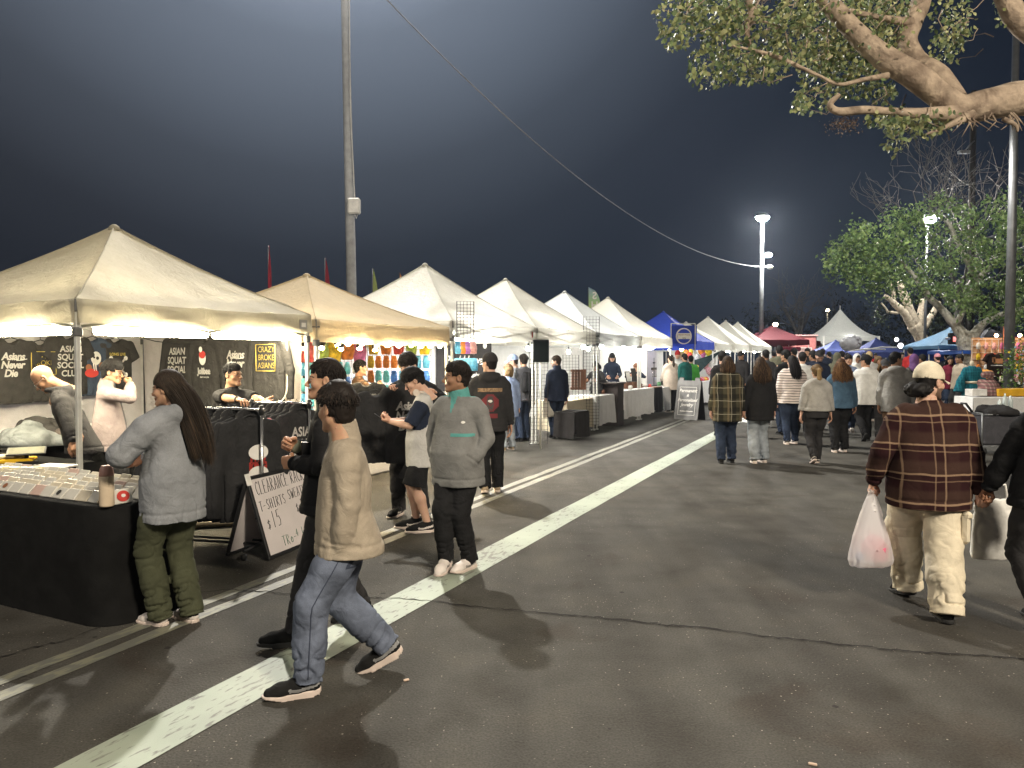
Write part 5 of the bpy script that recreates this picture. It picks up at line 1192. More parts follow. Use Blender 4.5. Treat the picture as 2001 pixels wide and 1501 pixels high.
L = [W(2.78, .21, 2.0), W(2.78, .205, 1.6)] + [W(2.78, .325-.12*math.cos(pi*i/16), 1.40-.24*math.sin(pi*i/16)) for i in range(17)] + [W(2.78, .445, 1.6), W(2.78, .45, 2.0)]
tag(MB().tube(L, .010, 6).obj('cable', mat('cream_cable', (.75, .70, .55), .5)), 'white power cable hanging in a loop beside the last hung sweatshirt', 'cable')
tag(MB().tube([W(2.3, 2.6, 2.02), W(2.6, 2.3, 1.90), W(2.85, 1.9, 1.84), W(2.85, 1.4, 1.86)], .006, 5).obj('cable', M_CORD), 'thin black cable sagging across the corner of the hoodie stall', 'cable')

# the cloth-covered table with sticker packs
tu, tv, tw, tl, th = -.80, -.40, .77, 3.28, .755      # centre, extent along u, extent along v, height
tt = empty('sticker_table', W(tu, tv), RZ, 'table under a smooth black stretch cloth with rows of small packs', 'table')
def rrect(hw, hl, r, n=8):
    out = []
    for cx, cy, a0 in ((hw-r, hl-r, 0), (-hw+r, hl-r, 90), (-hw+r, -hl+r, 180), (hw-r, -hl+r, 270)):
        for i in range(n+1): a = R(a0+90*i/n); out.append((cx+r*math.cos(a), cy+r*math.sin(a)))
    return out
M_TCL = fabric('black_table_cloth', (.010, .010, .010), .2, 500, .25, 2, .95, .05)
V = []; n = 36; prof = [(.965, th), (.992, th-.006), (1, th-.02), (1.005, th-.25), (1.0, th-.5), (1.012, .05), (1.02, .004)]
mb = MB()
for k, z in prof:
    for i, (x, y) in enumerate(rrect(tl/2, tw/2, .22)): V.append((x*(1 if z > .5 else k), y*(1 + (k-1)*2), z) if k >= 1 else (x*k, y*k, z))
Fq = [(i*n+j, i*n+(j+1) % n, (i+1)*n+(j+1) % n, (i+1)*n+j)[::-1] for i in range(len(prof)-1) for j in range(n)] + [tuple(range(n))]
mb.add(V, Fq, True); mb.obj('table_cloth', M_TCL, tt)
pkm = [mat('clear_pack_card', (.60, .58, .52), .25, var=.06, spec=.6), mat('cream_pack_card', (.62, .56, .44), .3, var=.08, spec=.6), mat('rosy_pack_card', (.58, .42, .36), .3, var=.1, spec=.6)]
pkb = []
for i, m in enumerate(pkm):
    mb = MB(); mb.box((0, 0, .042), (.108, .012, .084), bev=.004).box((0, .010, .036), (.102, .006, .07), bev=.002); pkb.append(mb.mesh('sticker_pack', m))
rs = random.Random(5)
for r in range(6):
    for c in range(18):
        u = tu-tw/2+.085+r*.112; v = tv-tl/2+.13+c*.121
        if r < 2 and c < 1: continue
        o = link('sticker_pack', rs.choice(pkb[:2]*3+pkb), None, W(u+rs.uniform(-.006, .006), v, th+.001), (R(-38+rs.uniform(-6, 6)), 0, R(63)+R(-90)+RZ-RZ+R(90)))
        o.rotation_euler = (R(-38+rs.uniform(-7, 7)), 0, R(63)+pi+R(rs.uniform(-4, 4)) - pi/2 + pi/2)
        o.rotation_euler = (R(-40+rs.uniform(-7, 7)), 0, RZ+R(rs.uniform(-4, 4)))
        tag(o, 'small clear pack of stickers standing in a row on the black cloth', 'sticker pack', 'sticker packs in rows on the black table')
        if r == 0 and c in (4, 9): disc(o, (0, .04), .02, (M_CHAR, M_INKO)[c == 9], 'sticker', y0=.048)
# packs with round stickers on the aisle side of the table
for i, (m, s) in enumerate(((M_INKR, None), (mat('grey_print', (.08, .085, .09), .7), None), (mat('coral_print', (.55, .13, .08), .7), 'PHO'))):
    u = tu-.22+i*.20; o = link('sticker_pack', pkb[0], None, W(u, tv-tl/2+.055, th+.001), (R(-14), 0, R(63))); o.scale = (1.25, 1, 1.1)
    tag(o, ('clear pack with a red round sticker at the table end', 'clear pack with a dark grey round sticker at the table end', 'clear pack with a coral PHO sticker at the table end')[i], 'sticker pack', 'sticker packs in rows on the black table')
    disc(o, (0, .042), .032, m, 'sticker', .036, y0=.05); disc(o, (0, .045), .010, M_INKW, 'sticker', .012, y0=.048)
    if s: tx(o, s, 0, .042, .03, M_INKW, -.014, bold=.001)
b0 = G(209, 989, th); bt = empty('water_bottle', (b0.x, b0.y, th), 0, 'tall cream water bottle with a dusty pink cap on the table edge', 'bottle')
MB().lathe((0, 0, 0), [(.040, .0), (.044, .008), (.044, .185), (.040, .20)], 20).obj('body', mat('cream_bottle', (.62, .50, .36), .35), bt)
MB().lathe((0, 0, 0), [(.0425, .188), (.043, .205), (.038, .235), (.030, .25), (.028, .255)], 20).obj('cap', mat('dusty_pink', (.50, .28, .23), .45), bt)
def at(px, py, z): return G(px, py, z)
p = at(15, 900, th+.02); t = empty('yellow_tray', (p.x, p.y, th+.001), R(20), 'shallow yellow tray of small goods at the table end', 'tray'); MB().box((0, 0, .02), (.42, .22, .04), bev=.01).obj('tray', mat('yellow_plastic', (.70, .42, .02), .4), t); MB().box((-.05, 0, .055), (.25, .16, .03), bev=.01).box((.1, .03, .05), (.1, .1, .02), bev=.005).obj('goods', mat('cream_goods', (.6, .5, .33), .6), t)
p = at(52, 905, th); t = empty('tablet_stand', (p.x, p.y, th), R(28), 'tablet on a small black stand beside the yellow tray', 'tablet'); MB().box((0, 0, .01), (.16, .14, .02), bev=.005).tube([(0, 0, .02), (0, .02, .09)], .018, 8).obj('stand', M_BLACKP, t); a = MB().box((0, .02, .105), (.30, .21, .012), M=Matrix.Rotation(R(12), 3, 'X'), bev=.005).obj('tablet', M_BLACKP, t); MB().box((0, .0195, .1125), (.27, .18, .002), M=Matrix.Rotation(R(12), 3, 'X')).obj('screen', mat('dim_screen', (.20, .20, .15), .15), a)
p = at(62, 920, th+.03); s = SDF((-.3, -.1, -.06), (.3, .1, .1), .008); s.cone((-.17, 0, .03), (.19, 0, .03), .036, .030, .02); s.ell((-.22, 0, .03), (.05, .06, .045), .02); V, Q = s.mesh(); V = folds(V, Q, .006, (30, 30, 30), 3, .7)
tag(link('wrapped_roll', np_mesh('wrapped_roll', V, Q, mat('plastic_wrapped', (.66, .60, .38), .18, spec=.7)), None, (p.x, p.y, th), (0, 0, R(10))), 'plastic-wrapped pale yellow roll lying on the black table', 'package')
p = at(105, 914, th); tag(MB().box((0, 0, .012), (.30, .21, .018), bev=.004).obj('white_board', M_WPLAS, None, p, (0, 0, R(-14))), 'white plastic board under the bald seller\'s hands', 'board')
p = at(12, 918, th); tag(MB().tube([(-.1, 0, .02), (0, .03, .03), (.09, 0, .02), (.02, -.04, .02), (-.08, .01, .03)], .012, 6).obj('black_cable_coil', M_CORD, None, p), 'black coiled cable between the yellow tray and the plastic roll', 'cable')
t = empty('side_table', W(-.11, .93), RZ, 'black-clothed table in the stall with the yellow tray and tablet', 'table'); MB().box((0, 0, th-.012), (1.68, .64, .024), bev=.006).obj('top', M_TCL, t); MB().box((.835, 0, .37), (.01, .64, .73)).box((0, -.315, .37), (1.66, .01, .73)).obj('skirt', M_TCL, t)
# second table in the stall with heaps of clothes
t = empty('back_table', W(1.5, 2.2), RZ, 'low table in the hoodie stall carrying heaps of folded clothes', 'table'); MB().box((0, 0, .72), (.7, 2.2, .03)).obj('top', M_TCL, t); MB().box((.34, 0, .36), (.012, 2.2, .70)).box((0, -1.1, .36), (.7, .012, .70)).obj('skirt', M_TCL, t)
def heap(p, r, m, label, seed, n=9, name='clothes_heap', cat='clothes', flat=.5, h=.014, bag=None):
    rs = random.Random(seed); s = SDF((-r*1.9, -r*1.9, -.02), (r*1.9, r*1.9, r*2.2), h)
    for i in range(n):
        a = rs.uniform(0, 6.28); q = rs.uniform(0, .75)*r; z = rs.uniform(.15, flat*1.3)*r*(1-q/r*.5); a2 = rs.uniform(0, 6.28); l = r*rs.uniform(.3, .6)
        s.cone((q*math.cos(a), q*math.sin(a), z), (q*math.cos(a)+l*math.cos(a2), q*math.sin(a)+l*math.sin(a2), z+rs.uniform(-.08, .06)*r), r*rs.uniform(.22, .36), r*rs.uniform(.16, .3), .03)
    s.ell((0, 0, .05), (r, r, r*flat*.8), .05); s.cutz(.002); V, Q = s.mesh(); V = folds(V, Q, .016, (8, 8, 14), seed, .7); V[:, 2] = np.maximum(V[:, 2], .001)
    return tag(link(name, np_mesh(name, V, Q, m), None, p), label, cat)
hp_ = P(50, 850, 8.3); heap(W(1.05, 2.35, .736), .34, M_CHAR, 'heap of dark folded shirts on the stall table', 1)
heap(W(.80, 2.0, .736), .30, fabric('grey_green_jersey', (.13, .14, .14), .15), 'grey-green hoodie thrown on the stall table', 2)
heap(W(1.25, 1.85, .736), .26, fabric('brown_grey_jersey', (.06, .05, .045), .2), 'brown-grey crumpled sweatshirt on the stall table', 3)
tag(MB().box((0, 0, .01), (.34, .26, .004), M=Matrix.Rotation(R(16), 3, 'X')).obj('paper_sheet', mat('white_paper', (.75, .75, .72), .8), None, W(1.45, 2.15, .86), (0, 0, R(35))), 'white sheet of paper stuck in the clothes heap', 'paper')
bk = empty('wicker_basket', W(2.45, 1.55, .735), RZ, 'brown wicker basket behind the glasses-wearing seller', 'basket'); mb = MB()
for i in range(9): mb.lathe((0, 0, i*.022), [(.20+.004*i, 0), (.214+.004*i, .010), (.20+.004*i, .020)], 22)
mb.obj('wicker', mat('wicker', (.20, .10, .06), .8, bump=.5, bscale=60), bk, kind='stuff')
heap(W(2.45, 1.55, .90), .23, M_BLK, 'black padded bag lying on top of the wicker basket', 5, 7, 'black_bag', 'bag', .7)
t = empty('display_table', W(2.35, 1.5), RZ, 'black-covered table in the stall corner under the wicker basket', 'table'); MB().box((0, 0, .72), (.5, .7, .03)).obj('top', M_TCL, t); MB().box((.25, 0, .36), (.012, .7, .70)).box((0, -.35, .36), (.5, .012, .70)).obj('skirt', M_TCL, t)

# clothes racks
def rack(pa, pb, z, label, feet=.5):
    a, b = Vector(pa), Vector(pb); d = b-a; L = d.length; rz = math.atan2(d.y, d.x); t = empty('clothes_rack', (a+b)/2, rz, label, 'clothes rack', 'clothes racks in front of the hoodie stall')
    MB().tube([(-L/2-.03, 0, z), (L/2+.03, 0, z)], .014, 10).obj('rail', M_CHROME, t)
    for q in (-1, 1):
        po = MB().tube([(q*L/2, 0, .08), (q*L/2, 0, z-.02)], .013, 10).obj('post', M_CHROME if q > 0 else M_BLKM, t); MB().lathe((q*L/2, 0, z-.05), [(.02, 0), (.022, .08), (.012, .085)], 10).obj('joint', M_BLACKP, po)
        MB().tube([(q*L/2, -feet/2, .08), (q*L/2, feet/2, .08)], .014, 8).obj('foot', M_BLKM, t)
        for s in (-1, 1): MB().lathe((q*L/2, s*feet/2, .03), [(.012, -.015), (.03, -.014), (.03, .014), (.012, .015)], 10, Matrix.Rotation(R(90), 3, 'Y')).obj('wheel', M_BLACKP, t)
    for q in (-1, 1): MB().tube([(-L/2, q*.06, .085), (L/2, q*.06, .085)], .011, 8).obj('base_bar', M_BLKM, t)
    return t
R1a, R1b = Vector((-3.08, 6.82, 0)), Vector((-2.16, 6.62, 0)); rack(R1a, R1b, 1.24, 'chrome clothes rack full of black hoodies beside the long-haired woman', .6)
R2a, R2b = Vector((-2.58, 7.62, 0)), Vector((-1.98, 7.50, 0)); rack(R2a, R2b, 1.24, 'second chrome clothes rack of black hoodies behind the clearance sign', .6)
g3 = 'black hoodies on the clothes racks'; rs = random.Random(9)
for i in range(11):
    f = .10 + i*.078; p = R1a.lerp(R1b, f); last = i == 10
    o = garment('hoodie' if i % 3 else 'sweater', M_BLK, p + Vector((0, 0, 1.165)), R(50+rs.uniform(-7, 7)), 'black hoodie with a white and red Pho King bun emblem at the rack end' if last else 'black hoodie hanging among others on the chrome rack by the long-haired woman', g3, sc=(.9, .8, 1.20))
    if last:
        disc(o, (.06, -.25), .055, M_INKW, 'print_bun', .10); disc(o, (.06, -.40), .05, M_INKW, 'print_bun', .10); tx(o, 'PHO\nKING', .06, -.325, .075, M_INKR, bold=.006, lsp=.8); tx(o, 'TEXAS', .07, -.50, .04, M_INKW, bold=.002)
for i in range(8):
    f = .10 + i*.11; p = R2a.lerp(R2b, f); last = i == 7
    o = garment('hoodie', M_BLK, p + Vector((0, 0, 1.165)), R(44+rs.uniform(-6, 6)), 'black hoodie with large white Asian Squat Social letters at the end of the second rack' if last else 'black hoodie hanging on the second rack behind the clearance sign', g3, sc=(.9, .8, 1.20))
    if last: squat(o)
for i, (f, cc, lb) in enumerate(((.42, (.10, .08, .35), 'violet'), (.50, (.05, .30, .30), 'teal'), (.82, (.60, .22, .24), 'pink'))):
    p = R1a.lerp(R1b, f) + Vector((.0, .16, 1.15)); o = garment('tee', fabric(lb+'_jersey', cc, .1), p, R(50), '%s T-shirt peeping out between the hoodies on the rack' % lb, None, sc=(.8, .7, .8))
p0 = G(392, 1052); tag(MB().box((0, 0, .06), (.9, .22, .03), bev=.004).box((0, .0, .022), (.88, .04, .044)).obj('wooden_plank', mat('pale_plank', (.45, .38, .28), .7, bump=.2), None, G(450, 1028), (0, 0, R(14))), 'pale wooden plank lying on the asphalt under the clothes rack', 'plank')

# handwritten clearance sign
LET = {'C': [[(.9, .85), (.6, 1), (.25, .85), (.1, .5), (.25, .15), (.6, 0), (.9, .12)]], 'L': [[(.15, 1), (.12, 0), (.85, .02)]], 'E': [[(.85, 1), (.15, .97), (.12, 0), (.9, .02)], [(.14, .52), (.7, .54)]], 'A': [[(.05, 0), (.5, 1), (.92, 0)], [(.24, .38), (.78, .36)]], 'R': [[(.12, 0), (.15, 1), (.7, .92), (.75, .65), (.2, .5), (.9, 0)]], 'N': [[(.1, 0), (.12, 1), (.85, .02), (.88, 1)]], 'K': [[(.12, 0), (.15, 1)], [(.8, 1), (.18, .45), (.88, 0)]], 'T': [[(.0, .97), (.95, 1)], [(.48, 1), (.46, 0)]], 'S': [[(.85, .88), (.5, 1), (.18, .8), (.3, .58), (.7, .42), (.82, .2), (.5, 0), (.12, .12)]], 'H': [[(.12, 1), (.1, 0)], [(.85, 1), (.86, 0)], [(.12, .5), (.85, .52)]], 'I': [[(.2, 1), (.8, 1)], [(.5, 1), (.48, 0)], [(.2, 0), (.8, 0)]], 'W': [[(.0, 1), (.25, 0), (.5, .7), (.72, 0), (1, 1)]], '-': [[(.1, .45), (.75, .48)]], '$': [[(.85, .82), (.5, .92), (.2, .74), (.75, .4), (.6, .12), (.12, .15)], [(.55, 1.08), (.42, -.05)]], '1': [[(.5, 1), (.48, 0)]], '5': [[(.85, 1), (.25, .96), (.2, .55), (.6, .6), (.85, .35), (.65, .04), (.15, .02)]], '3': [[(.15, .9), (.6, 1), (.8, .78), (.45, .55), (.85, .3), (.6, .0), (.1, .1)]], '0': [[(.5, 1), (.15, .75), (.12, .3), (.45, 0), (.82, .25), (.85, .75), (.5, 1)]], '4': [[(.6, 0), (.62, 1), (.1, .35), (.9, .38)]], 'o': [[(.5, .6), (.2, .4), (.3, .05), (.7, .05), (.8, .4), (.5, .6)]], 'l': [[(.45, 1), (.42, 0)]], 'r': [[(.2, 0), (.2, .6)], [(.2, .4), (.5, .62), (.8, .55)]]}
def scrawl(mb, s, x, y, w, h, M, r=.0022, gap=.28, sl=.03):
    for ch in s:
        if ch in LET: strokes(mb, [[(x+w*a+sl*h*b, y+h*b) for a, b in Lq] for Lq in LET[ch]], r, M, 4)
        x += w*(1+gap) if ch != ' ' else w*1.0
        y += h*.02
ba, dd = G(527, 1098), Vector((.316, .949, 0)).normalized(); lean = Vector((-dd.y, dd.x, 0)); UP = (Vector((0, 0, .66)) + lean*.215).normalized(); nrm = dd.cross(UP)
SM = Matrix(((dd.x, UP.x, nrm.x, ba.x), (dd.y, UP.y, nrm.y, ba.y), (dd.z, UP.z, nrm.z, .02), (0, 0, 0, 1)))
sg = empty('sandwich_sign', ba + dd*.45 + lean*.2, 0, 'white hand-lettered clearance sign on a black A-frame beside the racks', 'sign'); off = Matrix.Translation(-Vector(sg.location))
Wd, Hd = .92, .70
def panel(M, nm, mats_, parent=sg):
    f = MB()
    for c, d in (((Wd/2, .012, 0), (Wd+.03, .028, .026)), ((Wd/2, Hd-.012, 0), (Wd+.03, .028, .026)), ((.0, Hd/2, 0), (.03, Hd-.05, .026)), ((Wd, Hd/2, 0), (.03, Hd-.05, .026))): f.box(c, d, bev=.004)
    o = f.obj('frame', M_BLACKP, parent); o.matrix_local = off @ M; pnl = MB().box((Wd/2, Hd/2, 0), (Wd-.03, Hd-.05, .012)).obj(nm, mats_, parent); pnl.matrix_local = off @ M; return pnl
M_BOARD = mat('whiteboard', (.62, .57, .56), .22, var=.05, scale=3, spec=.6)
pn = panel(SM, 'board', M_BOARD)
b2_ = ba + lean*.42; UP2 = (Vector((0, 0, .66)) - lean*.205).normalized(); n2 = dd.cross(UP2); SM2 = Matrix(((dd.x, UP2.x, n2.x, b2_.x), (dd.y, UP2.y, n2.y, b2_.y), (dd.z, UP2.z, n2.z, .02), (0, 0, 0, 1))); panel(SM2, 'back_board', M_BOARD)
mk = mat('black_marker', (.02, .02, .022), .5); ID = Matrix.Translation((0, 0, .0075))
for nm, arg in (('lettering', [('CLEARANCE RACK', .06, .535, .040, .115)]), ('lettering', [('T-SHIRTS', .05, .395, .036, .085), ('SWEATERS', .46, .43, .036, .085)]), ('lettering', [('$', .08, .235, .05, .075), ('15', .15, .235, .055, .14), ('$', .52, .30, .045, .07), ('30', .60, .30, .06, .11)])):
    for a in arg: mb = MB(); scrawl(mb, *a, ID, .0030); mb.obj(nm, mk, pn)
mb = MB(); scrawl(mb, 'TRo-', .22, .06, .042, .085, ID, .0026); scrawl(mb, '4 lo', .42, .10, .036, .065, ID, .0024); mb.obj('lettering', mat('green_marker', (.05, .16, .10), .5), pn)
MB().box((.0, Hd-.02, .01), (.06, .10, .012), bev=.003).obj('tape', M_WPLAS, pn)

# toy stall under the yellowish tent
def wire_panel(a, b, z0, z1, label, step=.075, r=.0035, m=None, group=None, name='wire_grid', par=None):
    a, b = Vector(a), Vector(b); d = b-a; L = d.length; t = empty(name, a, math.atan2(d.y, d.x), label, 'wire grid', group) ; nx = max(2, round(L/step)); nz = max(2, round((z1-z0)/step))
    mb = MB()
    for i in range(1, nx): mb.tube([(L*i/nx, 0, z0), (L*i/nx, 0, z1)], r, 4, cap=False)
    for j in range(1, nz): mb.tube([(0, r*1.5, z0+(z1-z0)*j/nz), (L, r*1.5, z0+(z1-z0)*j/nz)], r, 4, cap=False)
    mb.obj('wires', m or M_BLKM, t, kind='stuff'); MB().tube([(0, 0, z0), (L, 0, z0), (L, 0, z1), (0, 0, z1), (0, 0, z0)], r*1.8, 6).obj('frame', m or M_BLKM, t); return t
wire_panel(W(3.2, 1.6), W(6.1, 1.6), .7, 2.0, 'long black wire grid hung with colourful toys under the yellowish tent', .095, .003)
wire_panel(W(6.08, .3), W(6.08, 1.55), .7, 2.0, 'black wire grid at the side of the toy stall', .095, .003)
def toy_mesh(w, h, d, seed):
    s = SDF((-w*.7, -d, -h*1.1), (w*.7, d, .04), max(.012, w/14)); s.rings([(-h, 0, 0, w*.42, d*.35), (-h*.5, 0, 0, w*.5, d*.6), (-.04, 0, 0, w*.40, d*.3), (0, 0, 0, w*.36, d*.1)], .02); V, Q = s.mesh(); return folds(V, Q, .012, (22, 22, 16), seed, .6), Q
TG = [toy_mesh(.30, .34, .14, 1), toy_mesh(.14, .20, .05, 2), toy_mesh(.20, .26, .08, 3)]
TOY = {'pink': (.62, .16, .36), 'orange': (.70, .22, .03), 'yellow': (.72, .52, .03), 'red': (.55, .06, .05), 'lime green': (.35, .50, .08), 'sky blue': (.08, .34, .62), 'cyan': (.12, .50, .60), 'cobalt blue': (.03, .14, .52), 'white': (.65, .65, .62), 'violet': (.30, .12, .45), 'dusty pink': (.6, .32, .33)}
TM = {}
def toy(c, k, p, rz, label, group, cat='toy'):
    if (c, k) not in TM: TM[(c, k)] = np_mesh('toy', *TG[k], mat('toy_'+c.replace(' ', '_'), TOY[c], .3, var=.3, scale=14, spec=.5))
    return tag(link('toy', TM[(c, k)], None, p, (0, 0, rz)), label, cat, group)
rs = random.Random(31)
for i, c in enumerate(('pink', 'dusty pink', 'pink', 'yellow', 'red', 'lime green', 'yellow', 'orange', 'pink')):
    toy(c, 0, W(3.35+i*.31, 1.52, 1.98+rs.uniform(-.03, .03)), RZ+R(63+27), 'big %s plush bundle in the top row of the toy grid' % c, 'plush bundles at the top of the toy grid')
for r_ in range(4):
    for c_ in range(16):
        pal = (('sky blue', 'red', 'yellow', 'cyan', 'orange', 'sky blue', 'cyan', 'white'), ('sky blue', 'orange', 'sky blue', 'yellow', 'cobalt blue', 'cyan'), ('cobalt blue', 'sky blue', 'red', 'cyan', 'sky blue'), ('sky blue', 'cobalt blue', 'white', 'cyan'))[r_]; c = rs.choice(pal)
        toy(c, 1, W(3.30+c_*.175+rs.uniform(-.02, .02), 1.55, 1.62-r_*.235), RZ+R(90), 'small %s toy pack hooked on the wire grid of the toy stall' % c, 'toy packs on the wire grid')
for i in range(32): c = rs.choice(('sky blue', 'orange', 'cobalt blue', 'yellow', 'cyan', 'sky blue')); toy(c, 1, W(6.03, .36+i % 8*.155, 1.72-(i//8)*.24), RZ, 'small %s toy pack on the side grid of the toy stall' % c, 'toy packs on the side grid')
SL = emit('spot_lens', (1, .78, .46), 1000)
def tracklight(p, tz, rz, group='spotlights under the yellowish tent', ty=0):
    t = empty('track_spotlight', p, rz, 'black can spotlight glowing warm under the eave of the toy stall', 'spotlight', group); M3 = Matrix.Rotation(ty, 3, 'Y') @ Matrix.Rotation(tz, 3, 'X')
    b = MB().lathe((0, 0, 0), [(.035, .0), (.042, -.02), (.042, -.13), (.046, -.14)], 12, M3).obj('can', M_BLACKP, t); MB().lathe((0, 0, 0), [(.036, -.132), (.030, -.150)], 12, M3).obj('lens', SL, b); MB().tube([(0, 0, .02), (0, 0, .12)], .006, 5).obj('stem', M_BLACKP, t)
for i in range(10): tracklight(W(3.55+i*.275, .14, 1.98), R(rnd.uniform(-22, 10)), RZ+R(rnd.uniform(-20, 20)), ty=R(-30+rnd.uniform(-9, 9)))
for i in range(6): tracklight(W(3.3+i*.38, .75, 1.93), R(-30+rnd.uniform(-8, 8)), R(rnd.uniform(-15, 25)))
tag(MB().tube([W(3.4, .14, 2.10), W(6.05, .14, 2.10)], .014, 6).obj('light_track', M_BLKM), 'black rail carrying the front row of spotlights', 'rail'); tag(MB().tube([W(3.2, .75, 2.05), W(5.4, .75, 2.05)], .014, 6).obj('light_track', M_BLKM), 'black rail carrying the rear row of spotlights', 'rail')
t = empty('white_counter', W(4.65, .62), RZ, 'white-clothed counter at the front of the toy stall', 'counter'); MB().box((0, 0, .46), (.55, 2.7, .90), bev=.02).obj('cloth', fabric('white_cloth', (.72, .69, .64), .05, 300, .4, 3), t)
tag(MB().box((0, 0, .19), (.30, .34, .36), bev=.01).obj('light_box', emit('lit_panel', (1, .82, .48), 7), None, W(4.0, .5, .925), (0, 0, RZ+R(20))), 'small light box glowing yellow on the toy counter', 'light box')
tag(MB().tube([W(3.22, .12, 0), W(3.22, .12, 1.95)], .022, 8).obj('white_post', M_WPLAS), 'white post at the near corner of the toy stall', 'post')
o = garment('tee', M_BLK, W(3.9, -.10, 1.36), RZ+R(35), 'black T-shirt with a small chest print hung low at the toy counter', None, sc=(.9, 1, 1.0)); tx(o, 'A N D', .10, -.16, .035, M_INKW, bold=.001)
for i, c in enumerate(('yellow', 'lime green', 'red', 'orange', 'yellow')): toy(c, 2, W(6.02, .38+i*.25, 2.0), RZ, 'puffy %s toy in the top row of the side grid' % c, 'toy packs on the side grid')
# tall narrow grids at the tent corners
def grid_tower(u, v, z0, z1, w, label, sides=2):
    t = wire_panel(W(u, v), W(u, v) + DV*w*.35 + NV*w*-.94*-1 if False else W(u, v) + Vector((w, 0, 0)), z0, z1, label, .05, .0032); return t
ug = Uat(893, -.06); pg = W(ug, -.06); t = wire_panel(pg, pg+Vector((.27, .02, 0)), 1.55, 2.58, 'tall wire grid rising above the valance at the corner of the third tent', .052, .004)
rs = random.Random(8)
for i in range(4): c = ('sky blue', 'orange', 'violet', 'dusty pink')[i]; toy(c, 1, pg+Vector((.03+.075*i, -.03, 1.95)), 0, '%s packet clipped to the tall grid of the third tent' % c, 'packets on the tall grid')
for i in range(5): toy('sky blue', 1, pg+Vector((.01+.065*i, -.03, 1.68)), 0, 'light blue bladed toy packet low on the tall grid of the third tent', 'blue packets on the tall grid')
for px, v, z1, lb in ((1034, -.02, 2.0, 'wire grid column standing at the leg of the third tent'), (1140, .05, 2.62, 'very tall wire grid column at the fourth tent'), (1100, .4, 1.75, 'wire grid standing behind the man in navy')):
    u = Uat(px, v); q = W(u, v); wire_panel(q, q+Vector((.36, .05, 0)), .03, z1, lb, .07, .0038)
p = P(1057, 686, 14.2); t = empty('monitor', (p.x, p.y, 0), R(8), 'black flat monitor on a pole at the corner of the third tent', 'monitor'); MB().box((0, 0, p.z), (.30, .035, .42), bev=.01).obj('screen_case', M_BLACKP, t); MB().box((0, -.0185, p.z), (.275, .004, .39)).obj('screen', mat('dark_screen', (.012, .016, .016), .12, spec=.6), t); MB().tube([(0, .03, 0), (0, .03, p.z)], .018, 8).obj('pole', M_FRAME, t)
# stall of the third tent: racks of hanging things
for i in range(5):
    u = 6.9+i*.42; tag(heap(W(u, 1.9, .82), .16, (M_NAVY, fabric('tan_cloth', (.35, .25, .16)), M_BLK, fabric('teal_cloth', (.05, .2, .22)), M_CHAR)[i], ('slate blue', 'tan', 'black', 'teal', 'charcoal')[i]+' folded goods on the third stall table', 40+i, 5, 'folded_goods', 'goods', .6, .02))
t = empty('goods_table', W(7.8, 1.9), RZ, 'grey-clothed table inside the third stall', 'table'); MB().box((0, 0, .41), (.6, 2.4, .80), bev=.02).obj('cloth', fabric('grey_cloth', (.25, .25, .27), .1), t)
# name banner
pb_ = W(11.3, 2.75); bn = empty('banner', pb_, RZ+R(63+27)-R(12), 'black banner with white script name hung in the fourth stall', 'banner'); MB().box((0, 0, 1.55), (1.9, .012, 1.25)).obj('cloth', fabric('banner_black', (.035, .033, .033), .1, 300, .2), bn)
for s, z, sz in (('Paul Howard', 1.62, .30), ('photography', 1.28, .15)): text(s, sz, M_INKW, bn, (.1, -.008, z), PT, shear=.3, bold=.004)
MB().prism([(.7+.07*math.cos(a*.35), 1.98+.07*math.sin(a*.35)) for a in range(18)], 0, .004, Matrix(((1, 0, 0, 0), (0, 0, -1, -.007), (0, 1, 0, 0), (0, 0, 0, 1)))).obj('emblem', M_INKW, bn)
M_WOOD = mat('brown_wood', (.16, .075, .045), .7, bump=.3, bscale=30); M_DWOOD = mat('dark_stained_wood', (.055, .045, .042), .7, bump=.3, bscale=20); M_WCL = fabric('white_table_cloth', (.74, .74, .73), .05, 300, .35, 3)
p = P(1131, 742, 17.3); cr_ = empty('wooden_crate', (p.x, p.y, p.z-.23), R(12), 'brown slatted wooden crate standing on the cream-clothed table', 'crate')
for i in range(5): MB().box((-.14+i*.07, 0, .23), (.058, .03, .46), bev=.004).obj('slat', M_WOOD, cr_)
for z in (.03, .43): MB().box((0, .04, z), (.36, .05, .05), bev=.004).obj('rail', M_WOOD, cr_)
def cloth_table(u0, u1, v, dp, h, m, label, drop=.06, wav=.018, seed=0, group='clothed tables of the stalls', top=None):
    L = u1-u0; t = empty('clothed_table', W((u0+u1)/2, v+dp/2), RZ, label, 'table', group); rs = random.Random(seed); ph = rs.uniform(0, 6)
    MB().box((0, 0, h-.012), (dp, L, .024), bev=.008).obj('top', top or m, t); mb = MB(); H = [(dp/2+.004, -L/2), (dp/2+.004, L/2), (-dp/2, L/2), (-dp/2, -L/2)]
    for (a, b) in ((H[0], H[1]), (H[3], H[0]), (H[1], H[2])):
        a, b = Vector(a+(0,)), Vector(b+(0,)); nn = Vector((b.y-a.y, a.x-b.x, 0)).normalized(); l = (b-a).length
        def f(x, y, a=a, b=b, nn=nn, l=l):
            k = (1-y); return tuple(a.lerp(b, x) + nn*(.004+k*(.03+wav*math.sin(x*l*19+ph) + wav*.6*math.sin(x*l*41+ph*2))) + Vector((0, 0, drop+(h-.02-drop)*y + .02*k*math.sin(x*l*6+ph))))
        mb.sheet(f, max(8, int(l*26)), 6, True)
    mb.obj('cloth', m, t); return t
ua, ub = Uat(1105, .05), Uat(1160, .0)
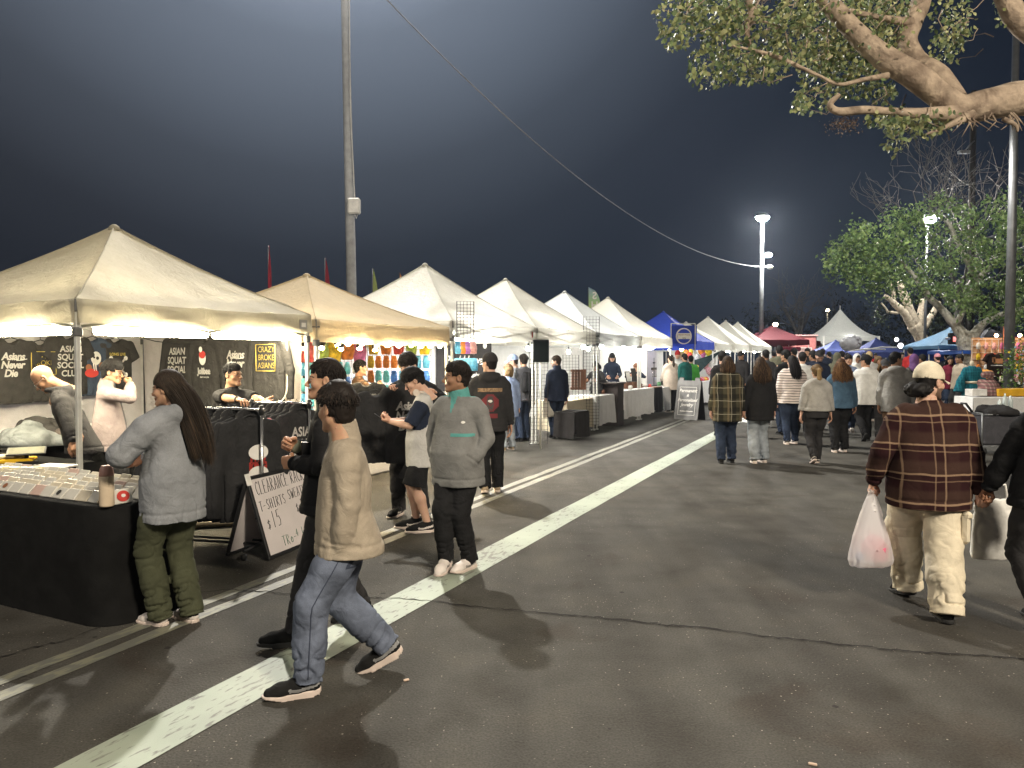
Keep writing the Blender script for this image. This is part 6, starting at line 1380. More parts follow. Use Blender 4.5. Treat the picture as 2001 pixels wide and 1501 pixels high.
cloth_table(ua, ub, .02, .7, .76, fabric('cream_table_cloth', (.70, .62, .46), .06, 300, .35, 3), 'cream-clothed table behind the very tall wire grid', .10, .02, 3)
cloth_table(Uat(1113, -.3)-.1, Uat(1138, -.3), -.45, .45, .58, fabric('dark_grey_cloth', (.045, .042, .042), .1), 'low dark-clothed box table beside the man in navy', .05, .012, 4)
cloth_table(Uat(1165, -.05), Uat(1200, -.05), -.05, .7, .80, M_WCL, 'white-clothed table next to the dark wooden counter', .12, .02, 5)
t = empty('wooden_counter', W(Uat(1209, -.05), .2), RZ, 'narrow dark wooden counter between two white tables', 'counter'); MB().box((0, 0, .52), (.62, .46, 1.04), bev=.01).obj('carcass', M_DWOOD, t); MB().box((0, -.1, 1.06), (.70, .75, .04), bev=.006).obj('top', M_DWOOD, t)
cloth_table(Uat(1219, -.05), Uat(1278, -.05), -.05, .75, .84, M_WCL, 'long white-clothed table with jewellery stands', .14, .024, 6)
cloth_table(Uat(1280, -.05), Uat(1296, -.05), -.02, .75, .84, fabric('black_table_drape', (.02, .02, .022), .1), 'black-draped table with a wooden top at the end of the jewellery stall', .12, .02, 7, top=M_WOOD)
cloth_table(Uat(1298, -.05), Uat(1313, -.05), .0, .7, .80, M_WCL, 'short white-clothed table behind the woman in the cream jumper', .12, .02, 8)
# jewellery fittings
def on(px, v, z): u = Uat(px, v); return W(u, v, z)
g5 = 'framed boards on the jewellery table'
for px, h, m, lb in ((1226, .30, mat('pale_board', (.6, .6, .56), .5), 'pale framed board leaning on a wooden riser'), (1238, .38, M_CHAR, 'dark framed picture board on a wooden riser')):
    p = on(px, .35, .84); t = empty('framed_board', p, RZ+R(70), lb, 'board', g5); MB().box((0, 0, .09), (.24, .16, .18), bev=.006).obj('riser', M_WOOD, t); a = MB().box((0, -.02, .18+h/2), (.2, .02, h), M=Matrix.Rotation(R(-14), 3, 'X')).obj('frame', M_BLACKP, t); MB().box((0, -.033, .18+h/2), (.16, .006, h-.05), M=Matrix.Rotation(R(-14), 3, 'X')).obj('picture', m, a)
for i, (px, v, h, m, nm) in enumerate(((1245, .3, .16, M_BLACKP, 'necklace bust'), (1232, .15, .10, M_INKW, 'ring tray'), (1253, .2, .12, M_WOOD, 'wooden riser'), (1262, .3, .10, M_INKW, 'small white display'), (1270, .2, .08, M_INKR, 'small red box'), (1288, .2, .12, mat('green_jar', (.1, .25, .12), .3), 'small green jar'), (1294, .3, .12, M_BLACKP, 'black jar'), (1186, .2, .2, M_BLACKP, 'black card stand'), (1196, .35, .15, M_INKW, 'white card box'), (1178, .2, .1, M_WOOD, 'wooden card box'))):
    p = on(px, v, .845 if 1215 < px else .805); s = .06
    tag(MB().lathe((0, 0, 0), [(s, 0), (s*1.05, h*.2), (s*.55, h*.5), (s*.8, h*.8), (s*.3, h)] if i % 2 == 0 else [(s, 0), (s, h*.8), (s*.8, h*.85), (s*.8, h)], 12 if i % 3 else 6).obj('display', m, None, p), '%s on the jewellery tables' % nm, 'display', 'small displays on the jewellery tables')
p = on(1278, .35, .84); t = empty('earring_stand', p, RZ, 'black cross-shaped jewellery stand with hanging pieces', 'display stand'); MB().lathe((0, 0, 0), [(.10, 0), (.10, .02), (.02, .03)], 14).tube([(0, 0, .02), (0, 0, .85)], .012, 8).obj('post', M_BLACKP, t); MB().box((0, 0, .52), (.03, .50, .07)).box((0, 0, .70), (.03, .16, .04)).obj('bar', M_BLACKP, t)
for i in range(6): MB().tube([(.0, -.22+i*.088, .48), (.01, -.22+i*.088, .30)], .004, 4).lathe((.01, -.22+i*.088, .28), [(.004, .02), (.014, 0), (.004, -.02)], 6).obj('pendant', M_CHROME, t)
tag(MB().box((0, 0, .16), (.26, .26, .32), bev=.02).box((0, -.132, .2), (.2, .01, .16)).obj('card_printer', M_BLACKP, None, on(1175, .45, .80), (0, 0, RZ)), 'black card printer beside the seated seller', 'printer')
# jewellery A-frame
bl, brr = G(1317, 819), G(1363, 822); dj = (brr-bl).normalized(); nj = Vector((dj.y, -dj.x, 0)); hj = 1.08; wj = (brr-bl).length
js = empty('sandwich_sign', (bl+brr)/2 - nj*.2, math.atan2(dj.y, dj.x), 'grey sandwich board advertising permanent and personalized jewelry', 'sign')
for q, nm in ((1, 'board'), (-1, 'back_board')):
    Mq = Matrix.Translation((0, -q*.20, 0)) @ Matrix.Rotation(R(-q*10), 4, 'X'); f = MB().box((0, 0, hj/2), (wj, .03, hj), bev=.006).box((-wj*.34, 0, hj+.04), (.14, .03, .09)).box((wj*.34, 0, hj+.04), (.14, .03, .09)); a = f.obj(nm, mat('grey_plastic_board', (.20, .20, .20), .6) if q > 0 else M_BLACKP, js); a.matrix_local = Mq
    if q > 0:
        MB().box((0, -.017, hj*.47), (wj*.86, .006, hj*.84)).obj('panel', mat('chalk_grey', (.17, .17, .17), .8, var=.2), a); bd = MB()
        for c, d in (((0, hj*.83), (wj*.70, .008)), ((0, hj*.12), (wj*.70, .008)), ((-wj*.35, hj*.475), (.008, hj*.71)), ((wj*.35, hj*.475), (.008, hj*.71))): bd.box((c[0], -.022, c[1]), (d[0], .003, d[1]))
        bd.obj('border_line', M_INKW, a, kind='stuff')
        for s, z, sz in (('Permanent', .72, .125), ('&', .60, .10), ('Personalized', .48, .118), ('Jewelry', .36, .125), ('Necklaces & bracelets', .20, .045)): text(s, sz, M_INKW, a, (0, -.022, hj*z+.02), PT, shear=.28, bold=.002)
# round sign in its frame, blue tent goods
pr = P(1336, 657, 25.6); rsn = empty('round_sign', (pr.x, pr.y, pr.z), R(5), 'round white and blue hanging sign in a square frame by the blue tent', 'sign'); rr_ = .27
for ring, m, y0 in ((rr_, M_INKW, 0), (rr_*.86, mat('sign_blue', (.03, .06, .45), .6), -.012)): MB().prism([(ring*math.cos(2*pi*i/32), ring*math.sin(2*pi*i/32)) for i in range(32)], 0, .02, Matrix(((1, 0, 0, 0), (0, 0, -1, y0), (0, 1, 0, 0), (0, 0, 0, 1)))).obj('disc', m, rsn)
MB().box((0, -.042, 0), (rr_*1.66, .01, rr_*.72)).obj('band', M_INKW, rsn)
mb = MB()
for a, b in (((-.42, .42), (.40, .42)), ((-.42, .42), (-.42, -.5)), ((.40, .42), (.40, -.5))): mb.tube([(a[0], .03, a[1]), (b[0], .03, b[1])], .014, 6)
mb.obj('frame', M_FRAME, rsn); MB().tube([(-.42, .03, -.5), (-.42, .03, -pr.z)], .02, 6).obj('post', M_FRAME, rsn)
text('FRESH MADE', .07, M_INKO, rsn, (0, -.05, .04), PT); text('daily', .07, M_CHAR, rsn, (0, -.05, -.06), PT)
tag(MB().box((0, 0, 0), (.9, .02, .62)).obj('blue_panel', M_BLUE, None, (pr.x+.02, pr.y+.12, pr.z+.05), (0, 0, R(5))), 'blue cloth panel behind the round sign', 'panel')
for i, (px, py, c, s, lb) in enumerate(((1384, 681, 'yellow', 1.5, 'yellow smiling balloon'), (1371, 684, 'orange', 1.1, 'orange balloon'), (1366, 676, 'violet', .9, 'violet balloon'), (1374, 692, 'pink', .8, 'pink balloon'), (1362, 700, 'white', .9, 'white plush'), (1384, 700, 'lime green', .7, 'green plush'), (1378, 712, 'dusty pink', 1.0, 'dusty pink plush'), (1368, 715, 'sky blue', .9, 'pale blue plush'), (1390, 716, 'white', 1.0, 'grey-white plush'), (1386, 724, 'dusty pink', 1.0, 'rosy plush'), (1363, 716, 'yellow', .8, 'small yellow toy'), (1340, 690, 'orange', .9, 'orange toy'), (1347, 694, 'red', .9, 'red toy'), (1350, 687, 'yellow', .7, 'pale yellow toy'), (1334, 690, 'lime green', .7, 'green toy'))):
    y = 29.5; p = P(px, py, y); o = MB().lathe((0, 0, 0), [(.02, -.20), (.10, -.12), (.15, 0), (.11, .12), (.02, .17)], 12).obj('balloon' if 'balloon' in lb else 'plush_toy', mat('toy_'+c.replace(' ', '_'), TOY[c], .3, var=.3, scale=14, spec=.5), None, p); o.scale = (s, s*.8, s)
    tag(o, lb + ' hanging under the blue tent', 'balloon' if 'balloon' in lb else 'toy', 'toys and balloons of the blue tent')
    if i == 0:
        for q in (-1, 1): MB().lathe((q*.05-.01, -.135, .03), [(.003, -.02), (.016, 0), (.003, .02)], 8).obj('eye', M_BLACKP, o)
cloth_table(22.3, 24.9, -.1, .7, .85, M_WCL, 'white-clothed table heaped with small goods under the blue tent', .1, .02, 9)
for i in range(9): c = rs.choice(list(TOY)); o = heap(W(22.5+i*.28, .2, .852), .11, mat('toy_'+c.replace(' ', '_'), TOY[c], .3), '%s soft toy lying on the blue tent table' % c, 70+i, 4, 'soft_toy', 'toy', .8, .03); o['group'] = 'soft toys on the blue tent table'
cloth(W(22.2, 2.2), W(25.0, 2.2), .03, 2.0, M_SHEET, 'grey sheet behind the balloons of the blue tent', seed=31, n=8)
cloth_table(25.5, 28.3, 0, .7, .8, M_WCL, 'white-clothed table of the stall after the blue tent', .1, .02, 10)
for i, u in enumerate((29.4, 33.3, 36.4)): cloth_table(u, u+2.7, 0, .7, .8, M_WCL, ('white-clothed table under the first far white tent', 'white-clothed table under the middle far white tent', 'white-clothed table under the last far white tent')[i], .1, .02, 11+i)
tag(MB().sheet(lambda a, b: tuple(W(25.15+a*.1, .1+b*1.2-.4*a, 2.0-1.2*b*(.3+.7*a)-.2*(1-a))), 6, 6).obj('dark_flap', fabric('dark_green_flap', (.03, .05, .05))), 'dark green cloth flap drawn aside after the blue tent', 'cloth')
# flags behind the tents
def flag(px, py0, py1, w, y, m, label, lean=.0, letters=None, blunt=False):
    a, b = P(px, py1+60, y), P(px+lean, py0, y); t = empty('feather_flag', (a.x, y, 0), 0, label, 'flag', 'feather flags behind the tents'); H = b.z; z0 = max(.6, P(px, py1, y).z-1.2); dx = b.x-a.x
    MB().tube([(0, 0, 0), (dx*.5, 0, H*.6), (dx, 0, H)], .012, 6).obj('pole', M_BLKM, t)
    def f(u, v):
        z = z0+(H-z0)*v; k = math.sin(min(1, (1-v)*(3.5 if blunt else 1.35))*pi/2)**(.5 if blunt else .8); return (dx*(v**1.6)+.02+w*u*k, .03*math.sin(v*7+u*3), z)
    MB().sheet(f, 4, 18).obj('cloth', m, t)
    if letters:
        for i, c in enumerate(letters): o = text(c, w*.82, M_INKW, t, (w*.52, -.04, H-w*.75-i*w*.78), PT, bold=.008); o.scale = (-1, 1, 1)
M_FR = fabric('flag_red', (.24, .025, .04), .1, 300, .3, 4, .7, .2, .3); M_FG = fabric('flag_green', (.26, .31, .11), .1, 300, .3, 4, .7, .2, .3); M_FO = fabric('flag_orange', (.55, .25, .10), .1, 300, .3, 4, .7, .2, .3)
flag(522, 480, 555, .09, 19, M_FR, 'slim dark red feather flag behind the big cream tent', 2); flag(634, 504, 556, .15, 21, M_FR, 'bright red feather flag beside the tall light pole', 1); flag(727, 525, 570, .18, 21, M_FG, 'yellow-green feather flag between the tall pole and the white tent', 1); flag(780, 532, 548, .2, 24, M_FO, 'small orange feather flag tip behind the white tent', 0)
gm, gnt, gb = base('flag_gradient'); gtc = nd(gnt, 'TexCoord'); gs = nd(gnt, 'SeparateXYZ'); ln(gnt, gtc, 'Generated', gs, 0); gr_ = ramp(gnt, [(.2, (.62, .30, .06)), (.55, (.45, .55, .08)), (.8, (.30, .48, .25)), (1, (.25, .35, .48))], gs, 2); setcol(gnt, gb, gr_)
flag(1149, 561, 620, .42, 27, gm, 'blunt green and blue shaved ice flag behind the jewellery tent', 0, 'SHAVE', True)
# ---------------------------------------------------------------- people
def stripes(name, bcol, specs, blur=.25):
    """plaid / stripes woven into the cloth; specs: (axis, period, offset, width, colour, strength)"""
    m, nt, b = base(name); tc = nd(nt, 'TexCoord'); n = nd(nt, 'TexNoise'); n.inputs['Scale'].default_value = 5; ln(nt, tc, 'Object', n, 'Vector')
    w = nd(nt, 'VectorMath', operation='MULTIPLY_ADD'); w.inputs[1].default_value = (.030, .03, .030); ln(nt, n, 1, w, 0); ln(nt, tc, 'Object', w, 2); s = nd(nt, 'SeparateXYZ'); ln(nt, w, 0, s, 0)
    f = nd(nt, 'TexNoise'); f.inputs['Scale'].default_value = 260; ln(nt, tc, 'Object', f, 'Vector'); n2 = nd(nt, 'TexNoise'); n2.inputs['Scale'].default_value = 7; n2.inputs['Detail'].default_value = 3; n2.inputs['Distortion'].default_value = 1; ln(nt, tc, 'Object', n2, 'Vector')
    cur = ramp(nt, [(.3, tuple(c*.8 for c in bcol)), (.7, tuple(c*1.2 for c in bcol))], n)
    for ax, per, off, wd, col, k in specs:
        fr = math_(nt, 'FRACT', math_(nt, 'MULTIPLY_ADD', (s, 'XYZ'.index(ax)), 1/per, off)); d = math_(nt, 'ABSOLUTE', math_(nt, 'SUBTRACT', fr, .5)); q = wd/per/2
        e = ramp(nt, [(max(0, q*(1-blur)), (1, 1, 1)), (q*(1+blur), (0, 0, 0))], d); g = math_(nt, 'MULTIPLY', (e, 0), math_(nt, 'MULTIPLY_ADD', (f, 0), k*.9, k*.45)); g.use_clamp = True
        cur = mix(nt, g, (cur, 2 if cur.bl_idname == 'ShaderNodeMix' else 0), col)
    setcol(nt, b, cur); b.inputs['Roughness'].default_value = .95; b.inputs['Specular IOR Level'].default_value = .1
    bp = nd(nt, 'Bump'); bp.inputs['Strength'].default_value = .5; bp.inputs['Distance'].default_value = .02; ad = math_(nt, 'MULTIPLY_ADD', (f, 0), .06, (n2, 0)); ln(nt, ad, 0, bp, 'Height'); ln(nt, bp, 0, b, 'Normal'); return m
TAN = (.30, .20, .13)
PL1 = stripes('brown_plaid', (.022, .008, .009), [('X', .24, .10, .075, (.038, .019, .016), .55), ('Z', .19, .3, .085, (.055, .032, .024), .6), ('X', .24, .34, .011, TAN, .6), ('X', .24, .60, .009, TAN, .45), ('Z', .19, .52, .012, TAN, .8), ('Z', .19, .74, .008, TAN, .4)])
PL2 = stripes('olive_plaid', (.060, .055, .035), [('X', .20, .1, .07, (.012, .012, .011), .8), ('Z', .21, .3, .07, (.012, .012, .011), .7), ('X', .20, .55, .03, (.17, .13, .08), .7), ('X', .20, .30, .006, (.45, .42, .34), .7), ('Z', .21, .65, .006, (.45, .42, .34), .8)])
KNIT = stripes('striped_knit', (.66, .58, .54), [('Z', .050, .3, .011, (.03, .025, .028), 1.3)], .15)
FLOR = stripes('floral_dress', (.02, .02, .025), [('X', .09, .1, .02, (.3, .25, .2), .3), ('Z', .11, .3, .03, (.25, .2, .2), .3)], .9)
def fb(n, c, **k): return fabric(n, c, **k)
GREY = fb('grey_fleece', (.225, .235, .25), weave=260); LGREY = fb('pale_grey_marl', (.33, .32, .30), weave=260); FLEECE = fb('grey_pullover', (.19, .19, .185), weave=260); BEIGE = fb('beige_rib', (.34, .29, .225)); OLIVE = fb('olive_twill', (.060, .064, .038), wr=.2); SAGE = fb('sage_knit', (.20, .22, .17)); CREAM = fb('cream_canvas', (.62, .55, .42)); IVORY = fb('ivory_fleece', (.60, .52, .45)); WHITE = fb('white_cotton', (.66, .66, .64)); BLACK = fb('black_cotton', (.016, .016, .017)); BLACK2 = fb('washed_black', (.030, .029, .030)); NAVY = fb('navy_cotton', (.018, .024, .042)); DENIM = fb('blue_denim', (.125, .145, .195), var=.35); DDENIM = fb('dark_denim', (.025, .035, .06), var=.3); LDENIM = fb('light_denim', (.28, .31, .34), var=.25); BDENIM = fb('denim_shirt', (.06, .11, .17), var=.25); TEAL = fb('teal_knit', (.10, .30, .28)); PINKW = fb('pinkish_white_shirt', (.20, .165, .16)); DTEAL = fb('dark_teal', (.02, .12, .11)); GREEN = fb('bright_green', (.08, .38, .07)); JERSEY = fb('silver_jersey', (.45, .44, .42)); MAROON = fb('maroon', (.12, .015, .03)); RED = fb('red_cotton', (.4, .03, .03)); PURPLE = fb('purple_scarf', (.12, .06, .16)); TANF = fb('tan_fleece', (.42, .32, .18)); OLIVEJ = fb('olive_jacket', (.12, .12, .085)); LBLUE = fb('pale_blue_cotton', (.25, .32, .50)); BROWNC = fb('brown_cotton', (.12, .07, .04)); DGREY = fb('dark_grey_cotton', (.06, .06, .065))
SOLE = mat('cream_rubber', (.62, .52, .46), .6); SOLEB = mat('black_rubber', (.02, .02, .02), .7); SHB = fb('black_mesh_shoe', (.014, .014, .014)); SHW = mat('white_leather_shoe', (.66, .60, .56), .5, bump=.1); SHG = mat('grey_suede', (.25, .23, .21), .8)
S_RUN = dict(kind='runner', m=SHB, sole=SOLE, m2=mat('shoe_trim', (.25, .25, .25), .4)); S_WHITE = dict(kind='sneaker', m=SHW, sole=SOLE, m2=SHB); S_BLACK = dict(kind='sneaker', m=SHB, sole=SOLEB); S_SKATE = dict(kind='sneaker', m=SHB, sole=SOLE, m2=SHW); S_PW = dict(kind='runner', m=SHW, sole=SOLE, m2=SHG); S_TAN = dict(kind='sneaker', m=mat('tan_suede', (.35, .27, .18), .8), sole=SOLE)
DARKH = dict(col=(.014, .010, .008), hi=(.06, .04, .028)); BLKH = dict(col=(.008, .007, .007), hi=(.03, .026, .024)); BRNH = dict(col=(.035, .022, .014), hi=(.16, .095, .05)); BLDH = dict(col=(.12, .075, .035), hi=(.42, .28, .13))
TANS = (.42, .24, .15); FAIR = (.52, .32, .23); BRN = (.27, .145, .085)
def loc_(p, yaw, q): return rotz(R(-yaw)) @ np.array(tuple(Vector(q)-Vector(p)))
def stat(hy, y): return CH + (HOR-hy)/F*y
def foot(p, yaw, q, ty=0, lift=0): v = loc_(p, yaw, q); return ((v[0], v[1], 0), ty, lift)
def decal(root, part, build, d=(0, 1, 0), off=.004):
    """lay flat print onto a garment: build(mb) draws in x-z, every vertex is dropped onto the cloth along d"""
    from mathutils.bvhtree import BVHTree
    me = part.data; bv = BVHTree.FromPolygons([v.co for v in me.vertices], [p.vertices for p in me.polygons]); out = []
    for nm, m, grid in build:
        x0, x1, z0, z1, shape = grid; mb = MB(); nx, nz = 14, 14; V = []; ok = []
        for j in range(nz+1):
            for i in range(nx+1):
                x, z = x0+(x1-x0)*i/nx, z0+(z1-z0)*j/nz; h = bv.ray_cast(Vector((x, -1*d[1], z)), Vector(d)); y = h[0].y if h[0] else 0
                V.append((x, y-off*d[1], z)); ok.append(h[0] is not None)
        Fq = []
        for j in range(nz):
            for i in range(nx):
                a = j*(nx+1)+i; q = (a, a+1, a+nx+2, a+nx+1); u, v = (i+.5)/nx*2-1, (j+.5)/nz*2-1
                if all(ok[k] for k in q) and shape(u, v): Fq.append(q if d[1] > 0 else q[::-1])
        if Fq: out.append(mb.add(V, Fq, True).obj(nm, m, root))
    return out
def part(info, nm): return [c for c in info['root'].children if c.name.split('.')[0] == nm][0]
wristup = Vector((0, 0, .02))
# long-haired woman at the sticker table
p = G(342, 1219); yw = 62; hb = Vector((b0.x+.095, b0.y+.05, th+.325))
i_ = person(p, yw, 1.625, 'woman in oversized grey hoodie with long straight brown hair, hand on a bottle', fem=True, skin=TANS, head=(22, -6, 0),
  top=dict(m=GREY, hem=.70, loose=1.14, arm=1.55, hood=1, name='hoodie', cuff=.62, fold=.012), bot=dict(m=OLIVE, wide=1.3, hem=.035, thigh=1.0, fold=.006), shoes=S_WHITE, feet=(((.075, -.06, 0), -4, 0), ((-.06, .06, 0), 8, 0)),
  hands=(loc_(p, yw, p+Vector((-.30, .25, 1.02))), loc_(p, yw, hb)), elbow=((.6, -.4, -.6), (-.9, -.5, -.3)), hpose=('relax', 'hold'), palm=(None, (0, .15, -1)), hair=dict(style='long', n=6000, L=.56, spread=.012, back_y=-.20, hif=.2, col=(.022, .015, .010), hi=(.095, .06, .036), top=.012, front=.2), seed=3)
# boy in the beige pullover, striding
pf, pr_ = G(602, 1358), G(762, 1308); p = (pf+pr_)/2; yw = 104; TEEN = p
i_ = person(p, yw, 1.56, 'boy in a beige collared pullover and blue jeans striding past, seen from the side', skin=TANS, head=(-52, -4, 0), lean=(0, .03), drop=.025, feet=(foot(p, yw, pr_, -6, 26), foot(p, yw, pf, 4, 0)), scale_head=1.08, wid=1.08,
  top=dict(m=BEIGE, hem=.775, loose=1.10, arm=1.18, collar=2, name='pullover', fold=.008, belly=.03), bot=dict(m=DENIM, wide=1.42, hem=.06, thigh=1.05, fold=.009), shoes=S_RUN, hands=((.17, .05, .73), (-.170, .05, .735)), elbow=((.5, -1, 0), (-.6, -1, 0)), hpose=('none', 'none'), hair=dict(style='short', n=1900, L=.050, top=.020, side=.007, fringe=.150, **DARKH), seed=4)
pj = part(i_, 'trousers'); kk = i_['k']; hz_k = i_['hip'][2]
M_STITCH = mat('denim_stitch', (.045, .055, .085), .9); bx0 = -.125*kk
decal(i_['root'], pj, [('back_pocket', M_STITCH, (bx0-.065, bx0+.065, hz_k-.15, hz_k+.0, lambda u, v: max(abs(u), abs(v)) > .82))], d=(0, 1, 0), off=.003)
def side_line(i_, prt, pts, r, m, nm, d):
    from mathutils.bvhtree import BVHTree
    bv = BVHTree.FromPolygons([v.co for v in prt.data.vertices], [p.vertices for p in prt.data.polygons]); L = []
    for q in pts:
        h = bv.ray_cast(Vector(q), Vector(d))
        if h[0] is not None: L.append(h[0] - Vector(d)*.001)
    if len(L) > 2: MB().tube(L, r, 4).obj(nm, m, i_['root'])
kn = i_['L'][1]
side_line(i_, pj, [tuple(Vector((-.6, 0, 0)) + Vector((0, kn[0][1]*(1-t)+kn[1][1]*t, (kn[0][2]*(1-t)+kn[1][2]*t))) ) for t in np.linspace(-.02, .98, 16)] + [(-.6, kn[1][1]*(1-t)+kn[2][1]*t, kn[1][2]*(1-t)+kn[2][2]*t) for t in np.linspace(.08, .92, 14)], .0035, M_STITCH, 'side_seam', (1, 0, 0))
pv = part(i_, 'pullover'); hz0 = .775*kk
side_line(i_, pv, [(.06*0, .6, z) for z in np.linspace(i_['nb'][2]-.16, i_['nb'][2]+.01, 10)], .004, mat('zip_metal', (.35, .33, .30), .4, .6), 'zip', (0, -1, 0))
# taller man beside him in a black jacket
pf, pr_ = G(578, 1268), G(706, 1214); p = (pf+pr_)/2; yw = 98
i_ = person(p, yw, 1.705, 'tall young man in an open black jacket over sage green beside the boy in beige', skin=TANS, head=(2, 2, 0), drop=.02, feet=(foot(p, yw, pf, 0, 0), foot(p, yw, pr_, 0, 22)),
  top=dict(m=BLACK, hem=.78, loose=1.08, arm=1.15, collar=1, name='jacket', m2=(SAGE, lambda fc, A, nb, k: (np.abs(fc[:, 0]) < .055) & (fc[:, 1] > .03) & (fc[:, 2] < nb[2]+.0))), bot=dict(m=BLACK2, wide=1.15), shoes=S_BLACK, hands=((.06, .21, 1.15), (-.08, .20, 1.06)), hpose=('hold', 'fist'), elbow=((.8, -.6, -.4), (-.8, -.6, -.4)), hair=dict(style='short', n=1500, L=.035, top=.014, side=.003, fringe=.155, **DARKH), seed=8)
c = link('cup', MB().lathe((0, 0, 0), [(.028, -.05), (.036, .05), (.034, .055)], 12).mesh('cup', M_BLACKP), None, P(600, 882, p.y-.12)); tag(c, 'small dark cup held by the man in the black jacket', 'cup')
# man in the grey pullover
p = (G(871, 1112)+G(922, 1112))/2; yw = 152
i_ = person(p, yw, 1.66, 'man in grey zip-neck pullover with teal collar, looking at the stalls', skin=BRN, head=(-52, 0, 0), wid=1.07, feet=(foot(p, yw, G(872, 1114), 14, 8), foot(p, yw, G(918, 1112), -8, 0)),
  top=dict(m=FLEECE, hem=.70, loose=1.12, belly=.045, arm=1.15, collar=1, name='pullover', fold=.007, m2=(TEAL, lambda fc, A, nb, k: ((fc[:, 2] > nb[2]-.02) & (fc[:, 1] > -.2)) | ((np.abs(fc[:, 0]) < .035*np.clip((fc[:, 2]-nb[2]+.16)/.16, 0, 1)) & (fc[:, 1] > .03) & (fc[:, 2] > nb[2]-.16)))), bot=dict(m=BLACK, wide=1.12, hem=.055), shoes=S_PW,
  hands=((.165, .085, .86), (-.165, .085, .86)), hpose=('none', 'none'), elbow=((.9, -.7, 0), (-.9, -.7, 0)), hair=dict(style='short', n=1400, L=.045, top=.018, side=.007, fringe=.16, **DARKH), seed=9)
pu = part(i_, 'pullover'); decal(i_['root'], pu, [('chest_stripe', TEAL, (-.19, -.03, 1.075, 1.10, lambda u, v: True)), ('chest_logo', M_INKW, (-.13, -.10, 1.175, 1.195, lambda u, v: u*u+v*v < 1))], d=(0, -1, 0))
# man in plaid with the cap
pl_, pr2 = G(1773, 1168), G(1849, 1216); p = (pl_+pr2)/2; yw = -6; bagtop = P(1703, 962, 5.2); hh = P(1908, 985, 4.95)
i_ = person(p, yw, 1.665, 'man in brown plaid overshirt, cream trousers and cap, walking away with a bag', skin=FAIR, wid=1.30, head=(-62, -4, 0), beard=.75, feet=(foot(p, yw, pr2, -6, 0), foot(p, yw, pl_, 8, 12)), drop=.01,
  top=dict(m=PL1, hem=.725, loose=1.10, arm=1.22, name='overshirt', fold=.012, cuff=.95, collar=0), bot=dict(m=CREAM, wide=1.75, hem=.035, thigh=1.06, fold=.011), shoes=S_BLACK, hands=(loc_(p, yw, hh+Vector((.025, .0, .075))), loc_(p, yw, bagtop+Vector((.01, 0, .075)))), palm=((0, 1, 0), (1, -.2, 0)), elbow=((.8, -1, 0), (-.8, -.9, 0)), hpose=('fist', 'fist'), hair=dict(style='short', n=0, top=.004, side=.004, fringe=.15, **BLKH), seed=5)
cap(i_, fb('cream_cap', (.60, .54, .42))); glasses(i_, M_BLACKP)
s = SDF((-.14, -.22, -.05), (.14, .06, .16), .006); s.cone((-.05, -.085, .065), (.05, -.085, .065), .040, .040, .02); s.ell((0, -.12, .055), (.075, .06, .045), .03); V, Q = s.mesh(); V = folds(V, Q, .020, (46, 46, 46), 2, .6); i_['to_head']('hair_bun', V, Q, vcol('hair_strands'), np.tile(np.array((.008, .007, .007), np.float32), (len(V), 1)))
rl = i_['L'][0]; kn = rl[1]; ax = Vector((kn[0]+.125, kn[1]-.02, kn[2]+.12)); MB().box(ax-Vector((.02, 0, 0)), (.05, .15, .20), bev=.02).box(ax+Vector((-.012, 0, .085)), (.05, .16, .05), bev=.015).obj('cargo_pocket', CREAM, i_['root'])
# plastic bag
s = SDF((-.22, -.16, -.60), (.22, .16, .06), .010); s.rings([(-.50, 0, 0, .150, .075), (-.46, 0, 0, .162, .085), (-.30, 0, 0, .125, .075), (-.12, 0, 0, .065, .05), (0, 0, 0, .018, .02), (.02, 0, 0, .014, .016)], .02, 2.0); V, Q = s.mesh(); V = folds(V, Q, .012, (26, 26, 4), 6, .75)
bm, nt, b = base('thin_white_plastic'); b.inputs['Base Color'].default_value = (.72, .70, .70, 1); b.inputs['Roughness'].default_value = .25; t_ = nd(nt, 'BsdfTranslucent'); t_.inputs[0].default_value = (.75, .72, .72, 1); tr = nd(nt, 'BsdfTransparent'); ms = nd(nt, 'MixShader'); ms.inputs[0].default_value = .45; ln(nt, b, 0, ms, 1); ln(nt, t_, 0, ms, 2); m2 = nd(nt, 'MixShader'); m2.inputs[0].default_value = .28; ln(nt, ms, 0, m2, 1); ln(nt, tr, 0, m2, 2); ln(nt, m2, 0, nt.nodes['Material Output'], 'Surface')
bg_ = tag(link('plastic_bag', np_mesh('plastic_bag', V, Q, bm), None, bagtop + Vector((0, 0, .0)), (0, 0, R(8))), 'thin white plastic carrier bag with pink contents hanging from the plaid man\'s hand', 'bag'); MB().lathe((.03, 0, -.42), [(.03, -.06), (.08, -.04), (.085, .05), (.04, .12)], 10).obj('pink_contents', mat('pink_item', (.62, .16, .25), .5), bg_); MB().box((-.08, 0, -.44), (.06, .06, .06), bev=.02).obj('blue_contents', mat('blue_item', (.15, .25, .5), .5), bg_)
